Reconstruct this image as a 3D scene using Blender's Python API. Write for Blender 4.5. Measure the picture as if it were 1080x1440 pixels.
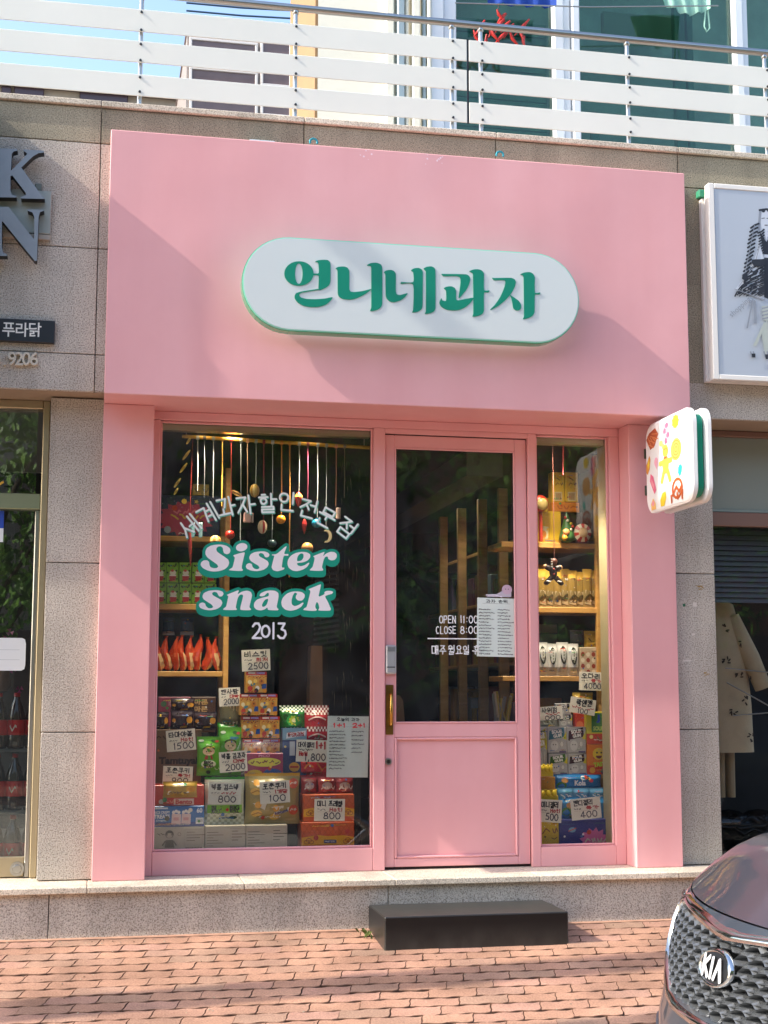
import bpy, math, random
import numpy as np
from mathutils import Vector, Matrix
R = math.radians
rnd = random.Random(7)
for o in list(bpy.data.objects): bpy.data.objects.remove(o)
S = bpy.context.scene
COL = S.collection

# ------------------------------------------------ camera
FPX, YAW, PIT, ROL = 2007.0, .199, .125, .001
CAM = Vector((-.013, -7.198, 1.192))
_fw = Vector((math.sin(YAW), math.cos(YAW), 0)); _r = Vector((math.cos(YAW), -math.sin(YAW), 0)); _u = Vector((0, 0, 1))
_f2 = _fw*math.cos(PIT)+_u*math.sin(PIT); _u2 = -math.sin(PIT)*_fw+math.cos(PIT)*_u
_r3 = math.cos(ROL)*_r+math.sin(ROL)*_u2; _u3 = -math.sin(ROL)*_r+math.cos(ROL)*_u2
cd = bpy.data.cameras.new('camera'); cam = bpy.data.objects.new('camera', cd); COL.objects.link(cam)
cd.sensor_fit = 'HORIZONTAL'; cd.sensor_width = 36; cd.lens = 36*FPX/1080; cd.clip_start = .05; cd.clip_end = 900
M4 = Matrix((_r3, _u3, -_f2)).transposed().to_4x4(); M4.translation = CAM
cam.matrix_world = M4
S.camera = cam

# ------------------------------------------------ light
SUN = Vector((1, .126, -.77)).normalized()          # direction the light travels
EL = math.asin(-SUN.z); AZ = math.atan2(-SUN.x, -SUN.y)
W = bpy.data.worlds.new('World'); S.world = W; W.use_nodes = True
nt = W.node_tree; nt.nodes.clear()
sky = nt.nodes.new('ShaderNodeTexSky'); sky.sky_type = 'NISHITA'; sky.sun_disc = False
sky.sun_elevation = EL; sky.sun_rotation = AZ; sky.air_density = 1.0; sky.dust_density = 2.0; sky.ozone_density = 1.0
bg = nt.nodes.new('ShaderNodeBackground'); bg.inputs[1].default_value = .15
wo = nt.nodes.new('ShaderNodeOutputWorld')
nt.links.new(sky.outputs[0], bg.inputs[0]); nt.links.new(bg.outputs[0], wo.inputs[0])
sl = bpy.data.lights.new('sun', 'SUN'); sl.energy = 2.0; sl.angle = R(.55); sl.color = (1, .93, .82)
so = bpy.data.objects.new('sun', sl); COL.objects.link(so)
so.rotation_euler = SUN.to_track_quat('-Z', 'Y').to_euler(); so.location = (-8, -4, 10)
S.view_settings.view_transform = 'Standard'; S.view_settings.look = 'None'
S.view_settings.gamma = 1; S.view_settings.exposure = 1.56
S.view_settings.use_curve_mapping = False
S.cycles.max_bounces = 8; S.cycles.transparent_max_bounces = 24

def ray(u, v): return _f2*FPX+_r3*(u-540)-_u3*(v-720)
def P(u, v, y):                                       # point of the facade plane at depth y
    d = ray(u, v); return CAM+d*((y-CAM.y)/d.y)
def yat(u, x):                                        # depth at which a line of sight meets the plane X = x
    d = ray(u, 900); return CAM.y+d.y*((x-CAM.x)/d.x)
def rect(u0, v0, u1, v1, y):
    a = P(u0, (v0+v1)/2, y); b = P(u1, (v0+v1)/2, y); c = P((u0+u1)/2, v0, y); d = P((u0+u1)/2, v1, y)
    return a.x, b.x, d.z, c.z
SLOPE = .085; GY = .085
def gz(y): return SLOPE*(y-GY)

# ------------------------------------------------ materials
def lin(c):
    if isinstance(c, str):
        c = [int(c[i:i+2], 16)/255 for i in (0, 2, 4)]
        c = [x/12.92 if x <= .04045 else ((x+.055)/1.055)**2.4 for x in c]
    return (c[0], c[1], c[2], 1)
_M = {}
def mat(name, col, rough=.6, metal=0, bump=0, bscale=60, var=0, vscale=4, spec=.5, emit=0, coat=0, sheen=0, col2=None, dirt=0):
    if name in _M: return _M[name]
    m = bpy.data.materials.new(name); m.use_nodes = True; n = m.node_tree.nodes; L = m.node_tree.links
    b = n['Principled BSDF']; c = lin(col)
    b.inputs['Base Color'].default_value = c; b.inputs['Roughness'].default_value = rough
    b.inputs['Metallic'].default_value = metal; b.inputs['Specular IOR Level'].default_value = spec
    if coat: b.inputs['Coat Weight'].default_value = coat; b.inputs['Coat Roughness'].default_value = .04
    tc = n.new('ShaderNodeTexCoord')
    if var or col2:
        t = n.new('ShaderNodeTexNoise'); t.inputs['Scale'].default_value = vscale; t.inputs['Detail'].default_value = 6
        t.inputs['Roughness'].default_value = .62
        L.new(tc.outputs['Object'], t.inputs['Vector'])
        r = n.new('ShaderNodeValToRGB'); r.color_ramp.elements[0].position = .32; r.color_ramp.elements[1].position = .68
        c2 = lin(col2) if col2 else tuple(min(1, x*(1+var)) for x in c[:3])+(1,)
        r.color_ramp.elements[0].color = c if col2 else tuple(x*(1-var) for x in c[:3])+(1,)
        r.color_ramp.elements[1].color = c2
        L.new(t.outputs[0], r.inputs[0]); L.new(r.outputs[0], b.inputs['Base Color'])
        mr = n.new('ShaderNodeMapRange'); mr.inputs[3].default_value = rough*.85; mr.inputs[4].default_value = min(1, rough*1.15)
        L.new(t.outputs[0], mr.inputs[0]); L.new(mr.outputs[0], b.inputs['Roughness'])
    if bump:
        t = n.new('ShaderNodeTexNoise'); t.inputs['Scale'].default_value = bscale; t.inputs['Detail'].default_value = 4
        L.new(tc.outputs['Object'], t.inputs['Vector'])
        bp = n.new('ShaderNodeBump'); bp.inputs['Strength'].default_value = bump; bp.inputs['Distance'].default_value = .02
        L.new(t.outputs[0], bp.inputs['Height']); L.new(bp.outputs[0], b.inputs['Normal'])
    if emit: b.inputs['Emission Color'].default_value = c; b.inputs['Emission Strength'].default_value = emit
    _M[name] = m; return m

def granite(name, c0, c1, c2, rough=.75, scale=95, bump=.5, dirt=.25):
    m = bpy.data.materials.new(name); m.use_nodes = True; n = m.node_tree.nodes; L = m.node_tree.links
    b = n['Principled BSDF']; b.inputs['Roughness'].default_value = rough; b.inputs['Specular IOR Level'].default_value = .3
    tc = n.new('ShaderNodeTexCoord'); oi = n.new('ShaderNodeObjectInfo')
    t = n.new('ShaderNodeTexNoise'); t.inputs['Scale'].default_value = scale; t.inputs['Detail'].default_value = 3; t.inputs['Roughness'].default_value = .55
    L.new(tc.outputs['Object'], t.inputs['Vector'])
    r = n.new('ShaderNodeValToRGB'); e = r.color_ramp.elements
    e[0].position = .36; e[0].color = lin(c0); e[1].position = .47; e[1].color = lin(c1)
    k = e.new(.62); k.color = lin(c2)
    L.new(t.outputs[0], r.inputs[0])
    w = n.new('ShaderNodeTexNoise'); w.inputs['Scale'].default_value = 2.2; w.inputs['Detail'].default_value = 5
    L.new(tc.outputs['Object'], w.inputs['Vector'])
    mx = n.new('ShaderNodeMix'); mx.data_type = 'RGBA'; mx.blend_type = 'MULTIPLY'; mx.inputs[0].default_value = 1
    rr = n.new('ShaderNodeMapRange'); rr.inputs[1].default_value = .3; rr.inputs[2].default_value = .7
    rr.inputs[3].default_value = .94-dirt; rr.inputs[4].default_value = 1.0
    L.new(w.outputs[0], rr.inputs[0])
    ad = n.new('ShaderNodeMath'); ad.operation = 'MULTIPLY_ADD'; ad.inputs[1].default_value = .16
    L.new(oi.outputs['Random'], ad.inputs[0]); L.new(rr.outputs[0], ad.inputs[2])
    mp = n.new('ShaderNodeMapping'); mp.inputs['Scale'].default_value = (7, 7, .6); L.new(tc.outputs['Object'], mp.inputs[0])
    sk = n.new('ShaderNodeTexNoise'); sk.inputs['Scale'].default_value = 1; sk.inputs['Detail'].default_value = 6; L.new(mp.outputs[0], sk.inputs[0])
    sr = n.new('ShaderNodeMapRange'); sr.inputs[1].default_value = .33; sr.inputs[2].default_value = .5; sr.inputs[3].default_value = .84; sr.inputs[4].default_value = 1; L.new(sk.outputs[0], sr.inputs[0])
    ml = n.new('ShaderNodeMath'); ml.operation = 'MULTIPLY'; L.new(ad.outputs[0], ml.inputs[0]); L.new(sr.outputs[0], ml.inputs[1])
    L.new(r.outputs[0], mx.inputs[6]); L.new(ml.outputs[0], mx.inputs[7]); L.new(mx.outputs[2], b.inputs['Base Color'])
    if bump:
        bp = n.new('ShaderNodeBump'); bp.inputs['Strength'].default_value = bump; bp.inputs['Distance'].default_value = .012
        L.new(t.outputs[0], bp.inputs['Height']); L.new(bp.outputs[0], b.inputs['Normal'])
    return m
def glass(name, tint, refl=1.0, film=0.0, filmcol='d8e4e8'):
    m = bpy.data.materials.new(name); m.use_nodes = True; n = m.node_tree.nodes; L = m.node_tree.links; n.clear()
    o = n.new('ShaderNodeOutputMaterial'); t = n.new('ShaderNodeBsdfTransparent'); t.inputs[0].default_value = lin(tint)
    g = n.new('ShaderNodeBsdfGlossy'); g.inputs['Roughness'].default_value = .008; g.inputs[0].default_value = (1, 1, 1, 1)
    fr = n.new('ShaderNodeFresnel'); fr.inputs[0].default_value = 1.45
    mu = n.new('ShaderNodeMath'); mu.operation = 'MULTIPLY'; mu.inputs[1].default_value = refl
    nz = n.new('ShaderNodeTexNoise'); nz.inputs['Scale'].default_value = 1.3; tc = n.new('ShaderNodeTexCoord')
    L.new(tc.outputs['Object'], nz.inputs[0])
    bp = n.new('ShaderNodeBump'); bp.inputs['Strength'].default_value = .05; bp.inputs['Distance'].default_value = .02
    L.new(nz.outputs[0], bp.inputs['Height']); L.new(bp.outputs[0], g.inputs['Normal'])
    x = n.new('ShaderNodeMixShader'); L.new(fr.outputs[0], mu.inputs[0]); L.new(mu.outputs[0], x.inputs[0])
    L.new(t.outputs[0], x.inputs[1]); L.new(g.outputs[0], x.inputs[2])
    last = x
    if film:
        d = n.new('ShaderNodeBsdfDiffuse'); d.inputs[0].default_value = lin(filmcol)
        y = n.new('ShaderNodeMixShader'); z = n.new('ShaderNodeTexNoise'); z.inputs['Scale'].default_value = 3.5; z.inputs['Detail'].default_value = 7; z.inputs['Distortion'].default_value = 1.5
        L.new(tc.outputs['Object'], z.inputs[0]); zr = n.new('ShaderNodeMapRange'); zr.inputs[1].default_value = .35; zr.inputs[2].default_value = .75; zr.inputs[3].default_value = film*.3; zr.inputs[4].default_value = film*2.2
        L.new(z.outputs[0], zr.inputs[0]); L.new(zr.outputs[0], y.inputs[0])
        L.new(x.outputs[0], y.inputs[1]); L.new(d.outputs[0], y.inputs[2]); last = y
    L.new(last.outputs[0], o.inputs[0]); return m
def wood(name, a, b_, scale=6, rough=.5):
    m = bpy.data.materials.new(name); m.use_nodes = True; n = m.node_tree.nodes; L = m.node_tree.links
    b = n['Principled BSDF']; b.inputs['Roughness'].default_value = rough
    tc = n.new('ShaderNodeTexCoord'); mp = n.new('ShaderNodeMapping'); mp.inputs['Scale'].default_value = (scale, scale*6, scale*6)
    t = n.new('ShaderNodeTexNoise'); t.inputs['Scale'].default_value = 1; t.inputs['Detail'].default_value = 5; t.inputs['Distortion'].default_value = 1.2
    L.new(tc.outputs['Object'], mp.inputs[0]); L.new(mp.outputs[0], t.inputs[0])
    r = n.new('ShaderNodeValToRGB'); r.color_ramp.elements[0].color = lin(a); r.color_ramp.elements[1].color = lin(b_)
    r.color_ramp.elements[0].position = .3; r.color_ramp.elements[1].position = .7
    L.new(t.outputs[0], r.inputs[0]); L.new(r.outputs[0], b.inputs['Base Color']); return m

# ------------------------------------------------ mesh builder
class MB:
    def __init__(s, org=(0, 0, 0)): s.v = []; s.f = []; s.m = []; s.s = []; s.org = Vector(org)
    def add(s, vs, fs, mi=0, smooth=False):
        k = len(s.v); s.v += [tuple(v) for v in vs]
        for f in fs: s.f.append([i+k for i in f]); s.m.append(mi); s.s.append(smooth)
    def box(s, x0, x1, y0, y1, z0, z1, mi=0, c=0):
        if x0 > x1: x0, x1 = x1, x0
        if y0 > y1: y0, y1 = y1, y0
        if z0 > z1: z0, z1 = z1, z0
        if not c:
            vs = [(x, y, z) for z in (z0, z1) for y in (y0, y1) for x in (x0, x1)]
            s.add(vs, [(0, 2, 3, 1), (4, 5, 7, 6), (0, 1, 5, 4), (2, 6, 7, 3), (0, 4, 6, 2), (1, 3, 7, 5)], mi); return
        lo = (x0, y0, z0); hi = (x1, y1, z1); c = min(c, *[(b-a)*.45 for a, b in zip(lo, hi)])
        vs = []; idx = {}
        for sx in (0, 1):
            for sy in (0, 1):
                for sz in (0, 1):
                    sg = (sx, sy, sz)
                    for ax in range(3):
                        p = [hi[i]-(0 if i == ax else c) if sg[i] else lo[i]+(0 if i == ax else c) for i in range(3)]
                        idx[sg+(ax,)] = len(vs); vs.append(p)
        fs = []
        for ax in range(3):
            b, d = [i for i in range(3) if i != ax]
            for sd in (0, 1):
                q = []
                for (p, r) in ((0, 0), (1, 0), (1, 1), (0, 1)):
                    g = [0, 0, 0]; g[ax] = sd; g[b] = p; g[d] = r; q.append(idx[tuple(g)+(ax,)])
                fs.append(q)
            for p in (0, 1):
                for r in (0, 1):
                    g0 = [0, 0, 0]; g1 = [0, 0, 0]; g1[ax] = 1
                    for g in (g0, g1): g[b] = p; g[d] = r
                    fs.append([idx[tuple(g0)+(b,)], idx[tuple(g1)+(b,)], idx[tuple(g1)+(d,)], idx[tuple(g0)+(d,)]])
        for sx in (0, 1):
            for sy in (0, 1):
                for sz in (0, 1): fs.append([idx[(sx, sy, sz, a)] for a in range(3)])
        ce = Vector([(a+b)/2 for a, b in zip(lo, hi)])
        for i, f in enumerate(fs):
            a, b, d = Vector(vs[f[0]]), Vector(vs[f[1]]), Vector(vs[f[2]])
            if (b-a).cross(d-a).dot((a+b+d)/3-ce) < 0: fs[i] = f[::-1]
        s.add(vs, fs, mi)
    def prism(s, poly, y0, y1, mi=0, mside=None, ax=1):        # poly in the two other axes, extruded along ax
        n = len(poly)
        def pt(p, d):
            return (p[0], d, p[1]) if ax == 1 else ((d, p[0], p[1]) if ax == 0 else (p[0], p[1], d))
        vs = [pt(p, y0) for p in poly]+[pt(p, y1) for p in poly]
        s.add(vs, [list(range(n)), list(range(2*n-1, n-1, -1))], mi)
        s.add(vs, [(i, (i+1) % n+n, 0, 0) and (i, i+n, (i+1) % n+n, (i+1) % n) for i in range(n)], mi if mside is None else mside)
    def tube(s, pts, r, n=8, mi=0, cap=True, smooth=True):
        pts = [Vector(p) for p in pts]; rs = r if isinstance(r, (list, tuple)) else [r]*len(pts); vs = []
        for i, p in enumerate(pts):
            d = (pts[min(i+1, len(pts)-1)]-pts[max(i-1, 0)]).normalized()
            a = d.orthogonal().normalized() if i == 0 else (a-d*a.dot(d)).normalized()
            b = d.cross(a)
            for k in range(n):
                t = 2*math.pi*k/n; vs.append(p+(a*math.cos(t)+b*math.sin(t))*rs[i])
        fs = [(i*n+k, i*n+(k+1) % n, (i+1)*n+(k+1) % n, (i+1)*n+k) for i in range(len(pts)-1) for k in range(n)]
        s.add(vs, fs, mi, smooth)
        if cap: s.add(vs, [list(range(n))[::-1], [len(vs)-n+k for k in range(n)]], mi)
    def ball(s, c, r, nu=14, nv=9, mi=0):
        rx, ry, rz = r if isinstance(r, (list, tuple)) else (r, r, r); vs = []
        for j in range(nv+1):
            t = math.pi*j/nv
            for i in range(nu):
                p = 2*math.pi*i/nu
                vs.append((c[0]+rx*math.sin(t)*math.cos(p), c[1]+ry*math.sin(t)*math.sin(p), c[2]+rz*math.cos(t)))
        s.add(vs, [(j*nu+i, (j+1)*nu+i, (j+1)*nu+(i+1) % nu, j*nu+(i+1) % nu) for j in range(nv) for i in range(nu)], mi, True)
    def lathe(s, prof, c=(0, 0, 0), n=16, mi=0):
        vs = [(c[0]+r*math.cos(2*math.pi*k/n), c[1]+r*math.sin(2*math.pi*k/n), c[2]+z) for r, z in prof for k in range(n)]
        s.add(vs, [(i*n+k, i*n+(k+1) % n, (i+1)*n+(k+1) % n, (i+1)*n+k) for i in range(len(prof)-1) for k in range(n)], mi, True)
    def build(s, name, mats, parent=None, loc=None, rot=None, label=None, cat=None, group=None, kind=None):
        me = bpy.data.meshes.new(name); o = s.org
        me.from_pydata([(v[0]-o.x, v[1]-o.y, v[2]-o.z) for v in s.v], [], s.f)
        for m in (mats if isinstance(mats, (list, tuple)) else [mats]): me.materials.append(m)
        me.polygons.foreach_set('material_index', s.m); me.polygons.foreach_set('use_smooth', s.s)
        me.update()
        ob = bpy.data.objects.new(name, me); COL.objects.link(ob)
        if parent is not None: ob.parent = parent
        ob.location = loc if loc is not None else (tuple(o) if parent is None else (0, 0, 0))
        if rot: ob.rotation_euler = rot
        return tag(ob, label, cat, group, kind)
def tag(o, label=None, cat=None, group=None, kind=None):
    for k, v in (('label', label), ('category', cat), ('group', group), ('kind', kind)):
        if v: o[k] = v
    return o
def root(name, label, cat, loc=(0, 0, 0), group=None, kind=None, rz=0):
    o = bpy.data.objects.new(name, None); COL.objects.link(o); o.location = loc; o.rotation_euler = (0, 0, rz)
    o.empty_display_size = .1
    return tag(o, label, cat, group, kind)
def copy_tree(o, parent=None):
    c = o.copy(); COL.objects.link(c)
    if parent is not None: c.parent = parent
    for ch in [x for x in COL.objects if x.parent == o and x != c]: copy_tree(ch, c)
    return c

# ------------------------------------------------ writing: strokes, hangul, fonts
def circ(cx, cy, r, n=14, ry=None, a0=0, a1=360):
    ry = r if ry is None else ry
    return [(cx+r*math.cos(R(a0+(a1-a0)*k/n)), cy+ry*math.sin(R(a0+(a1-a0)*k/n))) for k in range(n+1)]
JC = [[[(0, .95), (.95, .95), (.7, 0)]], None, [[(0, 1), (0, .05), (1, .05)]], [[(1, 1), (0, 1), (0, 0), (1, 0)]], None,
      [[(0, 1), (1, 1), (1, .52), (0, .5), (0, 0), (1, 0)]], [[(0, 1), (1, 1), (1, 0), (0, 0), (0, 1)]],
      [[(0, 1), (0, 0), (1, 0), (1, 1)], [(0, .52), (1, .52)]], None, [[(.5, 1), (.4, .5), (0, 0)], [(.45, .6), (1, 0)]], None,
      [circ(.5, .5, .5)], [[(0, 1), (1, 1), (.6, .55), (0, 0)], [(.6, .55), (1, 0)]], None,
      [[(.3, 1.05), (.7, 1.05)], [(0, .75), (1, .75), (.6, .45), (0, 0)], [(.6, .45), (1, 0)]],
      [[(0, .95), (.95, .95), (.7, 0)], [(0, .5), (.85, .5)]], [[(1, 1), (0, 1), (0, 0), (1, 0)], [(0, .5), (.9, .5)]],
      [[(0, 1), (1, 1)], [(0, 0), (1, 0)], [(.3, 1), (.3, 0)], [(.7, 1), (.7, 0)]],
      [[(.3, 1.05), (.7, 1.05)], [(0, .78), (1, .78)], circ(.5, .32, .33)]]
for k, b in ((1, 0), (4, 3), (8, 7), (10, 9), (13, 12)): JC[k] = [[(x*.46+o, y) for x, y in l] for o in (0, .54) for l in JC[b]]
_v = [(.5, 1), (.5, 0)]
JV = {0: [[(.3, 1), (.3, 0)], [(.3, .5), (1, .5)]], 1: [[(.2, 1), (.2, 0)], [(.2, .5), (.8, .5)], [(.8, 1), (.8, 0)]],
      2: [[(.3, 1), (.3, 0)], [(.3, .65), (1, .65)], [(.3, .35), (1, .35)]], 4: [[(.7, 1), (.7, 0)], [(0, .5), (.7, .5)]],
      5: [[(.45, 1), (.45, 0)], [(-.1, .5), (.45, .5)], [(.95, 1), (.95, 0)]], 6: [[(.7, 1), (.7, 0)], [(0, .65), (.7, .65)], [(0, .35), (.7, .35)]],
      7: [[(.45, 1), (.45, 0)], [(-.1, .65), (.45, .65)], [(-.1, .35), (.45, .35)], [(.95, 1), (.95, 0)]], 20: [_v],
      8: [[(0, .1), (1, .1)], [(.5, .1), (.5, 1)]], 12: [[(0, .1), (1, .1)], [(.3, .1), (.3, 1)], [(.7, .1), (.7, 1)]],
      13: [[(0, .9), (1, .9)], [(.5, .9), (.5, 0)]], 17: [[(0, .9), (1, .9)], [(.3, .9), (.3, 0)], [(.7, .9), (.7, 0)]], 18: [[(0, .5), (1, .5)]]}
CMP = {9: (8, 0), 10: (8, 1), 11: (8, 20), 14: (13, 4), 15: (13, 5), 16: (13, 20), 19: (18, 20)}
TF = {1: 0, 2: 1, 4: 2, 7: 3, 8: 5, 16: 6, 17: 7, 19: 9, 20: 10, 21: 11, 22: 12, 23: 14, 24: 15, 25: 16, 26: 17, 27: 18}
def fit(ls, x0, y0, x1, y1): return [[(x0+x*(x1-x0), y0+y*(y1-y0)) for x, y in l] for l in ls]
def syl(ch):
    k = ord(ch)-0xAC00; l, v, t = k//588, k % 588//28, k % 28
    b = .4 if t else .02; out = []
    if v in CMP:
        h, w = CMP[v]; out += fit(JC[l], .08, b+(1-b)*.5, .58, 1) + fit(JV[h], .02, b+(1-b)*.08, .66, b+(1-b)*.42) + fit(JV[w], .66, b, 1, 1.04)
    elif v in (8, 12, 13, 17, 18):
        out += fit(JC[l], .2, b+(1-b)*.52, .8, 1) + fit(JV[v], .02, b+(0 if v in (13, 17) else .04), .98, b+(1-b)*.4)
    else: out += fit(JC[l], .04, b+(1-b)*.12, .52, .95) + fit(JV[v], .58, b, 1, 1.04)
    if t in TF: out += fit(JC[TF[t]], .18, 0, .82, .31)
    return out, 1.0
LT = {'0': [circ(.5, .5, .45, 14, .5)], '1': [[(.3, .8), (.5, 1), (.5, 0)]], '2': [[(.05, .8), (.3, 1), (.7, 1), (.9, .75), (.7, .45), (.05, 0), (1, 0)]],
      '3': [[(.1, 1), (.8, 1), (.45, .6), (.85, .5), (.95, .25), (.7, 0), (.3, 0), (.05, .15)]], '4': [[(.65, 0), (.65, 1), (.05, .3), (1, .3)]],
      '5': [[(.9, 1), (.25, 1), (.18, .58), (.6, .62), (.92, .35), (.7, .02), (.1, .05)]], '6': [[(.8, 1), (.3, .7), (.1, .3), (.4, 0), (.8, .1), (.9, .4), (.5, .55), (.12, .35)]],
      '8': [circ(.5, .75, .32, 12, .25), circ(.5, .25, .42, 12, .25)], '9': [circ(.5, .7, .38, 12, .3), [(.88, .7), (.7, 0)]],
      '+': [[(.1, .5), (.9, .5)], [(.5, .9), (.5, .1)]], '!': [[(.5, 1), (.45, .35)], [(.45, .1), (.45, .02)]], ':': [[(.5, .7), (.5, .68)], [(.5, .2), (.5, .18)]],
      ',': [[(.5, .1), (.3, -.15)]], 'O': [circ(.5, .5, .48, 14, .5)], 'P': [[(.1, 0), (.1, 1), (.7, 1), (.9, .75), (.7, .5), (.1, .45)]],
      'E': [[(.9, 1), (.1, 1), (.1, 0), (.9, 0)], [(.1, .5), (.8, .5)]], 'N': [[(.1, 0), (.1, 1), (.9, 0), (.9, 1)]],
      'C': [circ(.55, .5, .45, 12, .5, 50, 310)], 'L': [[(.15, 1), (.15, 0), (.85, 0)]], 'S': [[(.9, .85), (.6, 1), (.2, .9), (.15, .65), (.8, .4), (.85, .12), (.5, 0), (.1, .12)]],
      'H': [[(.1, 1), (.1, 0)], [(.9, 1), (.9, 0)], [(.1, .5), (.9, .5)]], 't': [[(.5, 1), (.45, .1), (.8, 0)], [(.15, .7), (.85, .7)]],
      'o': [circ(.5, .35, .35)], 'B': [[(.1, 0), (.1, 1), (.7, .95), (.75, .6), (.1, .5), (.9, .45), (.85, .05), (.1, 0)]], 'I': [[(.5, 1), (.5, 0)]],
      'G': [circ(.5, .5, .45, 12, .5, 50, 340), [(.95, .4), (.55, .42)]], 'R': [[(.1, 0), (.1, 1), (.8, .9), (.7, .5), (.1, .48)], [(.4, .48), (.9, 0)]]}
def strokes(text, size, gap=.14, jit=0, seed=1):
    rr = random.Random(seed); out = []; x = 0
    for ch in text:
        if ch == ' ': x += .5*size; continue
        if ord(ch) >= 0xAC00: ls, w = syl(ch); 
        else: ls = LT.get(ch, LT['o']); w = .3 if ch in ':,!I1' else .62; ls = [[(.5+(px-.5)*1.0, py) for px, py in l] for l in ls]
        dy = rr.uniform(-jit, jit)
        for l in ls: out.append([(x+(px*w+rr.uniform(-jit, jit)*.6)*size, (py+dy+rr.uniform(-jit, jit)*.6)*size) for px, py in l])
        x += (w+gap)*size
    return out, x-gap*size
_TX = {}
def font_mesh(s, bold=0.0, shear=0.0):
    key = (s, bold, shear)
    if key not in _TX:
        c = bpy.data.curves.new('t', 'FONT'); c.body = s; c.size = 1; c.offset = bold; c.shear = shear; c.resolution_u = 3; c.fill_mode = 'FRONT'
        ob = bpy.data.objects.new('t', c); COL.objects.link(ob); bpy.context.view_layer.update()
        me = bpy.data.meshes.new_from_object(ob.evaluated_get(bpy.context.evaluated_depsgraph_get()))
        vs = [(v.co.x, v.co.y) for v in me.vertices]; fs = [list(p.vertices) for p in me.polygons]
        bpy.data.objects.remove(ob); bpy.data.curves.remove(c); bpy.data.meshes.remove(me)
        xs = [v[0] for v in vs] or [0]; ys = [v[1] for v in vs] or [0]
        _TX[key] = (vs, fs, min(xs), max(xs), min(ys), max(ys))
    return _TX[key]
class Face:
    """a printed face: 2D shapes laid on a surface by a mapping (x, y, height) -> point"""
    def __init__(s, mb, fn, eps=.00004, h0=.0002): s.mb = mb; s.fn = fn; s.h = h0; s.eps = eps
    def up(s): s.h += s.eps; return s.h
    def poly(s, pts, mi):
        a = sum(pts[i][0]*pts[(i+1) % len(pts)][1]-pts[(i+1) % len(pts)][0]*pts[i][1] for i in range(len(pts)))
        if a < 0: pts = pts[::-1]
        h = s.up(); s.mb.add([s.fn(x, y, h) for x, y in pts], [list(range(len(pts)))], mi)
    def rect(s, x0, y0, x1, y1, mi, nx=1, ny=1):
        h = s.up(); vs = [s.fn(x0+(x1-x0)*i/nx, y0+(y1-y0)*j/ny, h) for j in range(ny+1) for i in range(nx+1)]
        s.mb.add(vs, [(j*(nx+1)+i, j*(nx+1)+i+1, (j+1)*(nx+1)+i+1, (j+1)*(nx+1)+i) for j in range(ny) for i in range(nx)], mi)
    def circ(s, x, y, r, mi, ry=None, n=14): s.poly(circ(x, y, r, n, ry)[:-1], mi)
    def star(s, x, y, r, r2, n, mi, ry=1, a=0):
        s.poly([(x+(r if k % 2 == 0 else r2)*math.cos(math.pi*k/n+a), y+ry*(r if k % 2 == 0 else r2)*math.sin(math.pi*k/n+a)) for k in range(2*n)], mi)
    def line(s, pts, w, mi, taper=0):
        for i in range(len(pts)-1):
            (x0, y0), (x1, y1) = pts[i], pts[i+1]; dx, dy = x1-x0, y1-y0; L = math.hypot(dx, dy) or 1e-6; dx /= L; dy /= L
            e = w*.42; nx, ny = -dy*w/2, dx*w/2; x0 -= dx*e; y0 -= dy*e; x1 += dx*e; y1 += dy*e
            s.poly([(x0+nx*.55, y0+ny*.55), (x0-nx*.55, y0-ny*.55), (x0-nx+dx*e*.6, y0-ny+dy*e*.6), (x1-nx-dx*e*.6, y1-ny-dy*e*.6), (x1-nx*.55, y1-ny*.55), (x1+nx*.55, y1+ny*.55), (x1+nx-dx*e*.6, y1+ny-dy*e*.6), (x0+nx+dx*e*.6, y0+ny+dy*e*.6)], mi)
    def hand(s, text, x, y, size, w, mi, width=None, jit=.05, seed=1, ang=0, al=0):
        st, L = strokes(text, size, jit=jit, seed=seed); k = width/L if width else 1
        c, n = math.cos(R(ang)), math.sin(R(ang)); ox = -L*k*al
        for l in st: s.line([(x+(px*k+ox)*c-py*n, y+(px*k+ox)*n+py*c) for px, py in l], w, mi)
    def scrib(s, x, y, L, h, w, mi, seed=1):
        rr = random.Random(seed); q = x
        while q < x+L:
            n = rr.randint(2, 4); l = rr.uniform(.8, 1.5)*h
            s.line([(q+l*i/n, y+rr.uniform(0, h)) for i in range(n+1)], w, mi); q += l+h*rr.uniform(.25, .7)
    def text(s, t, x, y, w, h, mi, bold=.01, shear=0, ang=0):                 # fitted into the box w x h, centred on x, y
        vs, fs, a, b, c, d = font_mesh(t, bold, shear); k = w/max(b-a, 1e-6); q = h/max(d-c, 1e-6)
        hh = s.up(); cs, sn = math.cos(R(ang)), math.sin(R(ang)); out = []
        for vx, vy in vs:
            px, py = (vx-(a+b)/2)*k, (vy-(c+d)/2)*q; out.append(s.fn(x+px*cs-py*sn, y+px*sn+py*cs, hh))
        s.mb.add(out, fs, mi)
def wallface(mb, y, org=None):                            # a face looking towards -y
    return Face(mb, lambda x, z, h: (x, y-h, z))

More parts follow.
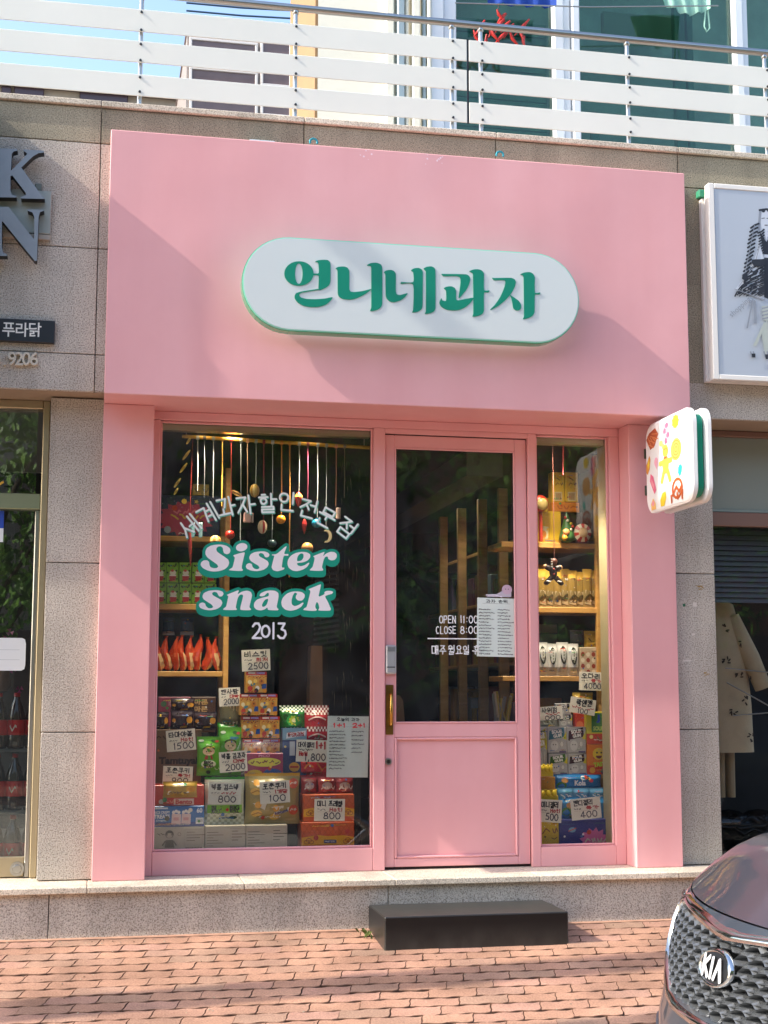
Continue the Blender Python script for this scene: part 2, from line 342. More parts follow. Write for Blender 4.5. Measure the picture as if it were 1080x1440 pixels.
# signed distance lettering: brush strokes with varying width, merged and traced as one outline
def sdf_mesh(stk, cell, grow=0.0, cut=(), y=0.0, depth=0.0, shift=(0, 0), drop=0.0):
    pts = [p for l in stk for p in l]; m = max(p[2] for p in pts)+grow+drop+cell*3
    x0 = min(p[0] for p in pts)-m; x1 = max(p[0] for p in pts)+m; y0 = min(p[1] for p in pts)-m; y1 = max(p[1] for p in pts)+m
    nx = int((x1-x0)/cell)+2; ny = int((y1-y0)/cell)+2
    X, Y = np.meshgrid(x0+np.arange(nx)*cell, y0+np.arange(ny)*cell)
    def field(ss):
        D = np.full(X.shape, 1e3)
        for l in ss:
            for (ax, ay, ar), (bx, by, br) in zip(l[:-1], l[1:]):
                dx, dy = bx-ax, by-ay; L2 = dx*dx+dy*dy+1e-12
                t = np.clip(((X-ax)*dx+(Y-ay)*dy)/L2, 0, 1)
                D = np.minimum(D, np.hypot(X-ax-t*dx, Y-ay-t*dy)-(ar+t*(br-ar)))
        return D
    D = field(stk)-grow
    if drop: 
        D = np.minimum(D, np.minimum(field([[(px+drop*.0, py-drop, r) for px, py, r in l] for l in stk])-grow, field([[(px, py-drop/2, r) for px, py, r in l] for l in stk])-grow))
    if cut: D = np.maximum(D, -(field(cut)+grow))
    return march(X, Y, D)
def march(X, Y, D):
    ny, nx = D.shape; vid = {}; V = []; F = []; edges = []
    def corner(j, i):
        k = (j, i)
        if k not in vid: vid[k] = len(V); V.append((X[j, i], Y[j, i]))
        return vid[k]
    def cross(j, i, j2, i2):
        if (j2, i2) < (j, i): j, i, j2, i2 = j2, i2, j, i
        k = (j, i, j2, i2)
        if k not in vid:
            a, b = D[j, i], D[j2, i2]; t = a/(a-b); vid[k] = len(V)
            V.append((X[j, i]+t*(X[j2, i2]-X[j, i]), Y[j, i]+t*(Y[j2, i2]-Y[j, i])))
        return vid[k]
    ins = D < 0
    act = ins[:-1, :-1] | ins[1:, :-1] | ins[:-1, 1:] | ins[1:, 1:]
    full = ins[:-1, :-1] & ins[1:, :-1] & ins[:-1, 1:] & ins[1:, 1:]
    for j in range(ny-1):
        i = 0
        while i < nx-1:
            if not act[j, i]: i += 1; continue
            if full[j, i]:
                F.append([corner(j, i), corner(j, i+1), corner(j+1, i+1), corner(j+1, i)]); i += 1; continue
            cs = [(j, i), (j, i+1), (j+1, i+1), (j+1, i)]; f = []
            for k in range(4):
                a, b = cs[k], cs[(k+1) % 4]
                if ins[a]: f.append(corner(*a))
                if ins[a] != ins[b]: f.append(cross(*a, *b)); 
            if len(f) >= 3: F.append(f)
            i += 1
    return V, F
def put2d(mb, VF, fn, y, mi=0, depth=0, ms=None):          # lay a traced outline on the plane y (or give it sides)
    V, F = VF; mb.add([fn(x, z, 0) for x, z in V], F, mi)
    if depth:
        cnt = {}
        for f in F:
            for k in range(len(f)):
                a, b = f[k], f[(k+1) % len(f)]
                if (b, a) in cnt: del cnt[(b, a)]
                else: cnt[(a, b)] = 1
        for a, b in cnt:
            p, q = V[a], V[b]
            mb.add([fn(*p, 0), fn(*q, 0), fn(*q, -depth), fn(*p, -depth)], [(3, 2, 1, 0)], mi if ms is None else ms)

# ================================================= materials used by the buildings
def paint(name, col, rough):
    m = mat(name, col, rough); n = m.node_tree.nodes; L = m.node_tree.links; b = n['Principled BSDF']; tc = n.new('ShaderNodeTexCoord')
    mp = n.new('ShaderNodeMapping'); mp.inputs['Scale'].default_value = (3.2, 3.2, .4); L.new(tc.outputs['Object'], mp.inputs[0])
    a = n.new('ShaderNodeTexNoise'); a.inputs['Scale'].default_value = 1; a.inputs['Detail'].default_value = 6; L.new(mp.outputs[0], a.inputs[0])     # rain streaks
    c = n.new('ShaderNodeTexNoise'); c.inputs['Scale'].default_value = 1.3; c.inputs['Detail'].default_value = 8; c.inputs['Roughness'].default_value = .65; L.new(tc.outputs['Object'], c.inputs[0])
    s = n.new('ShaderNodeMath'); s.operation = 'MULTIPLY'; L.new(a.outputs[0], s.inputs[0]); L.new(c.outputs[0], s.inputs[1])
    r = n.new('ShaderNodeValToRGB'); k = lin(col); e = r.color_ramp.elements; e[0].position = .14; e[1].position = .36
    e[0].color = (k[0]*.95, k[1]*.91, k[2]*.91, 1); e[1].color = (min(1, k[0]*1.02), k[1]*1.04, k[2]*1.04, 1)
    L.new(s.outputs[0], r.inputs[0]); L.new(r.outputs[0], b.inputs['Base Color'])
    mr = n.new('ShaderNodeMapRange'); mr.inputs[3].default_value = rough+.15; mr.inputs[4].default_value = rough-.1; L.new(c.outputs[0], mr.inputs[0]); L.new(mr.outputs[0], b.inputs['Roughness'])
    w = n.new('ShaderNodeTexNoise'); w.inputs['Scale'].default_value = 1.7; w.inputs['Detail'].default_value = 1; L.new(tc.outputs['Object'], w.inputs[0])
    o = n.new('ShaderNodeTexNoise'); o.inputs['Scale'].default_value = 260; L.new(tc.outputs['Object'], o.inputs[0])
    ad = n.new('ShaderNodeMath'); ad.operation = 'MULTIPLY_ADD'; ad.inputs[1].default_value = .012; L.new(o.outputs[0], ad.inputs[0]); L.new(w.outputs[0], ad.inputs[2])
    bp = n.new('ShaderNodeBump'); bp.inputs['Strength'].default_value = .25; bp.inputs['Distance'].default_value = .05; L.new(ad.outputs[0], bp.inputs['Height']); L.new(bp.outputs[0], b.inputs['Normal'])
    return m
def dusty(name, base, dust, rough):
    m = mat(name, base, rough); n = m.node_tree.nodes; L = m.node_tree.links; b = n['Principled BSDF']; g = n.new('ShaderNodeNewGeometry'); tc = n.new('ShaderNodeTexCoord')
    sp = n.new('ShaderNodeSeparateXYZ'); L.new(g.outputs['Normal'], sp.inputs[0]); pz_ = n.new('ShaderNodeSeparateXYZ'); L.new(tc.outputs['Object'], pz_.inputs[0])
    no = n.new('ShaderNodeTexNoise'); no.inputs['Scale'].default_value = 14; no.inputs['Detail'].default_value = 8; no.inputs['Roughness'].default_value = .7; L.new(tc.outputs['Object'], no.inputs[0])
    mp = n.new('ShaderNodeMapping'); mp.inputs['Scale'].default_value = (16, 16, 9); L.new(tc.outputs['Object'], mp.inputs[0])
    st = n.new('ShaderNodeTexNoise'); st.inputs['Scale'].default_value = 1; st.inputs['Detail'].default_value = 3; L.new(mp.outputs[0], st.inputs[0])
    lo = n.new('ShaderNodeMapRange'); lo.inputs[1].default_value = .10; lo.inputs[2].default_value = -.02; lo.inputs[3].default_value = 0; lo.inputs[4].default_value = .42; L.new(pz_.outputs[2], lo.inputs[0])
    m1 = n.new('ShaderNodeMath'); m1.operation = 'MULTIPLY'; L.new(lo.outputs[0], m1.inputs[0]); L.new(st.outputs[0], m1.inputs[1])
    up = n.new('ShaderNodeMapRange'); up.inputs[1].default_value = .5; up.inputs[2].default_value = 1; up.inputs[3].default_value = 0; up.inputs[4].default_value = .5; L.new(sp.outputs[2], up.inputs[0])
    m2 = n.new('ShaderNodeMath'); m2.operation = 'MULTIPLY'; L.new(up.outputs[0], m2.inputs[0]); L.new(no.outputs[0], m2.inputs[1])
    mx = n.new('ShaderNodeMath'); mx.operation = 'ADD'; L.new(m1.outputs[0], mx.inputs[0]); L.new(m2.outputs[0], mx.inputs[1])
    co = n.new('ShaderNodeMix'); co.data_type = 'RGBA'; co.inputs[6].default_value = lin(base); co.inputs[7].default_value = lin(dust); L.new(mx.outputs[0], co.inputs[0]); L.new(co.outputs[2], b.inputs['Base Color'])
    return m
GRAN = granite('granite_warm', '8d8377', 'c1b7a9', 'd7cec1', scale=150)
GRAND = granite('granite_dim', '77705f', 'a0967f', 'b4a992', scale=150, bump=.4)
GRANS = granite('granite_sawn', 'aa9d8c', 'd6c8b2', 'e8dcc8', rough=.6, scale=160, bump=.1, dirt=.2)
GRANB = granite('granite_black', '141416', '1f2022', '2c2d30', rough=.34, scale=260, bump=.03, dirt=.35)
PINK = paint('pink_paint', 'e8aaab', .42)
PINKD = paint('pink_paint_door', 'e8aaac', .38)
GLASS = glass('window_glass', 'fbfdfc', .9, .012)
STEEL = mat('brushed_steel', 'b9b7b2', .28, 1, bump=.05, bscale=300)
DARKSEAL = mat('dark_seal', '2b1a1a', .7)
CHAMP = mat('champagne_aluminium', 'b7a98c', .35, .7)
WHITE = mat('white_print', 'f2f2f0', .5)
BLACK = mat('black_plastic', '15151a', .45)
PAPER = mat('paper', 'ece9df', .8)
TEAL = mat('teal_print', '0c9a7f', .45)

# ================================================= granite building
GB = root('granite_building', 'speckled granite ground floor building around the pink shopfront', 'building', (1.5, .6, 0))
def gpanel(x0, x1, z0, z1, y, m=None, th=.03, name='granite_panel', g=.0022, c=.0025):
    b = MB(GB.location); b.box(x0+g, x1-g, y, y+th, z0+g, z1-g, 0, c); return b.build(name, m or GRAN, GB)
VX = [-.05+1.075*k for k in range(-2, 6)]
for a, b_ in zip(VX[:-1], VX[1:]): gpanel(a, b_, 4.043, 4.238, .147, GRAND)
for z0, z1 in ((2.715, 2.911), (2.911, 3.474), (3.474, 4.043)):
    for a, b_ in ((VX[0], VX[1]), (VX[1], VX[2]), (VX[2], .03)): gpanel(a, b_, z0, z1, .147)
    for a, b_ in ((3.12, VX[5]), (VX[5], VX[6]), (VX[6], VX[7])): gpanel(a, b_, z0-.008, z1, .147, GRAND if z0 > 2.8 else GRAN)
for a, b_ in zip(VX[:-1], VX[1:]):
    b = MB(GB.location); b.box(a+.001, b_-.001, .128, .36, 4.241, 4.273, 0, .004); b.build('coping_stone', GRANS, GB)
for z0, z1 in ((.25, .984), (.984, 1.848), (1.848, 2.712)):
    gpanel(-.272, .03, z0, z1, .307, th=.2)
for z0, z1 in ((.25, .984), (.984, 1.85), (1.85, 2.70)):
    gpanel(3.12, 3.405, z0, z1, .307, th=.2)
b = MB(GB.location); b.box(-3.2, .02, .18, .62, 2.717, 2.76); b.build('soffit', mat('soffit_render', 'a08d78', .8, var=.1), GB)
b = MB(GB.location); b.box(3.13, 6.4, .18, .62, 2.71, 2.76); b.build('soffit', mat('soffit_render', 'a08d78', .8), GB)
b = MB(GB.location); b.box(-3.2, .02, .19, 8, 2.76, 4.236); b.box(3.13, 6.4, .19, 8, 2.76, 4.236)
b.box(.02, 3.13, .42, 8, 2.9, 4.236); b.box(-3.2, 6.4, .2, .4, .02, .21); b.build('core_wall', mat('concrete_core', '8b8680', .9), GB)
for k in range(-4, 8):
    a = -.02+.765*k
    b = MB(GB.location); b.box(a+.0012, a+.765-.0012, .052, .55, .215, .247, 0, .004); b.build('ledge_stone', GRANS, GB)
for k in range(-2, 4):
    a = -.2+1.68*k
    gpanel(a, a+1.68, -.08, .214, .085, GRAN, .1, 'riser_panel')
b = MB(GB.location); b.box(-.05, -.047, .1445, .147, 4.06, 4.2); 
# stains and scraps on the right pilaster
for (u, v, w, h, m) in ((962, 851, 4, 4, 1), (977, 850, 5, 6, 2), (975, 892, 4, 3, 2), (966, 929, 11, 2.4, 2)):
    b = MB(GB.location); F = wallface(b, .307)
    x0, x1, z0, z1 = rect(u-w/2, v-h/2, u+w/2, v+h/2, .307); F.rect(x0, z0, x1, z1, m-1)
    b.build('tape_scrap', [mat('green_tape', '2f6a48', .6), mat('old_tape', 'd8cfc4', .6)], GB)
for (u, v) in ((985, 826), (993, 948)):
    b = MB(GB.location); F = wallface(b, .307); q = P(u, v, .307); rr = random.Random(u)
    for i in range(7):
        a = rr.uniform(0, 6.3); F.poly([(q.x+rr.uniform(-.02, .02)+.012*math.cos(a+k*2.1), q.z+rr.uniform(-.002, .002)+.022*(i/7-.5)+.006*math.sin(a+k*2.1)) for k in range(3)], 0)
    b.build('gold_flake', mat('gold_flake', '9a7a3c', .5, .3), GB, kind='stuff')

# ================================================= pink shopfront
SF = root('pink_shopfront', 'pink painted shopfront with deep fascia, two display windows and glazed door', 'shopfront', (1.575, .4, .247))
def pk(name, boxes, m=PINK, c=.003, parent=None, lab=None):
    b = MB(SF.location)
    for q in boxes: b.box(*q, 0, c)
    return b.build(name, m, parent or SF, label=lab)
pk('fascia', [(0, 3.15, 0, .44, 2.68, 4.068)], c=.004)
pk('pier', [(0, .262, .254, .47, .248, 2.679)]); pk('pier', [(2.884, 3.15, .254, .47, .248, 2.679)])
pk('header', [(.263, 2.883, .40, .47, 2.633, 2.679)])
pk('jamb', [(.263, .301, .40, .47, .248, 2.632)]); pk('jamb', [(2.824, 2.883, .40, .47, .248, 2.632)])
pk('stile', [(1.462, 1.526, .40, .47, .248, 2.632)]); pk('stile', [(2.344, 2.392, .40, .47, .248, 2.632)])
pk('door_head', [(1.527, 2.343, .40, .47, 2.606, 2.632)])
# small fixings on the fascia top
for u, v in ((441, 203), (703, 221)):
    b = MB(SF.location); q = P(u, v, .1); b.tube([(q.x+.02*math.cos(t), .1, q.z+.012+.02*math.sin(t)) for t in [k*math.pi/8 for k in range(-1, 10)]], .006, 6)
    b.build('lifting_hook', mat('teal_steel', '2d8f9c', .4, .3), SF)
b = MB(SF.location); b.box(.72, .86, .06, .13, 4.066, 4.098, 0, .006); b.build('cable_cap', mat('pale_cap', 'aebcc0', .5), SF)
b = MB(SF.location); F = wallface(b, 0)
for cx, n in ((1.36, 7), (1.72, 12)):
    for i in range(n):
        x, z = cx+rnd.uniform(-.06, .06), 4.068-rnd.uniform(.0, .07); F.circ(x, z, rnd.uniform(.002, .006), 0, n=6)
b.build('paint_chip', mat('chip_pale', 'f3d3da', .6), SF, kind='stuff')
# display windows
def window(x0, x1, z0, z1, rail_top):
    wf = pk('window', [(x0, x1, .40, .47, .248, rail_top-.001)])
    b = MB(SF.location); t = .011
    for q in ((x0, x0+t, z0, z1), (x1-t, x1, z0, z1), (x0+t, x1-t, z0, z0+t), (x0+t, x1-t, z1-t, z1)): b.box(q[0], q[1], .423, .437, q[2], q[3], 0, .003)
    b.build('glazing_bead', PINK, wf)
    b = MB(SF.location); b.box(x0+.001, x1-.001, .440, .446, z0+.001, z1-.001); b.build('pane', GLASS, wf)
    return wf
WL = window(.302, 1.461, .369, 2.631, .369)
WR = window(2.393, 2.823, .354, 2.631, .354)
for x0, x1 in ((.313, 1.45), (2.404, 2.812)):                      # metal track over the glass
    b = MB(SF.location); b.box(x0, x1, .448, .50, 2.585, 2.625, 0, .003); b.build('track', CHAMP, WL if x0 < 1 else WR)
# the door
DR = pk('door', [(1.530, 1.583, .425, .465, .262, 2.60), (2.272, 2.340, .425, .465, .262, 2.60), (1.583, 2.272, .425, .465, 2.531, 2.60),
                 (1.583, 2.272, .425, .465, .945, 1.020), (1.583, 2.272, .425, .465, .262, .305)], PINKD)
b = MB(SF.location); b.box(1.584, 2.271, .438, .455, .306, .944); b.build('door_panel', PINKD, DR)
b = MB(SF.location)
for q in ((1.584, 1.597, .306, .944), (2.258, 2.271, .306, .944), (1.597, 2.258, .306, .319), (1.597, 2.258, .931, .944)): b.box(q[0], q[1], .421, .438, q[2], q[3], 0, .005)
for q in ((1.583, 1.592, 1.02, 2.531), (2.263, 2.272, 1.02, 2.531), (1.592, 2.263, 1.02, 1.029), (1.592, 2.263, 2.522, 2.531)): b.box(q[0], q[1], .42, .43, q[2], q[3], 0, .003)
b.build('moulding', PINKD, DR)
b = MB(SF.location); b.box(1.588, 2.268, .442, .448, 1.022, 2.529); b.build('pane', GLASS, DR)
b = MB(SF.location); b.box(1.5265, 1.53, .43, .46, .25, 2.603); b.box(2.3402, 2.3436, .43, .46, .25, 2.603); b.box(1.53, 2.34, .44, .46, .2475, .262); b.box(1.53, 2.34, .43, .46, 2.60, 2.606); b.build('door_seal', DARKSEAL, SF)
x0, x1, z0, z1 = rect(542.5, 963, 553, 1033, .42)
b = MB(SF.location); b.box(x0, x1, .418, .425, z0, z1, 0, .002); hp = b.build('handle', mat('antique_brass', '8a6a34', .35, .85, var=.25, vscale=20), DR)
b = MB(SF.location); xm = (x0+x1)/2+.004; b.tube([(xm, .418, z1-.05), (xm, .395, z1-.06), (xm, .392, (z0+z1)/2), (xm, .395, z0+.06), (xm, .418, z0+.05)], [.007, .007, .009, .007, .007], 10)
b.build('grip', mat('polished_brass', 'c79a4a', .22, .95), hp)
x0, x1, z0, z1 = rect(542, 907, 557, 948, .41)
b = MB(SF.location); b.box(x0, x1, .398, .425, z0, z1, 0, .008); b.box(x0+.008, x1-.008, .3965, .399, z1-.035, z1-.012, 1); b.box(x0+.006, x1-.008, .3965, .399, z0+.035, z0+.040, 2)
b.build('keypad_lock', [mat('silver_plastic', 'b5b7ba', .35, .4), mat('lock_badge', '9a9da1', .3, .6), BLACK], DR)
q = P(546, 1071, .42); b = MB(SF.location); b.tube([(q.x, .425, q.z), (q.x, .414, q.z)], .018, 18); b.tube([(q.x, .414, q.z), (q.x, .412, q.z)], .011, 14, 1)
b.box(q.x-.002, q.x+.002, .4105, .4125, q.z-.008, q.z+.008, 2); b.build('keyhole', [STEEL, mat('dark_steel', '5c5650', .35, .8), BLACK], DR)
b = MB(SF.location); F = wallface(b, .4418)
def pxl(F, txt, u0, v0, u1, v1, w, y=.44, seed=1, jit=.03):
    x0, x1, z0, z1 = rect(u0, v0, u1, v1, y); st, L = strokes(txt, z1-z0, jit=jit, seed=seed); k = (x1-x0)/L
    for l in st: F.line([(x0+px*k, z0+py) for px, py in l], w, 0)
pxl(F, 'OPEN', 618, 866, 641, 876, .0052); pxl(F, '11:00', 647, 866, 672, 876, .0052, seed=2)
pxl(F, 'CLOSE', 613, 881, 641, 891, .0052); pxl(F, '8:00', 647, 881, 672, 891, .0052, seed=3)
x0, x1, z0, z1 = rect(601, 897.4, 674, 899, .44); F.rect(x0, z0, x1, z1, 0)
pxl(F, '매주', 607, 908, 627, 920, .0052); pxl(F, '월요일', 630, 908, 660, 920, .005); pxl(F, '휴', 664, 908, 676, 920, .0052)
b.build('opening_hours', WHITE, DR)
DR['label'] = 'pink half glazed door with opening hours lettering and brass handle'

# sign on the fascia
SG = root('shop_sign', 'pill shaped pale sign with green Hangul lettering and green edge', 'sign', (1.577, 0, 3.268))
def stadium(x0, x1, z0, z1, n=20):
    r = (z1-z0)/2; cz = (z0+z1)/2
    return [(x1-r+r*math.cos(a), cz+r*math.sin(a)) for a in [R(-90+180*k/n) for k in range(n+1)]]+[(x0+r+r*math.cos(a), cz+r*math.sin(a)) for a in [R(90+180*k/n) for k in range(n+1)]]
GREENG = mat('green_gloss', '10a878', .2, coat=.6)
b = MB(SG.location); b.prism(stadium(.674, 2.48, 3.02, 3.516), -.112, -.045, 0); b.build('side_band', GREENG, SG)
b = MB(SG.location); b.prism(stadium(.677, 2.477, 3.023, 3.513), -.1205, -.1125, 0); b.build('rim', mat('rim_mint', '9adcc4', .3), SG)
b = MB(SG.location); b.prism(stadium(.683, 2.471, 3.029, 3.507), -.123, -.1208, 0); b.build('face', mat('sign_acrylic', 'd2dad8', .3, var=.015, vscale=1), SG)
b = MB(SG.location); b.prism(stadium(.74, 2.41, 3.08, 3.45), -.0445, -.014, 0)
for x in (.95, 1.577, 2.2): b.tube([(x, -.014, 3.27), (x, 0, 3.27)], .02, 8)
b.build('backlight', mat('backlight', 'dcf2ff', .5, emit=1.2), SG)
def cat(pts, n=4):
    out = []; N = len(pts)
    for i in range(N):
        p0, p1, p2, p3 = (np.array(pts[(i+k-1) % N], float) for k in range(4))
        d = np.hypot(*(p2-p1))
        for k in range(n):
            t = k/n; a = .38
            m1 = (p2-p0)*a; m2 = (p3-p1)*a
            for mm in (m1, m2):
                q = np.hypot(*mm)
                if q > d*.7: mm *= d*.7/q
            out.append(tuple((2*t**3-3*t*t+1)*p1+(t**3-2*t*t+t)*m1+(-2*t**3+3*t*t)*p2+(t**3-t*t)*m2))
    return out
C1 = lambda x, y: (390+x/5.684, 350+y/5.684); C2 = lambda x, y: (570+x/5.4, 360+y/5.4)
GL = [(C1, [[(300,105),(325,92),(370,88),(405,92),(422,112),(425,160),(424,260),(412,292),(385,312),(330,328),(329,215),(275,213),(275,197),(329,195),(329,130),(322,108)],
            [(331,320),(331,328),(200,350),(178,362),(176,376),(190,390),(230,400),(300,403),(380,398),(440,387),(425,415),(390,445),(340,463),(280,467),(215,458),(165,432),(140,400),(138,375),(150,355),(190,342)]]),
      (C1, [[(465,158),(485,145),(530,142),(560,152),(575,180),(575,320),(585,342),(620,345),(680,338),(750,322),(720,350),(670,380),(620,400),(570,407),(520,400),(490,380),(482,350),(480,180),(475,165)],
            [(715,132),(745,115),(790,112),(825,125),(838,150),(838,440),(825,470),(795,490),(742,498),(750,470),(750,160),(745,140)]]),
      (C2, [[(-163,124),(-147,111),(-109,107),(-85,117),(-73,139),(-73,272),(-64,292),(-38,297),(16,283),(-4,314),(-38,338),(-85,352),(-118,347),(-142,324),(-150,295),(-152,148),(-156,134)],
            [(42,110),(65,95),(100,92),(125,105),(132,130),(130,380),(122,405),(95,424),(52,430),(58,410),(58,216),(-34,213),(-34,198),(58,199),(58,125)],
            [(138,97),(160,84),(195,80),(220,92),(228,115),(228,395),(218,420),(190,435),(148,441),(155,420),(155,120)]]),
      (C2, [[(273,138),(290,137),(460,140),(485,155),(492,180),(480,225),(455,268),(405,322),(412,255),(412,160),(290,155)],
            [(292,245),(318,233),(350,232),(375,245),(385,270),(388,335),(440,330),(515,318),(495,355),(455,390),(410,410),(360,415),(310,407),(272,385),(258,355),(272,322),(280,338),(308,340),(308,265)],
            [(485,118),(515,104),(550,102),(580,112),(596,135),(597,260),(637,262),(630,278),(597,280),(596,415),(585,440),(555,455),(510,462),(515,440),(512,135)]]),
      (C2, [[(658,167),(675,168),(800,167),(828,178),(838,200),(830,235),(800,290),(760,335),(705,380),(648,410),(645,405),(680,370),(720,310),(750,240),(755,187),(672,185)],
            [(795,298),(830,320),(862,345),(878,375),(876,400),(860,414),(835,412),(818,395),(812,360),(805,325)],
            [(872,140),(905,126),(945,124),(970,138),(982,165),(983,280),(1023,278),(1017,293),(983,296),(980,425),(965,455),(935,472),(893,480),(900,460),(897,165),(890,148)]])]
for gi, (fn, polys) in enumerate(GL):
    b = MB(SG.location)
    for k, pl in enumerate(polys):
        q = [P(*fn(*p), -.123) for p in cat(pl)]; q = [(p.x, p.z) for p in q]
        a = sum(q[i][0]*q[(i+1) % len(q)][1]-q[(i+1) % len(q)][0]*q[i][1] for i in range(len(q)))
        if a < 0: q = q[::-1]
        b.prism(q, -.1262-.0002*k, -.1232, 0)
    if gi == 0:
        o = [P(*C1(172+117*math.cos(t), 198+98*math.sin(t)), -.123) for t in [2*math.pi*k/40 for k in range(40)]]
        i_ = [P(*C1(171+30*math.cos(t), 199+82*math.sin(t)), -.123) for t in [2*math.pi*k/40 for k in range(40)]]
        vs = [(p.x, -.1266, p.z) for p in o+i_]+[(p.x, -.123, p.z) for p in o+i_]
        b.add(vs, [(k, 40+k, 40+(k+1) % 40, (k+1) % 40) for k in range(40)]+[(k, (k+1) % 40, 80+(k+1) % 40, 80+k) for k in range(40)]+[(40+k, 120+k, 120+(k+1) % 40, 40+(k+1) % 40) for k in range(40)], 0)
    b.build('letter', mat('green_letter', '05876b', .35), SG)

# lettering stuck on the left window
K3 = lambda x, y: (270+x/9.818, 750+y/9.818); K4 = lambda x, y: (370+x/9, 750+y/9)
SIS = [(K3, [(350,155),(420,158),(480,175),(520,205),(530,240),(515,275),(480,288),(445,275),(430,240),(425,205),(395,180),(360,185),(337,210),(345,250),(390,285),(450,325),(500,365),(512,410),(495,455),(450,495),(380,520),(300,528),(220,515),(150,480),(120,440),(128,400),(160,375),(205,372),(235,395),(240,430),(255,465),(300,480),(340,478),(360,460),(345,430),(290,390),(220,340),(188,295),(185,250),(205,205),(260,170)], None),
       (K3, [(685+78*math.cos(t)+14*math.sin(t), 192+54*math.sin(t)-18*math.cos(t)) for t in [k*math.pi/8 for k in range(16)]], None),
       (K3, [(570,305),(640,280),(725,262),(722,300),(690,440),(688,485),(705,505),(690,518),(600,518),(510,508),(530,490),(560,465),(590,345),(588,330)], None),
       (K3, [(930,250),(1000,250),(1050,268),(1068,295),(1055,325),(1020,332),(1000,315),(985,285),(950,272),(922,288),(935,320),(990,350),(1045,385),(1058,425),(1035,470),(980,505),(900,522),(820,515),(760,490),(742,460),(755,428),(790,412),(825,425),(835,460),(865,490),(905,495),(930,478),(915,448),(860,415),(805,375),(790,335),(810,290),(860,262)], None),
       (K4, [(295,162),(290,190),(268,258),(318,262),(315,285),(262,287),(240,390),(238,430),(268,435),(262,455),(225,470),(180,480),(130,468),(108,435),(112,400),(140,285),(115,280),(112,268),(165,262),(210,230),(260,185)], None),
       (K4, [(480,235),(550,240),(592,265),(595,305),(560,345),(500,368),(430,378),(440,405),(480,415),(530,400),(575,370),(585,380),(555,425),(500,460),(430,478),(370,470),(325,435),(308,390),(315,335),(350,285),(410,250)], [(495,255),(510,270),(508,310),(480,345),(432,350),(432,310),(450,275),(475,257)]),
       (K4, [(635,290),(700,262),(775,235),(772,255),(757,290),(800,255),(850,235),(900,238),(930,265),(930,305),(900,338),(860,342),(825,325),(815,295),(785,300),(765,340),(745,430),(760,455),(755,472),(680,475),(590,468),(600,450),(625,425),(650,330),(650,310)], None)]
SNK = [(K3, [(315,785),(370,788),(420,805),(435,835),(415,868),(380,872),(360,850),(345,820),(310,808),(280,822),(285,850),(340,885),(400,920),(418,960),(395,1010),(340,1045),(260,1062),(180,1055),(115,1030),(95,995),(110,965),(150,955),(180,970),(190,1000),(220,1030),(260,1035),(290,1018),(270,985),(210,945),(160,910),(145,870),(165,825),(230,795)], None),
       (K3, [(480,850),(550,820),(640,785),(645,800),(630,840),(690,805),(760,792),(810,810),(828,855),(815,920),(795,1000),(795,1025),(815,1045),(805,1060),(740,1062),(670,1055),(668,1020),(690,930),(705,865),(690,845),(655,855),(630,900),(608,1000),(605,1030),(622,1045),(610,1058),(530,1060),(430,1055),(440,1035),(470,1010),(495,900),(500,870)], None),
       (K4, [(-45,790),(-30,760),(20,735),(90,722),(150,728),(190,755),(195,800),(185,860),(172,925),(180,948),(195,960),(185,974),(115,974),(62,968),(52,940),(20,962),(-30,975),(-85,965),(-115,930),(-112,880),(-75,838),(-10,815),(65,795),(72,765),(60,752),(40,765),(15,790),(-20,797)], [(58,830),(62,850),(45,900),(20,925),(-8,930),(-14,905),(5,865),(30,838)]),
       (K4, [(430,735),(490,745),(525,775),(522,815),(490,850),(445,850),(415,825),(415,790),(430,765),(400,752),(375,790),(360,850),(365,900),(400,920),(450,905),(500,875),(512,885),(480,930),(420,965),(345,980),(280,965),(240,925),(230,870),(250,815),(300,765),(365,738)], None),
       (K4, [(575,708),(640,680),(728,645),(730,665),(702,790),(712,800),(775,770),(775,745),(800,730),(850,728),(885,740),(870,765),(820,780),(785,800),(820,870),(850,940),(858,960),(845,978),(770,980),(700,975),(710,945),(700,895),(678,870),(660,920),(665,950),(680,965),(665,980),(590,980),(510,970),(520,950),(550,930),(595,750),(595,725)], None)]
def polyfield(X, Y, pl):
    D = np.full(X.shape, 1e3); I = np.zeros(X.shape, bool); n = len(pl)
    for i in range(n):
        ax, ay = pl[i]; bx, by = pl[(i+1) % n]; dx, dy = bx-ax, by-ay; L2 = dx*dx+dy*dy+1e-14
        t = np.clip(((X-ax)*dx+(Y-ay)*dy)/L2, 0, 1); D = np.minimum(D, np.hypot(X-ax-t*dx, Y-ay-t*dy))
        if ay != by: I ^= ((ay > Y) != (by > Y)) & (X < (bx-ax)*(Y-ay)/(by-ay)+ax)
    return np.where(I, -D, D)
WORDMAT = mat('sticker_white', 'f4eff0', .5)
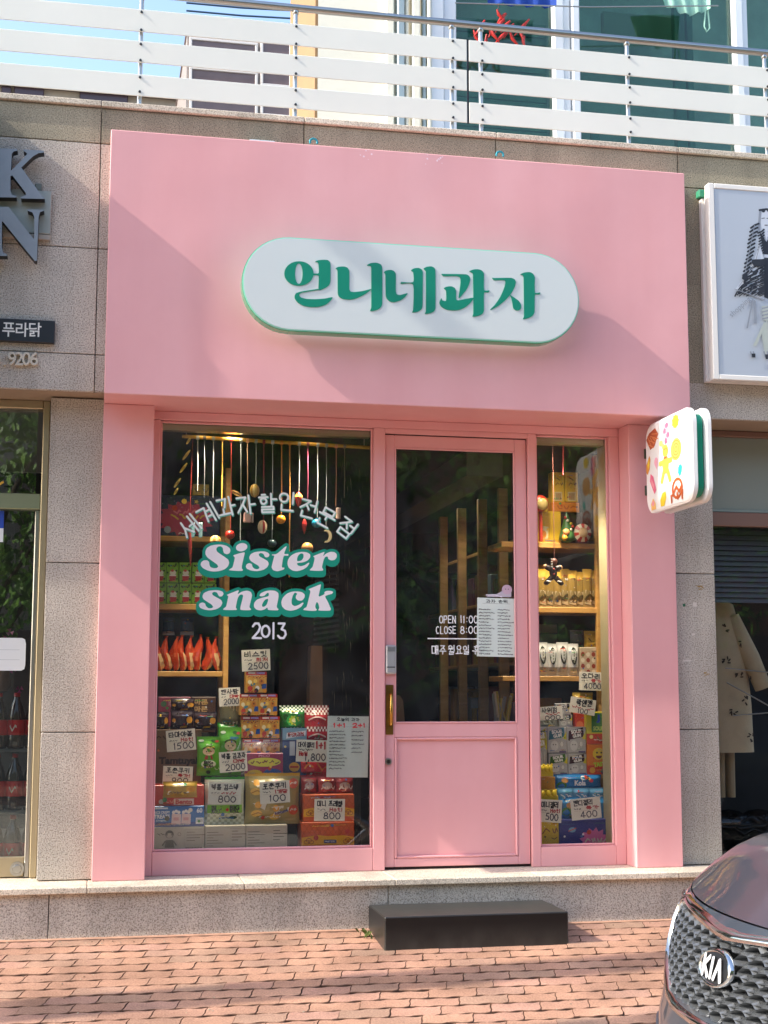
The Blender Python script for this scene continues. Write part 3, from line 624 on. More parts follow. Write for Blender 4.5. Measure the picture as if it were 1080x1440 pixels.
for word, yb in ((SIS, .438), (SNK, .4376)):
    polys = []
    for fn, o, h in word:
        w = lambda p: (lambda q: (q.x, q.z))(P(*fn(*p), .439))
        polys.append(([w(p) for p in cat(o)], [w(p) for p in cat(h)] if h else None))
    pts = [p for o, _ in polys for p in o]; c = .0018
    X, Y = np.meshgrid(np.arange(min(p[0] for p in pts)-.04, max(p[0] for p in pts)+.04, c), np.arange(min(p[1] for p in pts)-.06, max(p[1] for p in pts)+.04, c))
    D = np.full(X.shape, 1e3); DO = D.copy()
    for o, h in polys:
        d = polyfield(X, Y, o); DO = np.minimum(DO, d)
        if h: d = np.maximum(d, -polyfield(X, Y, h))
        D = np.minimum(D, d)
    k = int(.021/c); G = DO.copy()
    for s in range(1, k+1): G[:-s] = np.minimum(G[:-s], DO[s:])
    b = MB(SF.location); put2d(b, march(X, Y, G-.0155), lambda x, z, h: (x, yb-h, z), 0, 0); b.build('lettering', TEAL, WL, label='teal backing of the white word on the glass')
    b = MB(SF.location); put2d(b, march(X, Y, D), lambda x, z, h: (x, yb-.0004-h, z), 0, 0); b.build('lettering', WORDMAT, WL, label='white rounded word on teal backing')
K5 = lambda x, y: (245+x/4.154, 670+y/4.154)
MINT = mat('mint_sticker', 'eef8f2', .5); MINTS = mat('mint_shadow', '5fb098', .5)
b1 = MB(SF.location); b2 = MB(SF.location)
for ch, cx, cy, an in (('세', 88, 295, 40), ('계', 192, 222, 30), ('과', 302, 182, 14), ('자', 418, 168, 8), ('할', 545, 156, 3), ('인', 662, 148, -4), ('전', 784, 188, -14), ('문', 888, 240, -27), ('점', 1008, 300, -36)):
    q = P(*K5(cx, cy), .439); st, L = strokes(ch, .098, jit=.015, seed=cx); c, s = math.cos(R(an)), math.sin(R(an))
    ss = [[(q.x+(px-.049)*c-(py-.049)*s, q.z+(px-.049)*s+(py-.049)*c, .0052) for px, py in l] for l in st]
    ss = [l if len(l) > 1 else l*2 for l in ss]
    put2d(b1, sdf_mesh([[(x+.003, y-.005, r) for x, y, r in l] for l in ss], .002, grow=.0013), lambda x, z, h: (x, .4385-h, z), 0)
    put2d(b2, sdf_mesh(ss, .0022), lambda x, z, h: (x, .4381-h, z), 0)
b1.build('lettering', MINTS, WL, label='darker mint edge of the arched Hangul line'); b2.build('lettering', MINT, WL, label='pale mint arched Hangul line on the glass')
b = MB(SF.location)
for ch, u in (('2', 361), ('0', 373.5), ('1', 384.5), ('3', 396.5)):
    q = P(u, 887, .439); st, L = strokes(ch, .078 if ch != '0' else .06)
    ss = [[(q.x+(px-L/2)*(.95 if ch != '0' else 1.25), q.z-.039+(.006 if ch == '0' else 0)+py, .0058) for px, py in l] for l in st]
    if ch == '1': ss = [[(q.x, q.z-.041, .0055), (q.x, q.z+.041, .0055)]]
    put2d(b, sdf_mesh(ss, .0016), lambda x, z, h: (x, .4383-h, z), 0)
b.build('lettering', mat('sticker_pure', 'e9e9ee', .5), WL, label='white year 2013 on the glass')

# ================================================= projecting sign on the right pier
BS = root('blade_sign', 'white rounded projecting sign with snack drawings and green core', 'sign', (2.95, .2, 2.4))
def rrect(y0, y1, z0, z1, r, n=7):
    o = []
    for cx, cz, a in ((y1-r, z1-r, 0), (y0+r, z1-r, 90), (y0+r, z0+r, 180), (y1-r, z0+r, 270)):
        o += [(cx+r*math.cos(R(a+90*k/n)), cz+r*math.sin(R(a+90*k/n))) for k in range(n+1)]
    return o
yb0, yb1 = -.46, .17; zt = P(940, 585, -.15).z; zb_ = P(940, 714, -.15).z
def plate(xa, xb, m, name, r=.085, inset=0):
    b = MB(BS.location); o = rrect(yb0+inset, yb1-inset, zb_+inset, zt-inset, r); i2 = rrect(yb0+inset+.012, yb1-inset-.012, zb_+inset+.012, zt-inset-.012, r-.01)
    n = len(o); vs = []
    for x, pl in ((xa, i2), (xa+.007, o), (xb-.007, o), (xb, i2)): vs += [(x, p[0], p[1]) for p in pl]
    b.add(vs, [(k*n+i, k*n+(i+1) % n, (k+1)*n+(i+1) % n, (k+1)*n+i) for k in range(3) for i in range(n)], 0, False)
    b.add(vs, [list(range(n))[::-1], list(range(3*n, 4*n))], 0); return b.build(name, m, BS)
BSW = mat('sign_white', 'f4f3ef', .3)
plate(2.95, 2.985, BSW, 'front_plate'); plate(2.9855, 3.03, mat('sign_green', '0a9070', .35), 'core', .06, .03); plate(3.0305, 3.065, BSW, 'back_plate')
b = MB(BS.location); F = Face(b, lambda x, z, h: (2.9499-h, yb1-x*.62, zb_+z*(zt-zb_)))
DCOL = ['b4532e', 'd98a58', 'e86f8e', 'f6b2c4', 'f2d43a', 'f3c06a', 'e0963c', 'e9b04f', '2fc0ae', 'c4612f', 'f4a0a8', 'f0e070']
# wafer
F.poly([(.03, .84), (.1, .9), (.24, .93), (.31, .85), (.22, .73), (.12, .71)], 0)
for i in range(4): F.line([(.06+.06*i, .87-.02*i), (.15+.05*i, .74+.02*i)], .012, 1); F.line([(.07+.03*i, .78+.04*i if i < 3 else .88), (.2+.03*i, .72+.045*i)], .012, 1)
for i in range(4):
    for j in range(2): F.circ(.44+.06*j+.012*i, .9-.055*i, .036, 2 if (i+j) % 2 else 3, .034)
F.circ(.69, .9, .07, 4, .07); F.star(.69, .9, .085, .06, 9, 4, 1); F.circ(.37, .73, .04, 11, .035); F.circ(.41, .69, .03, 11)
for r, m in ((.115, 5), (.098, 6), (.082, 5), (.066, 6), (.05, 5), (.034, 6), (.018, 5)): F.circ(.69, .6, r, m, r*1.05, 20)
F.poly([(.02, .55), (.1, .65), (.12, .6), (.1, .5), (.05, .44), (.02, .47)], 6); F.poly([(.05, .55), (.09, .62), (.1, .55), (.07, .5)], 4)
F.circ(.25, .55, .04, 3, .05); F.poly([(.21, .54), (.29, .54), (.26, .46)], 3)
for (cx, cz, rx, rz) in ((.46, .63, .062, .07), (.46, .48, .07, .1)): F.circ(cx, cz, rx, 7, rz)
for pts, w in (([(.34, .51), (.58, .51)], .06), ([(.43, .43), (.37, .31)], .06), ([(.49, .43), (.55, .3)], .06)): F.line(pts, w, 7)
F.circ(.44, .65, .008, 0); F.circ(.48, .65, .008, 0); F.rect(.43, .545, .49, .565, 0)
F.poly([(.12, .44), (.18, .4), (.22, .3), (.24, .24), (.2, .2), (.15, .28), (.1, .36)], 2); F.poly([(.14, .38), (.2, .3), (.19, .25), (.13, .33)], 10)
F.poly([(.73, .4), (.77, .43), (.81, .4), (.8, .34), (.76, .29), (.72, .34)], 8)
F.line(circ(.7, .18, .1, 16, .1), .03, 9); F.line([(.6, .12), (.68, .2), (.74, .14), (.8, .2)], .03, 9); F.line([(.57, .12), (.58, .05)], .03, 9); F.line([(.81, .14), (.8, .06)], .03, 9); F.line([(.7, .13), (.71, .07)], .03, 9)
F.poly([(.38, .18), (.45, .19), (.46, .12), (.42, .04), (.34, .04), (.33, .11)], 4); F.poly([(.12, .1), (.17, .16), (.22, .1), (.23, .03), (.13, .03)], 5); F.circ(.17, .1, .03, 10)
b.build('drawing', [mat('ink_'+c, c, .45) for c in DCOL], BS)
for v in (636, 688):
    b = MB(BS.location); z = P(905, v, .2).z; b.box(2.988, 3.028, yb1-.01, .256, z-.02, z+.02, 0, .003); b.box(2.975, 3.04, .246, .2535, z-.028, z+.028, 0, .002)
    b.build('bracket', mat('bracket_dark', '4a5242', .5, .3), BS)

# ================================================= lightbox with a fashion drawing at the right edge
LB = root('lightbox_sign', 'grey blue lightbox sign with ink fashion figure and white frame', 'sign', (4.2, .147, 2.9))
lx0, lx1, lz0, lz1 = 3.3, 5.2, 2.905, 4.032
b = MB(LB.location)
for q in ((lx0, lx0+.035, lz0, lz1), (lx1-.035, lx1, lz0, lz1), (lx0+.035, lx1-.035, lz1-.03, lz1), (lx0+.035, lx1-.035, lz0, lz0+.03)): b.box(q[0], q[1], .02, .075, q[2], q[3], 0, .004)
b.box(lx0+.012, lx1-.012, .076, .11, lz0+.012, lz1-.04, 0, .003); b.box(lx0-.004, lx1, .111, .145, lz0+.004, lz1-.06, 0, .003)
b.build('frame', mat('frame_white', 'eeeae2', .35), LB)
b = MB(LB.location); b.box(lx0+.036, lx1-.036, .024, .07, lz0+.031, lz1-.031); b.build('face', mat('lightbox_face', 'b7c0ca', .35, var=.03, vscale=.8), LB)
b = MB(LB.location); b.box(lx0-.02, lx0+.02, .1, .146, lz1-.055, lz1-.012, 0, .003); b.build('tape', mat('green_corner', '3d9a74', .5), LB)
K7 = lambda x, y: (980+x/4.5, 240+y/4.5)
def fx(x, y): q = P(*K7(x, y), .0235); return (q.x, q.z)
b = MB(LB.location); F = wallface(b, .0238)
SKIN, INK, MID, GRN, PAL = 0, 1, 2, 3, 4
F.poly([fx(*p) for p in ((398, 300), (400, 245), (440, 240), (480, 245), (484, 330), (470, 380), (440, 385), (410, 360))], PAL)
for x in (398, 406, 476, 484): F.line([fx(x, 250), fx(x-6, 320), fx(x-10, 390)], .008, MID)
F.line([fx(396, 250), fx(440, 244), fx(484, 250)], .012, INK)
F.circ(*fx(420, 252), .012, INK); F.circ(*fx(456, 252), .012, INK)
for x in (420, 452): F.line([fx(x-10, 302), fx(x+8, 300)], .004, INK)
F.line([fx(430, 345), fx(446, 345)], .005, INK)
F.poly([fx(*p) for p in ((395, 385), (440, 450), (485, 385), (520, 420), (520, 540), (425, 540), (412, 460))], INK)
F.poly([fx(*p) for p in ((420, 385), (440, 440), (458, 385))], PAL)
F.rect(*fx(425, 548), *fx(520, 536), PAL)
F.poly([fx(*p) for p in ((425, 552), (520, 552), (520, 815), (460, 815), (425, 800))], INK)
rr = random.Random(4)
for i in range(13):                                                     # zebra coat, left sleeve
    t = i/12; x = 355-50*t+rr.uniform(-4, 4); y = 345+300*t
    F.line([fx(x-12, y+18), fx(x+14, y), fx(x+38-14*t, y-10)], .011, INK)
for i in range(9): F.line([fx(388+rr.uniform(-4, 6), 395+18*i), fx(410, 385+18*i), fx(424, 372+18*i)], .009, INK)
F.poly([fx(*p) for p in ((398, 470), (424, 560), (424, 822), (330, 785), (240, 752), (330, 640))], PAL)
for i in range(30):                                                     # zebra coat, skirt
    t = i/29; y = 560+225*t; x0, x1 = 372-135*t+rr.uniform(-4, 6), 424
    x = x1
    while x > x0+8:
        l = rr.uniform(22, 46); e = max(x0, x-l); F.line([fx(x, y-(424-x)*.10+rr.uniform(-2, 2)), fx((x+e)/2, y+5-(424-x)*.05), fx(e, y+12)], rr.uniform(.005, .0085), INK); x = e-rr.uniform(6, 14)
F.line([fx(235, 752), fx(330, 785), fx(425, 820)], .004, MID); F.line([fx(260, 735), fx(360, 600), fx(395, 470)], .004, MID); F.line([fx(360, 350), fx(300, 650)], .004, MID)
F.poly([fx(*p) for p in ((345, 565), (425, 562), (425, 600), (395, 612), (355, 605), (340, 585))], INK)
F.poly([fx(*p) for p in ((283, 662), (315, 655), (322, 685), (300, 698), (280, 688))], INK)
F.poly([fx(*p) for p in ((405, 860), (520, 850), (520, 960), (420, 950))], GRN)
for i in range(4): F.line([fx(410, 875+22*i), fx(450, 865+22*i), fx(500, 872+22*i)], .008, MID)
F.poly([fx(*p) for p in ((345, 815), (352, 815), (318, 1000), (308, 1000))], MID); F.poly([fx(*p) for p in ((352, 815), (368, 830), (374, 970), (358, 970))], MID)
F.poly([fx(*p) for p in ((400, 1000), (440, 950), (470, 1160), (425, 1160))], GRN); F.poly([fx(*p) for p in ((350, 1110), (420, 960), (430, 975), (372, 1110))], GRN)
for x in (335, 352, 420, 440): F.line([fx(x, 1150), fx(x+8, 1180)], .010, MID)
F.poly([fx(*p) for p in ((340, 1160), (365, 1160), (365, 1185), (345, 1185))], INK); F.poly([fx(*p) for p in ((425, 1165), (445, 1165), (445, 1195), (430, 1195))], INK)
q = fx(270, 868); F.text('shopping', q[0], q[1], .16, .042, MID, .002, 0, 42)
b.build('drawing', [PAPER, mat('print_ink', '2a2c33', .4), mat('print_grey', '8f96a0', .4), mat('print_sage', 'b5bdb4', .4), mat('print_pale', 'ccd3dc', .4)], LB)

# ================================================= letters, name plate and digits on the left wall
WS = root('wall_sign', 'big dark serif wall letters K and N with grey back plate', 'sign', (-.45, .147, 3.3))
K6 = lambda x, y: (x/8, 200+y/8)
def wl(x, y, d=.06): q = P(*K6(x, y), d); return (q.x, q.z)
LFACE = mat('letter_grey', '8b9196', .38, .25, var=.08, vscale=6); LSIDE = mat('letter_side', '16181b', .5)
def letter3(pl, d0=.055, d1=.115):
    q = [wl(*p, d0) for p in pl]
    a = sum(q[i][0]*q[(i+1) % len(q)][1]-q[(i+1) % len(q)][0]*q[i][1] for i in range(len(q)))
    if a < 0: q = q[::-1]
    b = MB(WS.location); b.prism(q, d0, d1, 0, 1); return b.build('letter', [LFACE, LSIDE], WS)
letter3([(-130, 62), (195, 75), (195, 95), (150, 105), (132, 135), (125, 320), (270, 175), (305, 130), (290, 112), (265, 100), (265, 80), (495, 95), (495, 115), (430, 125), (370, 160), (240, 285), (440, 560), (470, 600), (502, 622), (502, 638), (235, 632), (235, 610), (290, 595), (290, 570), (140, 375), (118, 380), (118, 545), (135, 590), (185, 605), (185, 622), (-130, 618), (-130, 600), (-75, 585), (-65, 110), (-85, 80), (-130, 78)])
letter3([(-190, 720), (95, 728), (110, 745), (375, 1085), (385, 1080), (385, 840), (365, 790), (310, 770), (308, 755), (495, 760), (495, 772), (450, 785), (435, 840), (415, 1335), (390, 1335), (30, 890), (22, 895), (22, 1180), (35, 1240), (80, 1262), (80, 1280), (-190, 1275), (-190, 1258), (-60, 1240), (-45, 800), (-80, 750), (-190, 742)])
b = MB(WS.location); x0, x1, z0, z1 = rect(-60, 265, 72, 326, .125); b.box(x0, x1, .117, .135, z0, z1, 0, .003); b.box(x0, x1, .119, .14, z0-.03, z0-.003, 1, .002); b.box(x1-.085, x1-.05, .125, .147, z1+.003, z1+.04, 2, .003)
b.build('back_plate', [mat('plate_grey', '9fa49c', .5, .2), mat('plate_lower', 'b3a89a', .5), mat('junction', '6d736a', .5)], WS)
NP = root('name_plate', 'black name plate with white Hangul lettering on granite wall', 'name plate', (-.6, .147, 2.98))
x0, x1, z0, z1 = rect(-40, 448.5, 77, 480, .115); b = MB(NP.location); b.box(x0, x1, .112, .147, z0, z1, 0, .002)
F = wallface(b, .112)
for t, u in (('푸', 12), ('라', 31), ('닭', 49.5)):
    q = P(u, 463.5, .112); F.text(t, q.x, q.z, .062, .074, 1, .012)
b.build('plate', [mat('plate_black', '23262a', .4), PAPER], NP)
PD = root('phone_digits', 'pale raised metal digits 9206 fixed to granite below the name plate', 'number', (-.4, .147, 2.86))
for t, u, w in (('0', -5, .042), ('.', 6.5, .012), ('9', 17, .042), ('2', 27, .04), ('0', 37, .042), ('6', 48, .042)):
    q = P(u, 504.5 if t != '.' else 512, .13); vs, fs, a, b_, c, d = font_mesh(t, .012)
    h = .07 if t != '.' else .012; b = MB(PD.location)
    pv = [(q.x+(x-(a+b_)/2)*w/(b_-a), q.z+(y-(c+d)/2)*h/(d-c)) for x, y in vs]
    put2d(b, (pv, fs), lambda x, z, hh: (x, .124-hh, z), 0, 0, .022); b.build('digit', [mat('digit_metal', 'd5c9b4', .45)], PD)

# ================================================= pavement, road
def brickmat(name, cols):
    m = bpy.data.materials.new(name); m.use_nodes = True; n = m.node_tree.nodes; L = m.node_tree.links; b = n['Principled BSDF']
    b.inputs['Roughness'].default_value = .85; b.inputs['Specular IOR Level'].default_value = .25
    tc = n.new('ShaderNodeTexCoord'); geo = n.new('ShaderNodeNewGeometry'); oi = n.new('ShaderNodeObjectInfo')
    wn = n.new('ShaderNodeMath'); wn.operation = 'ADD'
    L.new(oi.outputs['Random'], wn.inputs[0]); L.new(geo.outputs['Random Per Island'], wn.inputs[1])
    fr = n.new('ShaderNodeMath'); fr.operation = 'FRACT'; L.new(wn.outputs[0], fr.inputs[0])
    r = n.new('ShaderNodeValToRGB'); e = r.color_ramp.elements
    e[0].color = lin(cols[0]); e[1].color = lin(cols[-1])
    for i, c in enumerate(cols[1:-1]): e.new((i+1)/(len(cols)-1)).color = lin(c)
    L.new(fr.outputs[0], r.inputs[0])
    t = n.new('ShaderNodeTexNoise'); t.inputs['Scale'].default_value = 130; t.inputs['Detail'].default_value = 3; L.new(geo.outputs['Position'], t.inputs[0])
    g = n.new('ShaderNodeTexNoise'); g.inputs['Scale'].default_value = 2.6; g.inputs['Detail'].default_value = 5; L.new(geo.outputs['Position'], g.inputs[0])
    m1 = n.new('ShaderNodeMapRange'); m1.inputs[1].default_value = .3; m1.inputs[2].default_value = .7; m1.inputs[3].default_value = .72; m1.inputs[4].default_value = 1.2
    m2 = n.new('ShaderNodeMapRange'); m2.inputs[1].default_value = .35; m2.inputs[2].default_value = .65; m2.inputs[3].default_value = .7; m2.inputs[4].default_value = 1.12
    L.new(t.outputs[0], m1.inputs[0]); L.new(g.outputs[0], m2.inputs[0])
    mm = n.new('ShaderNodeMath'); mm.operation = 'MULTIPLY'; L.new(m1.outputs[0], mm.inputs[0]); L.new(m2.outputs[0], mm.inputs[1])
    mx = n.new('ShaderNodeMix'); mx.data_type = 'RGBA'; mx.blend_type = 'MULTIPLY'; mx.inputs[0].default_value = 1
    L.new(r.outputs[0], mx.inputs[6]); L.new(mm.outputs[0], mx.inputs[7]); L.new(mx.outputs[2], b.inputs['Base Color'])
    bp = n.new('ShaderNodeBump'); bp.inputs['Strength'].default_value = .35; bp.inputs['Distance'].default_value = .006
    L.new(t.outputs[0], bp.inputs['Height']); L.new(bp.outputs[0], b.inputs['Normal']); return m
BRICK = brickmat('paving_brick', ['af866e', 'b88d74', 'b28872', 'bb907c', 'a98872', 'b48a73', 'bc9177'])
BSIDE = mat('brick_side_dark', '6b4c3a', .95, var=.3, vscale=20)  # side faces darker than the tops so the joints read dark
SAND = mat('joint_sand', '432d22', .95, var=.3, vscale=30)
ANG = math.atan(SLOPE)
PV = MB(); PV.add([(-40, 0, -.0125), (40, 0, -.0125), (40, -3.4, -.0125), (-40, -3.4, -.0125)], [(3, 2, 1, 0)])
PV = PV.build('pavement', SAND, loc=(0, GY, 0), rot=(ANG, 0, 0), kind='structure')
BL_, BW_ = .2135, .1148
def bout(g=.0011):
    def wv(x): return .0072*math.sin(4*math.pi*x/BL_+.6)
    ends = [(-.014, 0), (-.003, .3), (.004, .68), (.015, 1)]; n = 8
    lo = [(x*(BL_-2*g)/BL_+g, 0) for x in []]
    pts = []
    for i in range(n+1): x = BL_*i/n; pts.append((x+ends[0][0]+(g if i == 0 else (-g if i == n else 0)), wv(x)+g*4.2))
    for e, t in ends[1:-1]: pts.append((BL_+e-g, wv(BL_)+t*BW_))
    for i in range(n, -1, -1): x = BL_*i/n; pts.append((x+ends[-1][0]+(g if i == 0 else (-g if i == n else 0)), wv(x)+BW_-g*4.2))
    for e, t in ends[1:-1][::-1]: pts.append((e+g, wv(0)+t*BW_))
    return pts
_bo = bout()
_cx = sum(p[0] for p in _bo)/len(_bo); _cy = sum(p[1] for p in _bo)/len(_bo)
def brick_into(b, ox, oy, dz, tx, ty):
    n = len(_bo); vs = []
    for sc, z in ((1, -.0125), (1, -.003), (.93, 0)):
        for p in _bo:
            x, y = p[0]-_cx, p[1]-_cy
            if sc < 1: x *= 1-.0014/abs(BL_/2); y *= 1-.0034/abs(BW_/2)
            vs.append((ox+x, oy+y, z+dz+tx*x+ty*y))
    b.add(vs, [(k*n+i, k*n+(i+1) % n, (k+1)*n+(i+1) % n, (k+1)*n+i) for k in range(2) for i in range(n)], 1); b.add(vs[2*n:], [list(range(n))], 0)
bm0 = MB(); brick_into(bm0, 0, 0, 0, 0, 0)
first = None; field = MB(); rb = random.Random(11); cntb = 0
for r in range(30):
    oy = -.03-BW_*r-BW_/2
    for k in range(-16, 32):
        ox = -.28+BL_*k+(BL_/2 if r % 2 else 0)
        Y = GY+oy
        seen = -.52-.02*r < ox < (3.05 if r < 5 else 2.75 if r < 9 else 2.6) and Y > -1.62 and not (1.42 < ox < 2.25 and Y > -.25)
        dz, tx, ty = rb.gauss(0, .0009), rb.gauss(0, .006), rb.gauss(0, .008)
        if seen and cntb < 298:
            cntb += 1
            if first is None: ob = first = bm0.build('brick', [BRICK, BSIDE], PV)
            else: ob = first.copy(); COL.objects.link(ob); ob.parent = PV
            ob.location = (ox+rb.gauss(0, .0008), oy+rb.gauss(0, .0008), dz); ob.rotation_euler = (ty, -tx, rb.gauss(0, .006))
        else: brick_into(field, ox, oy, dz, tx, ty)
field.build('brick_field', [BRICK, BSIDE], PV, kind='stuff')
b = MB(); b.box(-40, 40, 0, .04, -.012, .004); b.build('edge_mortar', mat('edge_mortar', 'b98e74', .95, var=.25, vscale=12), PV, loc=(0, -.032, 0))
b = MB(); b.box(-40, 40, -3.52, -3.32, -.6, -.285, 0, .01); b.build('kerb', GRANS, kind='structure')
b = MB(); b.add([(-60, -3.4, -.345), (60, -3.4, -.345), (60, -12, -.345), (-60, -12, -.345)], [(3, 2, 1, 0)]); b.build('road', mat('road_concrete', 'a69c8c', .9, var=.12, vscale=3, bump=.3, bscale=120), kind='structure')
b = MB(); b.add([(-300, 300, -.75), (300, 300, -.75), (300, -300, -.75), (-300, -300, -.75)], [(3, 2, 1, 0)]); b.build('ground', mat('ground_far', '6d675e', .95, var=.15), kind='structure')
b = MB(); b.box(-60, 60, -16.2, -12, -.6, -.30, 0, .02); b.build('far_pavement', mat('far_paving', '9a8477', .9, var=.15, vscale=3), kind='structure')

# black granite step
zt_ = P(540, 1290, -.327).z
b = MB((1.837, -.12, -.02)); b.box(1.378, 2.297, -.327, .083, -.06, zt_, 0, .005)
b.build('stone_step', dusty('black_stone', '0e0f10', '6f6c64', .36), label='black polished granite step block lying in front of the pink door', cat='step')
b = MB((1.34, .02, 0))
for i in range(16):
    a = rnd.uniform(0, 6.28); l = rnd.uniform(.02, .05); x, y = 1.345+rnd.uniform(-.03, .02), rnd.uniform(-.12, .05); z = gz(y)
    dx, dy = math.cos(a)*l*.8, math.sin(a)*l*.8
    b.add([(x-dy*.12, y+dx*.12, z), (x+dy*.12, y-dx*.12, z), (x+dx*.6+dy*.15, y+dy*.6-dx*.15, z+l*.6), (x+dx, y+dy, z+l*.55), (x+dx*.6-dy*.15, y+dy*.6+dx*.15, z+l*.6)], [(0, 1, 2, 3, 4)])
b.build('weed', mat('weed_green', '5f6f35', .7), label='small tuft of weeds growing beside the black step', cat='weed')

b = MB((1, -.6, 0)); rr = random.Random(21)
for i in range(170):
    x = rr.uniform(-.6, 2.9); y = rr.choice((rr.uniform(-.03, .07), rr.uniform(-1.6, 0))); r = rr.uniform(.002, .006); z = gz(y)+.001
    if 1.35 < x < 2.32 and y > -.36: continue
    a = rr.uniform(0, 6.3); b.add([(x+r*math.cos(a+k*2.1)*(1.5 if k == 0 else 1), y+r*math.sin(a+k*2.1), z) for k in range(3)]+[(x, y, z+r*.8)], [(0, 1, 3), (1, 2, 3), (2, 0, 3)], rr.randrange(3))
b.build('debris', [mat('grit_'+c, c, .9) for c in ('8d7f6c', '5e4c3a', 'b5a68e')], label='fine grit and leaf crumbs scattered over the paving', cat='debris', kind='stuff')
# ================================================= terrace railing
RL = root('terrace_railing', 'steel terrace railing with three pale horizontal boards above the granite', 'railing', (1.5, .17, 4.273))
b = MB(RL.location); b.tube([(-3, .178, 4.912), (7, .178, 4.912)], .0205, 12); b.build('handrail', STEEL, RL)
SLAT = mat('slat_white', 'ebeade', .45, var=.03, vscale=1.5)
px = [P(u, 100, .178).x for u in (197, 415, 635, 676, 882, 1075)]
px = [px[0]-.84] + px + [px[-1]+.85]
for x in px:
    b = MB(RL.location); b.tube([(x, .178, 4.273), (x, .178, 4.872)], .0125, 10); b.tube([(x, .178, 4.872), (x, .178, 4.878), (x, .178, 4.894)], [.012, .018, .016], 10); b.tube([(x, .178, 4.273), (x, .178, 4.279)], .03, 12)
    po = b.build('post', STEEL, RL)
    for z in (4.69, 4.79, 4.52, 4.61, 4.345, 4.425):
        q = MB(RL.location); q.tube([(x, .145, z), (x, .139, z)], [.0075, .006], 8); q.tube([(x, .153, z), (x, .17, z)], .005, 6); q.build('bolt', mat('bolt_dark', '4a4a4a', .35, .8), po)
for x0, x1 in ((-3, 1.937), (1.949, 7)):
    for z0, z1 in ((4.68, 4.806), (4.508, 4.628), (4.322, 4.442)):
        b = MB(RL.location); b.box(x0, x1, .146, .153, z0, z1, 0, .002); b.build('slat', SLAT, RL)
b = MB(RL.location); b.box(1.938, 1.948, .147, .152, 4.318, 4.81); b.build('slat_joint', BLACK, RL)

# ================================================= house on the terrace
b = MB(); b.box(-3.2, 7, .36, 8, 4.2363, 4.268); b.build('terrace_floor', mat('terrace_tile', '8f8a84', .8, var=.1), kind='structure')
TH = root('terrace_house', 'cream walled upper storey with wide white framed greenish windows', 'house', (4, 2.2, 4.27))
HW = mat('house_white', 'f6efd9', .7, var=.04, vscale=1.2, bump=.1, bscale=20); HT = mat('house_tan', '9c7a52', .75, var=.08)
yh = 2.2; X = lambda u: P(u, 80, yh).x
xw = X(447)
b = MB(TH.location); b.box(xw, X(575), yh, yh+1.35, 4.27, 7.6, 0); b.box(xw-.02, xw-.001, yh, yh+1.35, 4.27, 7.6, 1); b.box(X(575), 9, yh+3, yh+3.4, 4.27, 7.6, 0); b.box(X(575), 9, yh+.01, yh+3, 7.1, 7.6, 0); b.build('wall', [HW, HT], TH)
PV2 = mat('frame_pvc', 'e6eaec', .35)
GGL = glass('green_glass', 'd2e6de', 1.0)
zb0, zb1 = 4.3, 7.1
def fr(u0, u1, y0=-.05, y1=.07, m=PV2, z0=zb0, z1=zb1):
    b = MB(TH.location); b.box(X(u0), X(u1), yh+y0, yh+y1, z0, z1, 0, .006); return b.build('window_frame', m, TH)
fr(604, 622); fr(623, 641, -.02); fr(777, 790); fr(791, 801, -.02); fr(802, 812, -.06); fr(1031, 1042); fr(1043, 1051, -.02)
def pane(u0, u1, lab=None):
    b = MB(TH.location); b.box(X(u0), X(u1), yh+.02, yh+.026, zb0, zb1); return b.build('pane', GGL, TH, label=lab)
pane(641.5, 776.5); pane(812.5, 1030.5); pane(1051.5, 1180)
fr(1180, 1200)
GRF = mat('frame_green', '7fa89a', .5)
b = MB(TH.location); b.box(X(957), X(972), yh+.1, yh+.16, zb0, zb1, 0, .006); b.box(X(976), X(985), yh+.12, yh+.18, zb0, zb1, 0, .006); b.box(X(850), X(862), yh+.3, yh+.34, zb0, 5.45, 0, .006); b.build('mullion', GRF, TH)
b = MB(TH.location); b.box(X(641), 9, yh+.75, yh+.8, 4.3, 7.2); b.build('room_wall', mat('room_green', 'b9ccc4', .8, var=.25, vscale=2), TH)
b = MB(TH.location)
for i in range(30): b.box(X(645), X(776), yh+.12, yh+.15, 4.4+.055*i, 4.45+.055*i, 0, .004)
b.build('blind', mat('blind_green', '97b8ab', .6), TH)
b = MB(TH.location); x0, x1, z0, z1 = rect(848, 20, 955, 56, yh+.4); b.box(x0, x1, yh+.4, yh+.46, z0, z1, 0, .01); b.build('cabinet', mat('cabinet_sage', '93a489', .6), TH)
b = MB(TH.location)
for i, (u0, u1, c) in enumerate(((541, 552, 0), (556, 566, 1), (568, 573, 0), (577, 588, 0), (592, 597, 1), (598, 603, 0))): b.box(X(u0), X(u1), yh-.06-.02*(i % 2), yh-.002, 4.3, 7.0, c, .008)
b.build('sliding_door', [HW, mat('door_glass_grey', '9fb0b4', .3)], TH)
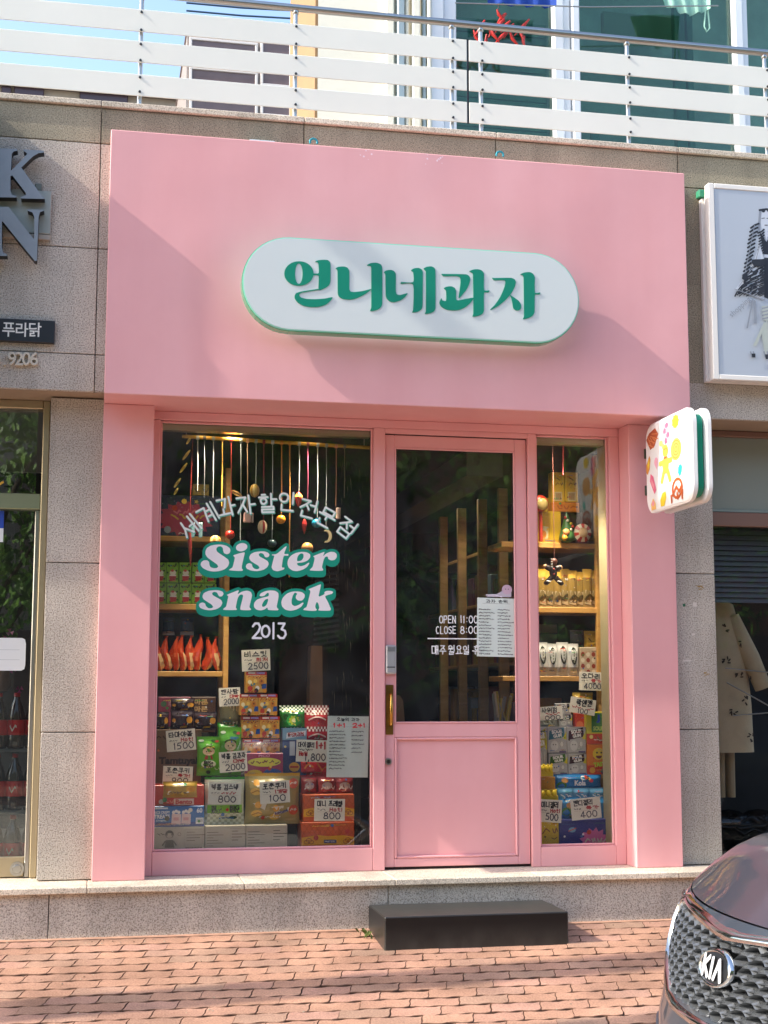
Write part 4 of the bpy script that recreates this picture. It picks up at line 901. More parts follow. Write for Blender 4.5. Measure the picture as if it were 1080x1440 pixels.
# washing line, cloths and the red ornament
WL_ = root('washing_line', 'thin wire washing line across the terrace below the window tops', 'washing line', (3.4, 1.9, 5.9))
b = MB(WL_.location); q0, q1 = P(640, 4, 1.9), P(1010, 8, 1.9); b.tube([tuple(q0), tuple((q0+q1)/2-Vector((0, 0, .02))), tuple(q1)], .005, 6); b.build('wire', STEEL, WL_)
def cloth(name, pts, y, m, lab, cat, fold=.02):
    b = MB(P(pts[0][0], pts[0][1], y)); ps = [P(u, v, y) for u, v in pts]; n = 14; h = len(ps)//2
    top, bot = ps[:h], ps[h:][::-1]
    def lerp(l, t): k = min(int(t*(len(l)-1)), len(l)-2); f = t*(len(l)-1)-k; return l[k].lerp(l[k+1], f)
    vs = []
    for dy in (0, .006):
        for j in range(5):
            for i in range(n+1):
                a, c = lerp(top, i/n), lerp(bot, i/n); p = a.lerp(c, j/4); vs.append((p.x, y+dy+fold*math.sin(i*1.7)*(.3+j/4), p.z))
    N = (n+1)*5
    b.add(vs, [(j*(n+1)+i, j*(n+1)+i+1, (j+1)*(n+1)+i+1, (j+1)*(n+1)+i) for j in range(4) for i in range(n)]+[(N+j*(n+1)+i, N+(j+1)*(n+1)+i, N+(j+1)*(n+1)+i+1, N+j*(n+1)+i+1) for j in range(4) for i in range(n)], 0, True)
    return b.build(name, m, label=lab, cat=cat)
o = cloth('mint_cloth', [(925, -25), (960, -28), (998, -26), (993, 12), (985, 22), (962, 24), (938, 10)][:3]+[(997, 14), (968, 22), (935, 6)], 1.95, mat('mint_cloth', '9fcfbb', .8), 'mint green cloth hanging at the top right behind the railing', 'cloth')
b = MB(P(995, 20, 1.95)); q = P(995, 10, 1.95); b.tube([(q.x, 1.95, q.z), (q.x+.012, 1.95, q.z-.16), (q.x-.012, 1.95, q.z-.19), (q.x-.03, 1.95, q.z-.15), (q.x-.012, 1.95, q.z)], .006, 6)
b.build('tie_loop', mat('mint_cloth', '9fcfbb', .8), o, loc=tuple(P(995, 20, 1.95)-P(925, -25, 1.95)))
cloth('blue_cloth', [(684, -20), (735, -22), (782, -20), (781, 10), (735, 8), (686, 4)], 1.95, mat('blue_cloth', '1d47a0', .8), 'deep blue cloth hanging above the red ornament', 'cloth')
OR = root('red_ornament', 'bunch of dried red peppers hanging in front of the green window', 'ornament', tuple(P(700, 10, 1.95)))
b = MB(OR.location); rr = random.Random(5); q = P(701, 12, 1.95)
b.tube([(q.x, 1.95, q.z+.2), (q.x, 1.95, q.z-.02)], .004, 6, 1)
for i in range(18):
    u, v = rr.uniform(668, 738), rr.uniform(34, 62) if i > 3 else rr.uniform(18, 36)
    if i <= 3: u = rr.uniform(696, 706)
    p = P(u, v, 1.95+rr.uniform(-.05, .05)); a = rr.uniform(-.9, .9); l = rr.uniform(.05, .09)
    b.tube([(p.x-l*math.sin(a), p.y, p.z-l*math.cos(a)), (p.x, p.y, p.z+.01), (p.x+l*.6*math.sin(a+.5), p.y, p.z+l*.8)], [.003, .013, .006], 7)
b.build('peppers', [mat('pepper_red', 'b8281f', .4), BLACK], OR, kind='stuff')

# ================================================= neighbouring block seen behind the terrace
AP = root('apartment_block', 'brown windowed apartment block standing behind the terrace on the left', 'building', (3, 11, 0))
ya = 11.0
x0, x1, z0, z1 = rect(262, 54, 440, 200, ya)
b = MB(AP.location); b.box(x0, x1+1.5, ya, ya+6, 0, z1, 0); b.build('wall', mat('block_wall', '8f8782', .7, var=.06), AP)
b = MB(AP.location); b.box(x0-.02, x1+1.6, ya-.02, ya+6, z1, z1+.06, 0, .02); b.build('roof', mat('block_trim', '6a5a55', .6), AP)
DG = mat('block_glass', '6b5b5a', .12, var=.1); LFR = mat('block_frame', 'd9d2cc', .5)
for v0, v1 in ((58, 82), (99, 124), (140, 166)):
    for u0, u1 in ((266, 362), (366, 410)):
        a0, a1, c0, c1 = rect(u0, v0, u1, v1, ya); w = MB(AP.location); t = .035
        for q in ((a0, a1, c0, c0+t), (a0, a1, c1-t, c1), (a0, a0+t, c0+t, c1-t), (a1-t, a1, c0+t, c1-t)): w.box(q[0], q[1], ya-.05, ya-.002, q[2], q[3], 0, .005)
        w = w.build('window', LFR, AP); g = MB(AP.location); g.box(a0+t, a1-t, ya-.03, ya-.003, c0+t, c1-t); g.build('pane', DG, w)
LP = root('low_house', 'low brown roofed house far behind the left end of the railing', 'house', (-1, 14, 0))
x0, x1, z0, z1 = rect(-40, 121, 262, 160, 14)
b = MB(LP.location); b.box(x0, x1, 14, 18, 0, z1-.1, 0); b.build('wall', mat('low_wall', 'a99e90', .8, var=.1), LP)
b = MB(LP.location); b.prism([(x0-.1, z1-.1), (x1+.1, z1-.1), (x1+.1, z1), (x0-.1, z1+.06)], 13.8, 18.2); b.build('roof', mat('low_roof', '6d6259', .7), LP)
for u0, u1 in ((2, 16), (20, 62), (112, 180)):
    a0, a1, c0, c1 = rect(u0, 124, u1, 150, 14); w = MB(LP.location); w.box(a0, a1, 13.93, 13.998, c0, c1, 0, .01); w.build('window', mat('low_glass', '4a3a40', .2), LP)
b = MB((P(300, 20, 10)))
for v in (8, 19, 27):
    b.tube([tuple(P(262, v-4, 10)), tuple(P(340, v+3, 10)), tuple(P(430, v+8, 10))], .012, 6)
b.build('overhead_wires', mat('wire_blue', '2a4560', .5), label='three thin dark wires crossing the sky left of the cream wall', cat='wires', kind=None)

# ================================================= left neighbour: glazed door
ND = root('glazed_entrance', 'glazed shop entrance with champagne metal frame left of the granite pilaster', 'entrance', (-.9, .45, .247))
def nd(name, q, m=CHAMP, p=None, c=.004): b = MB(ND.location); b.box(*q, 0, c); return b.build(name, m, p or ND)
xr = -.276; zt2 = 2.716
zA = P(20, 694, .45).z; zB = P(20, 716, .45).z; zC = P(20, 1205, .45).z
nd('frame', (xr-.035, xr, .43, .53, .249, zt2)); nd('frame', (-2.4, xr-.036, .43, .53, zt2-.045, zt2))
nd('transom', (-2.4, xr-.036, .435, .52, zB, zA), mat('transom_green', '8d9577', .4, .5))
nd('side_post', (xr-.062, xr-.037, .455, .5, .25, zB-.001), STEEL)
drl = nd('door_leaf', (-1.3, xr-.063, .462, .5, .252, zC))
q = P(24, 1222, .46); b = MB(ND.location); b.tube([(q.x, .462, q.z), (q.x, .452, q.z)], .036, 20); b.tube([(q.x, .452, q.z), (q.x, .440, q.z)], [.024, .02], 16); b.build('lock', STEEL, drl)
GREF = glass('door_glass', 'f4f8f5', 2.3)
for z0, z1 in ((zC+.001, zB-.001), (zA+.001, zt2-.046)): nd('pane', (-2.39, xr-.064, .475, .481, z0, z1), GREF, None, 0)
STK = [mat('sticker_grey', 'dfe3e4', .5), mat('sticker_line', 'b9c0c2', .5), mat('sticker_blue', '2447a8', .5), mat('sticker_gold', 'd9a93a', .4)]
b = MB(ND.location); F = wallface(b, .4748)
x0, x1, z0, z1 = rect(-30, 897, 36, 943, .475); F.poly([(x0, z0), (x1-.02, z0), (x1-.004, z0+.008), (x1, z0+.03), (x1, z1-.03), (x1-.005, z1-.007), (x1-.02, z1), (x0, z1)], 0)
for v in (914, 928): F.rect(*(lambda r: (r[0], r[2], r[1]-.03, r[2]+.0025))(rect(-30, v-1, 36, v, .475)), 1)
b.build('sticker', STK, ND); b = MB(ND.location); F = wallface(b, .4748)
x0, x1, z0, z1 = rect(-20, 718, 5, 762, .475); F.rect(x0, z0, x1, z1, 2); F.rect(x0, z0, x1, (z0+z1)/2-.01, 0)
b.build('sticker', STK, ND); b = MB(ND.location); F = wallface(b, .4748); F.line([(P(-5, 683, .475).x, P(0, 684, .475).z), (P(4, 679, .475).x, P(4, 678, .475).z)], .012, 3)
b.build('sticker', STK, ND)
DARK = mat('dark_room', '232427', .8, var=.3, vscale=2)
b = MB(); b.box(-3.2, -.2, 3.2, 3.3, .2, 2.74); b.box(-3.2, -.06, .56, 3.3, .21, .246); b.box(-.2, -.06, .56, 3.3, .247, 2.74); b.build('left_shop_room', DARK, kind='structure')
# cola bottles, three tiers
COLA = mat('cola', '2c1c1a', .1, coat=.8); RED = mat('label_red', 'd01c2a', .4); CAPR = mat('cap_red', 'a3131f', .4)
def bottle_mesh():
    b = MB(); b.lathe([(0, 0), (.042, 0), (.046, .012), (.046, .075), (.044, .08)], n=14); b.lathe([(.0462, .07), (.0462, .148)], n=14, mi=1); b.lathe([(.044, .134), (.046, .14), (.045, .17), (.034, .215), (.016, .255), (.0145, .27), (.0145, .272)], n=14)
    b.lathe([(.0165, .268), (.0165, .288), (0, .288)], n=12, mi=2)
    for i in range(5):
        a = -1.9+i*.16; a2 = a+.16; r = .0466; z = lambda t: .106+.014*math.sin(t*9)
        b.add([(r*math.cos(a), r*math.sin(a), z(a)-.006), (r*math.cos(a2), r*math.sin(a2), z(a2)-.006), (r*math.cos(a2), r*math.sin(a2), z(a2)+.006), (r*math.cos(a), r*math.sin(a), z(a)+.006)], [(0, 1, 2, 3)], 3)
    return b
zb1_ = P(24, 1212, .78).z; TIER = ('bottom', 'middle', 'top'); first = None
COLN = ('at the right end', 'second from the right', 'third from the right', 'fourth from the right')
for t in range(3):
    zz = .247+.02+t*.315
    b = MB((-.75, .62, zz-.02)); b.box(-1.2, -.31, .54, .80, zz-.02, zz-.004, 0, .003); b.build('bottle_tray', mat('tray_clear', '5d6468', .3), label='thin dark tray under the %s tier of cola bottles' % TIER[t], cat='tray')
    for k in range(4):
        x = P(45-25*k, 1110, .60).x
        lab = 'cola bottle with red label %s of the %s tier behind the glass' % (COLN[k], TIER[t])
        if first is None: first = o = bottle_mesh().build('cola_bottle', [COLA, RED, CAPR, PAPER])
        else: o = first.copy(); COL.objects.link(o)
        o.location = (x, .60, zz-.003); o.rotation_euler = (0, 0, rnd.uniform(-.4, .4)); tag(o, lab, 'bottle', 'cola bottles behind the left glass')
BQ = root('flower_bouquet', 'magenta flower bouquet standing behind the left glass above the bottles', 'flowers', (-.47, .9, 1.19))
b = MB(BQ.location); rr = random.Random(3)
for i in range(46):
    p = Vector((-.5+rr.gauss(0, .045), .9+rr.gauss(0, .03), 1.38+rr.gauss(0, .05))); a = rr.uniform(0, 6.3)
    for k in range(3): b.add([tuple(p), tuple(p+Vector((.022*math.cos(a+k*2.1), -.01, .022*math.sin(a+k*2.1)))), tuple(p+Vector((.022*math.cos(a+k*2.1+1.2), -.014, .022*math.sin(a+k*2.1+1.2))))], [(0, 1, 2)], i % 2)
b.build('petals', [mat('petal_magenta', 'a02f78', .6), mat('petal_pink', 'c06a9c', .6)], BQ, kind='stuff')
b = MB(BQ.location); b.lathe([(.03, 0), (.05, .03), (.035, .11), (.045, .15)], (-.5, .9, 1.19)); b.build('vase', mat('vase_brown', '6b4b3a', .5), BQ)

# ================================================= right neighbour: clothes shop window
RS = root('clothes_shop_window', 'dark clothes shop window with brown frame right of the granite pilaster', 'shop window', (4.2, .5, .247))
def rs(name, q, m, p=None, c=.004): b = MB(RS.location); b.box(*q, 0, c); return b.build(name, m, p or RS)
zT = [P(1045, v, .5).z for v in (600, 616, 717, 721, 741, 742, 846)]
BRN = mat('frame_brown', '8a6a5c', .45, .2)
rs('frame', (3.408, 6.3, .47, .55, zT[1], 2.708), BRN); rs('frame', (3.408, 3.425, .48, .55, .249, zT[1]-.001), mat('frame_dark', '4a3c34', .45, .3))
rs('transom_panel', (3.427, 6.2, .50, .53, zT[2], zT[1]-.001), mat('panel_grey_green', '8d948a', .3, var=.05, vscale=.8), None, 0)
rs('frame', (3.427, 6.2, .49, .55, zT[2]-.018, zT[2]-.001), mat('rail_pale', '9fa69c', .4, .3)); rs('frame', (3.427, 6.2, .475, .55, zT[4], zT[2]-.019), BRN)
rs('pane', (3.427, 6.2, .505, .511, .25, zT[4]-.001), glass('dark_pane', 'f0f1f1', .65), None, 0)
for i in range(14):
    h = (zT[5]-zT[6])/14; z = zT[6]+h*i
    b = MB(RS.location); b.prism([(.60, z), (.615, z+h*.9), (.618, z+h*.9), (.604, z)], 3.43, 6.2, 0, ax=0); b.build('shutter_slat', mat('shutter_slat', '85878e', .4, .3), RS)
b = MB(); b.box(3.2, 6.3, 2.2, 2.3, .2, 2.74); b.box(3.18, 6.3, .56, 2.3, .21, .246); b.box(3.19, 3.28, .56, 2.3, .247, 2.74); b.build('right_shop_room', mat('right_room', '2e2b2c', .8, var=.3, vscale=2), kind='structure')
CT = root('hanging_coat', 'beige coat with dark printed motifs hanging in the clothes shop window', 'coat', tuple(P(1030, 860, .8)))
def loft(b, secs, n=18, mi=0):
    vs = [(c[0]+rx*math.cos(2*math.pi*k/n), c[1]+ry*math.sin(2*math.pi*k/n)*(1+.06*math.sin(5*2*math.pi*k/n)), c[2]) for c, rx, ry in secs for k in range(n)]
    b.add(vs, [(i*n+k, (i+1)*n+k, (i+1)*n+(k+1) % n, i*n+(k+1) % n) for i in range(len(secs)-1) for k in range(n)], mi, True)
q = lambda u, v: P(u, v, .8)
b = MB(CT.location); cm = []
for v, u0, u1 in ((846, 1000, 1020), (850, 985, 1030), (870, 972, 1036), (920, 975, 1048), (990, 978, 1056), (1058, 975, 1060)):
    a, c = q(u0, v), q(u1, v); cm.append((((a.x+c.x)/2, .8, a.z), (c.x-a.x)/2, .07+.02*(v > 900)))
loft(b, cm); 
F = Face(b, lambda x, z, h: (x, .705-h, z))
b.build('body', mat('coat_beige', 'd6c09c', .85, var=.08, vscale=9), CT)
b = MB(CT.location); s0, s1, s2 = q(1030, 868), q(1049, 925), q(1066, 968)
b.tube([(s0.x-.02, .78, s0.z), (s1.x, .74, s1.z), (s2.x, .73, s2.z)], [.05, .055, .05], 12); b.build('sleeve', mat('coat_beige', 'b39a78', .85), CT)
rr = random.Random(9); b = MB(CT.location); F = Face(b, lambda x, z, h: (x, .706-h+.3*(x-q(1018, 950).x)**2*3, z))
for u, v in ((1012, 930), (1035, 905), (1040, 985), (1022, 1000), (1048, 1036), (1010, 885), (1030, 950), (1050, 950)):
    p = q(u, v)
    for i in range(6): a = rr.uniform(0, 6.3); F.line([(p.x+.014*math.cos(a), p.z+.014*math.sin(a)), (p.x+.026*math.cos(a+.4), p.z+.026*math.sin(a+.4))], .008, 0)
b.build('motif', mat('motif_dark', '4a3a2c', .7), CT)
b = MB(CT.location); a = q(1012, 842); b.tube([(a.x-.14, .8, a.z-.04), (a.x, .8, a.z), (a.x+.14, .8, a.z-.04)], .008, 6); b.tube([(a.x, .8, a.z), (a.x, .8, a.z+.1), (a.x+.03, .8, a.z+.13)], .004, 6); b.build('hanger', mat('hanger_dark', '3a2d24', .5), CT)
TR = root('trousers', 'pale beige trousers hanging below the coat in the clothes shop window', 'trousers', tuple(q(1020, 1060)))
b = MB(TR.location)
for u0, u1 in ((1012, 1024), (1026, 1038)):
    a, c, d = q(u0, 1052), q(u1, 1052), q((u0+u1)/2, 1122); loft(b, [(((a.x+c.x)/2, .86, a.z), (c.x-a.x)/2, .04), (((a.x+c.x)/2, .86, d.z), (c.x-a.x)/2*.9, .035)])
b.build('leg', mat('trouser_beige', 'b8a485', .85), TR)
CR = root('clothes_rail', 'thin chrome clothes rail behind the clothes shop glass', 'rail', tuple(q(1060, 940)))
b = MB(CR.location)
for (u0, v0, u1, v1) in ((1008, 940, 1090, 948), (1018, 1006, 1090, 1000), (1010, 960, 1075, 996)): a, c = q(u0, v0), q(u1, v1); b.tube([(a.x, .68, a.z), (c.x, .68, c.z)], .004, 6)
b.build('rail', STEEL, CR)
for i, (u, v, w) in enumerate(((1030, 1150, 60), (1072, 1140, 70))):
    a = q(u, v); b = MB(a); c = (a.x, a.y+.05, .36); b.ball(c, (.17, .12, .14), 16, 8)
    for k in range(7): t = rnd.uniform(0, 3); b.tube([(c[0]+.15*math.cos(t), c[1]-.1, c[2]+.05), (c[0]+.05*math.cos(t+1), c[1]-.14, c[2]+.09*math.sin(t)), (c[0]-.1*math.cos(t), c[1]-.1, c[2]+.1)], .012, 6)
    b.build('handbag', mat('bag_black', '101012', .18, bump=.6, bscale=18), label='glossy black bag on the floor of the clothes shop, %s' % ('beside the pilaster' if i == 0 else 'farther right'), cat='bag')

# ================================================= street around the camera (outside the frame)
b = MB((-.75, .147, 3.3)); b.box(-.85, -.66, -.15, .146, 2.47, 4.23, 0, .01)
for z in (2.9, 3.6): b.box(-.80, -.70, -.165, -.151, z, z+.22, 0, .01)
b.build('vertical_sign', mat('vertical_sign', '4a4f55', .5), label='tall dark vertical sign box fixed beside the wall letters', cat='sign')
UP = root('utility_pole', 'concrete utility pole standing on the pavement left of the shop', 'pole', (-4.2, -1.52, gz(-1.52)))
b = MB(UP.location); b.tube([(-4.2, -1.52, -.2), (-4.2, -1.52, 8.5)], [.16, .12], 14); b.build('pole', mat('pole_grey', '8a8782', .8, var=.1), UP)
b = MB(UP.location); b.box(-4.26, -4.14, -2.3, -.7, 7.6, 7.72, 0, .01); b.build('crossarm', mat('crossarm', '5a5550', .6), UP)
SP = root('street_sign_post', 'slim steel sign post standing near the kerb left of the shop', 'post', (-3.1, -2.2, gz(-2.2)))
b = MB(SP.location); b.tube([(-3.1, -2.2, -.3), (-3.1, -2.2, 4.2)], .10, 12); b.build('post', STEEL, SP)
b = MB(SP.location); b.box(-3.35, -2.85, -2.33, -2.305, 3.4, 4.15, 0, .01); b.build('board', mat('sign_board', '3a5a8c', .5), SP)
LEAF = [mat('leaf_'+c, c, .55) for c in ('5f8a34', '41662a', '7aa645')]
def make_tree(seed, h=6.4):
    rr = random.Random(seed); t = root('street_tree', '', 'tree'); b = MB()
    b.tube([(0, 0, 0), (.05, .02, 1.2), (.0, .05, 2.4), (.1, 0, 4.2)], [.16, .13, .11, .05], 9)
    for i in range(7): a = i*.9; b.tube([(.03, .03, 1.9+.25*i), (.6*math.cos(a), .6*math.sin(a), 2.7+.3*i), (1.3*math.cos(a), 1.3*math.sin(a), 3.2+.35*i)], [.06, .04, .015], 6)
    b.build('trunk', mat('bark', '4b3d30', .9, bump=.5, bscale=12), t); b = MB()
    cl = [(rr.gauss(0, .85), rr.gauss(0, .85), rr.uniform(2.1, h), rr.uniform(.35, .8)) for _ in range(34)]
    for x, y, z, r in cl:
        for _ in range(110):
            d = Vector((rr.gauss(0, 1), rr.gauss(0, 1), rr.gauss(0, .8))).normalized()*r*rr.uniform(.5, 1.05); p = Vector((x, y, z))+d
            u = Vector((rr.gauss(0, 1), rr.gauss(0, 1), rr.gauss(0, 1))).normalized(); w = u.orthogonal().normalized(); l = rr.uniform(.06, .12)
            b.add([tuple(p-u*l), tuple(p+w*l*.45), tuple(p+u*l), tuple(p-w*l*.45)], [(0, 1, 2, 3)], rr.randrange(3))
    b.build('crown', LEAF, t); return t
tp = [make_tree(1), make_tree(2, 5.8)]
TL = ('tree opposite the glazed entrance', 'tree opposite the left display window', 'tree opposite the pink door', 'tree opposite the clothes shop', 'tree across the road far to the right', 'tree across the road far to the left')
for i, (x, y) in enumerate(((-1.6, -12.8), (2.2, -13.2), (5.6, -13.0), (9.2, -13.3), (13.6, -13), (-6, -13))):
    o = tp[i] if i < 2 else copy_tree(tp[i % 2])
    o.location = (x, y, -.3); o.rotation_euler = (0, 0, i*1.3); o['label'] = 'leafy '+TL[i]; o['group'] = 'street trees across the road'
for i, (x0, x1, h, c) in enumerate(((-22, -7, 8, 'a59a8c'), (-6.9, 3, 10, '8f8880'), (3.1, 13, 8.5, '99705c'), (13.1, 30, 9, 'aaa49a'))):
    B = root('opposite_building', '%s building facing the shop across the road' % ('beige', 'tall grey', 'brown brick', 'pale')[i], 'building', ((x0+x1)/2, -16, -.3))
    b = MB(B.location); b.box(x0, x1, -24, -16.3, -.6, h); b.build('wall', mat('opp_'+c, c, .85, var=.08), B)
    for k in range(int((x1-x0)/2.4)):
        for l in range(3 if h > 9 else 2):
            w = MB(B.location); xx = x0+.8+2.4*k; w.box(xx, xx+1.5, -16.29, -16.22, .5+2.9*l, 2.2+2.9*l, 0, .02); w.build('window', DG, B)

# ================================================= shop interior
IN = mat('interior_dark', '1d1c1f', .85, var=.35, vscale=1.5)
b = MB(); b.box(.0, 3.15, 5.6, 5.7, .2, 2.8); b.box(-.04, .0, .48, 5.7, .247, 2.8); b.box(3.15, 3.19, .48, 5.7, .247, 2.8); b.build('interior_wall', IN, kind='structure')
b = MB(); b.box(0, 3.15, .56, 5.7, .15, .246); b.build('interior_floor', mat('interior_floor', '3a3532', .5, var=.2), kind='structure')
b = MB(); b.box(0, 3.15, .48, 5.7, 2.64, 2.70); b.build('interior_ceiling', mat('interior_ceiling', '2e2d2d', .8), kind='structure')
b = MB(); b.box(.30, .304, .475, .80, .25, 2.635); b.build('side_reveal', mat('reveal_olive', '6b6350', .6), kind='structure')
b = MB((2.83, .65, .25)); b.box(2.826, 2.86, .475, .60, .25, 2.63); b.build('side_reveal', mat('reveal_beige', 'b9ab86', .5, var=.06), kind='structure')
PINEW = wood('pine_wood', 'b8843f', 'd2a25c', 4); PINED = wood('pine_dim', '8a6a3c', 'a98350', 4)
zpl = P(350, 1198, .56).z
b = MB((.9, .6, .247)); b.box(.306, 1.459, .50, 1.1, .248, zpl, 0, .003); b.build('display_platform', mat('platform_dark', '222022', .6), label='low dark platform carrying the snack display in the left window', cat='platform')
b = MB((2.6, .6, .247)); zpr = P(800, 1189, .56).z; b.box(2.395, 2.82, .50, 1.1, .248, zpr, 0, .003); b.build('display_platform', mat('platform_dark', '222022', .6), label='low dark platform carrying the snack display in the right window', cat='platform')

_pm = {}
def pm(h, rough=.32):
    k = (h, rough)
    if k not in _pm: _pm[k] = mat('print_%s_%d' % (h, int(rough*100)), h, rough, spec=.5, bump=.06 if rough < .3 else 0, bscale=9)
    return _pm[k]
class Pack(MB):
    def __init__(s, org=(0, 0, 0), rough=.32): super().__init__(org); s.mats = []; s.rough = rough
    def c(s, h):
        m = pm(h, s.rough)
        if m not in s.mats: s.mats.append(m)
        return s.mats.index(m)
def fineprint(F, w, h, c, key, e=.04):
    rr = random.Random(key); pal = ('e9e2d2', 'f0c84a', '2a2622', 'c03a2c', '3a6ab0', '3f8a4a')
    for k in range(4):
        L = rr.uniform(.15, .4); s = rr.uniform(.025, .05)*h; x = rr.uniform(e, .95-e-L)*w; z = rr.choice((e+rr.uniform(0, .1), .93-e-rr.uniform(0, .12)))*h
        F.scrib(x, z, L*w, s, s*.35, c(rr.choice(pal)), rr.random())
    for k in range(3): F.circ(rr.uniform(e*2, 1-e*2)*w, rr.uniform(.1, .9)*h, rr.uniform(.025, .05)*w, c(rr.choice(pal)), n=8)
def box_item(name, label, cat, r, y, dep, col, art=None, group=None, rough=.32):
    x0, x1, z0, z1 = rect(*r, y); b = Pack(((x0+x1)/2, y+dep/2, z0), rough); b.box(x0, x1, y, y+dep, z0, z1, b.c(col), .003)
    Fp = Face(b, lambda x, z, h: (x0+x, y-h, z0+z))
    if art: art(Fp, x1-x0, z1-z0, b.c)
    if name not in ('carton', 'card_box'): fineprint(Fp, x1-x0, z1-z0, b.c, label)
    return b.build(name, b.mats, label=label, cat=cat, group=group)
def dup(o, dx, dz, label, dy=0, rz=0):
    c = o.copy(); COL.objects.link(c); c.location = o.location+Vector((dx, dy, dz)); c.rotation_euler = (0, 0, rz); c['label'] = label; return c
def bag_item(name, label, cat, r, y, th, col, art=None, group=None, fn=None, seed=1, crimp=.07, rough=.2, tilt=0):
    x0, x1, z0, z1 = rect(*r, y); w, h = x1-x0, z1-z0; org = Vector(((x0+x1)/2, y+th/2, z0)); b = Pack((0, 0, 0), rough); rr = random.Random(seed); ph = [rr.uniform(0, 6) for _ in range(6)]
    def bulge(x, z):
        s, t = min(max(x/w, 0), 1), min(max(z/h, 0), 1)
        e = min(t, 1-t); q = max(0, min(1, (e-crimp*.8)/.25)); q = q*q*(3-2*q)
        a = math.sin(math.pi*s)**.55*(.15+.85*q)
        wr = .07*math.sin(9*s+ph[0])*math.sin(7*t+ph[1])+.06*math.sin(17*t+5*s+ph[2])*(1-q)+.04*math.sin(23*s+9*t+ph[3])
        return th*.5*max(0, a+wr*a)
    def pt(x, z, hh):
        t = min(max(z/h, 0), 1); pinch = 1-.05*math.sin(math.pi*t)
        return ((x-w/2)*pinch, -bulge(x, z)-hh, z+.006*math.sin(40*x/w+ph[4])*(1 if t > .97 else 0)*h)
    nx, nz = 14, 18
    for sd in (1, -1):
        vs = []
        for j in range(nz+1):
            for i in range(nx+1):
                p = pt(w*i/nx, h*j/nz, 0); vs.append((p[0], sd*p[1], p[2]))
        for j in range(nz):
            for i in range(nx):
                f = (j*(nx+1)+i, j*(nx+1)+i+1, (j+1)*(nx+1)+i+1, (j+1)*(nx+1)+i)
                b.add([vs[k] for k in f], [(0, 1, 2, 3) if sd > 0 else (3, 2, 1, 0)], b.c(fn((i+.5)/nx, (j+.5)/nz, i, j) if fn else col), True)
    Fp = Face(b, pt, .00006, .0028)
    if art: art(Fp, w, h, b.c)
    fineprint(Fp, w, h, b.c, label, .12)
    # merge the grid so that it shades smoothly
    o = b.build(name, b.mats, loc=org, label=label, cat=cat, group=group); o.rotation_euler = (R(tilt), 0, 0)
    return o
def card(label, u, v, wpx, hpx, ang, y, lines, seed=1, col='f3ecdc', back=.0, name='price_tag', cat='price tag', group='handwritten price tags'):
    q = P(u, v, y); a = P(u+wpx/2, v, y).x-P(u-wpx/2, v, y).x; hh = P(u, v-hpx/2, y).z-P(u, v+hpx/2, y).z
    b = Pack((0, 0, 0), .7); b.box(-a/2, a/2, 0, .0015, -hh/2, hh/2, b.c(col))
    F = Face(b, lambda x, z, h: (x-a/2, -h, z-hh/2)); k = 0
    for ln in lines:
        kind, c = ln[0], b.c(ln[1]); k += 1
        if kind == 't': _, _, tx, x, z, s, w = ln[:7]; F.hand(tx, x*a, z*hh, s*hh, w*hh, c, jit=.06, seed=seed+k, width=(ln[7]*a if len(ln) > 7 else None), ang=ln[8] if len(ln) > 8 else 0)
        elif kind == 's': _, _, x, z, L, s, w = ln; F.scrib(x*a, z*hh, L*a, s*hh, w*hh, c, seed+k)
        elif kind == 'l': _, _, x0, z0, x1, z1, w = ln; F.line([(x0*a, z0*hh), (x1*a, z1*hh)], w*hh, c)
    o = b.build(name, b.mats, loc=(q.x, q.y, q.z), label=label, cat=cat, group=group); o.rotation_euler = (R(back), -R(ang), 0); return o
K_, R_, N_ = '1c1a20', 'b3242a', '232340'
def tagl(name, num, red=None, w=.8, red_s=True):
    L = [('t', K_, name, .1, .66, .24, .045, w), ('t', N_, num, .22 if len(num) > 3 else .3, .1, .28, .042, .7 if len(num) > 3 else .55)]
    if red: L.append(('t', R_, red, .5, .45, .15, .04, .42))
    elif red_s: L.append(('s', R_, .4, .46, .45, .12, .035))
    L.append(('s', K_, .1, .48, .22, .08, .022)); L.append(('l', 'c9b9a4', .1, .42, .9, .42, .012)); return L
DG_ = 'left window'
# ---- art
def a_carton(face):
    def f(F, w, h, c):
        k = c('3b362f'); 
        F.rect(w*.62, h*.2, w*.97, h*.9, c('a59d8f')); F.rect(w*.625, h*.22, w*.965, h*.88, c('b3ab9c'))
        for i in range(4): F.rect(w*.66, h*(.45+.11*i), w*.66+w*(.16+.1*((i*7) % 3)), h*(.47+.11*i), k)
        rr = random.Random(3)
        x = w*.64
        while x < w*.95: q = rr.uniform(.004, .012)*w*1.4; F.rect(x, h*.03, x+q, h*.2, k); x += q*2
        if face:
            F.circ(w*.33, h*.72, h*.17, k, h*.16); F.circ(w*.33, h*.67, h*.12, c('b3ab9c'), h*.1); F.circ(w*.29, h*.70, h*.022, k); F.circ(w*.37, h*.70, h*.022, k)
            F.poly([(w*.26, h*.5), (w*.40, h*.5), (w*.43, h*.2), (w*.24, h*.2)], k); F.line([(w*.25, h*.45), (w*.2, h*.3)], h*.05, k); F.line([(w*.41, h*.45), (w*.46, h*.3)], h*.05, k)
            F.text('BIG', w*.33, h*.09, w*.25, h*.13, k, .03); F.scrib(w*.1, h*.68, w*.1, h*.1, h*.025, k, 4); F.circ(w*.52, h*.72, h*.07, k); F.circ(w*.52, h*.72, h*.055, c('b3ab9c'))
        else:
            for i in range(6): F.rect(w*.04, h*(.25+.1*i), w*(.2+.25*((i*5) % 3)/2), h*(.265+.1*i), k)
    return f
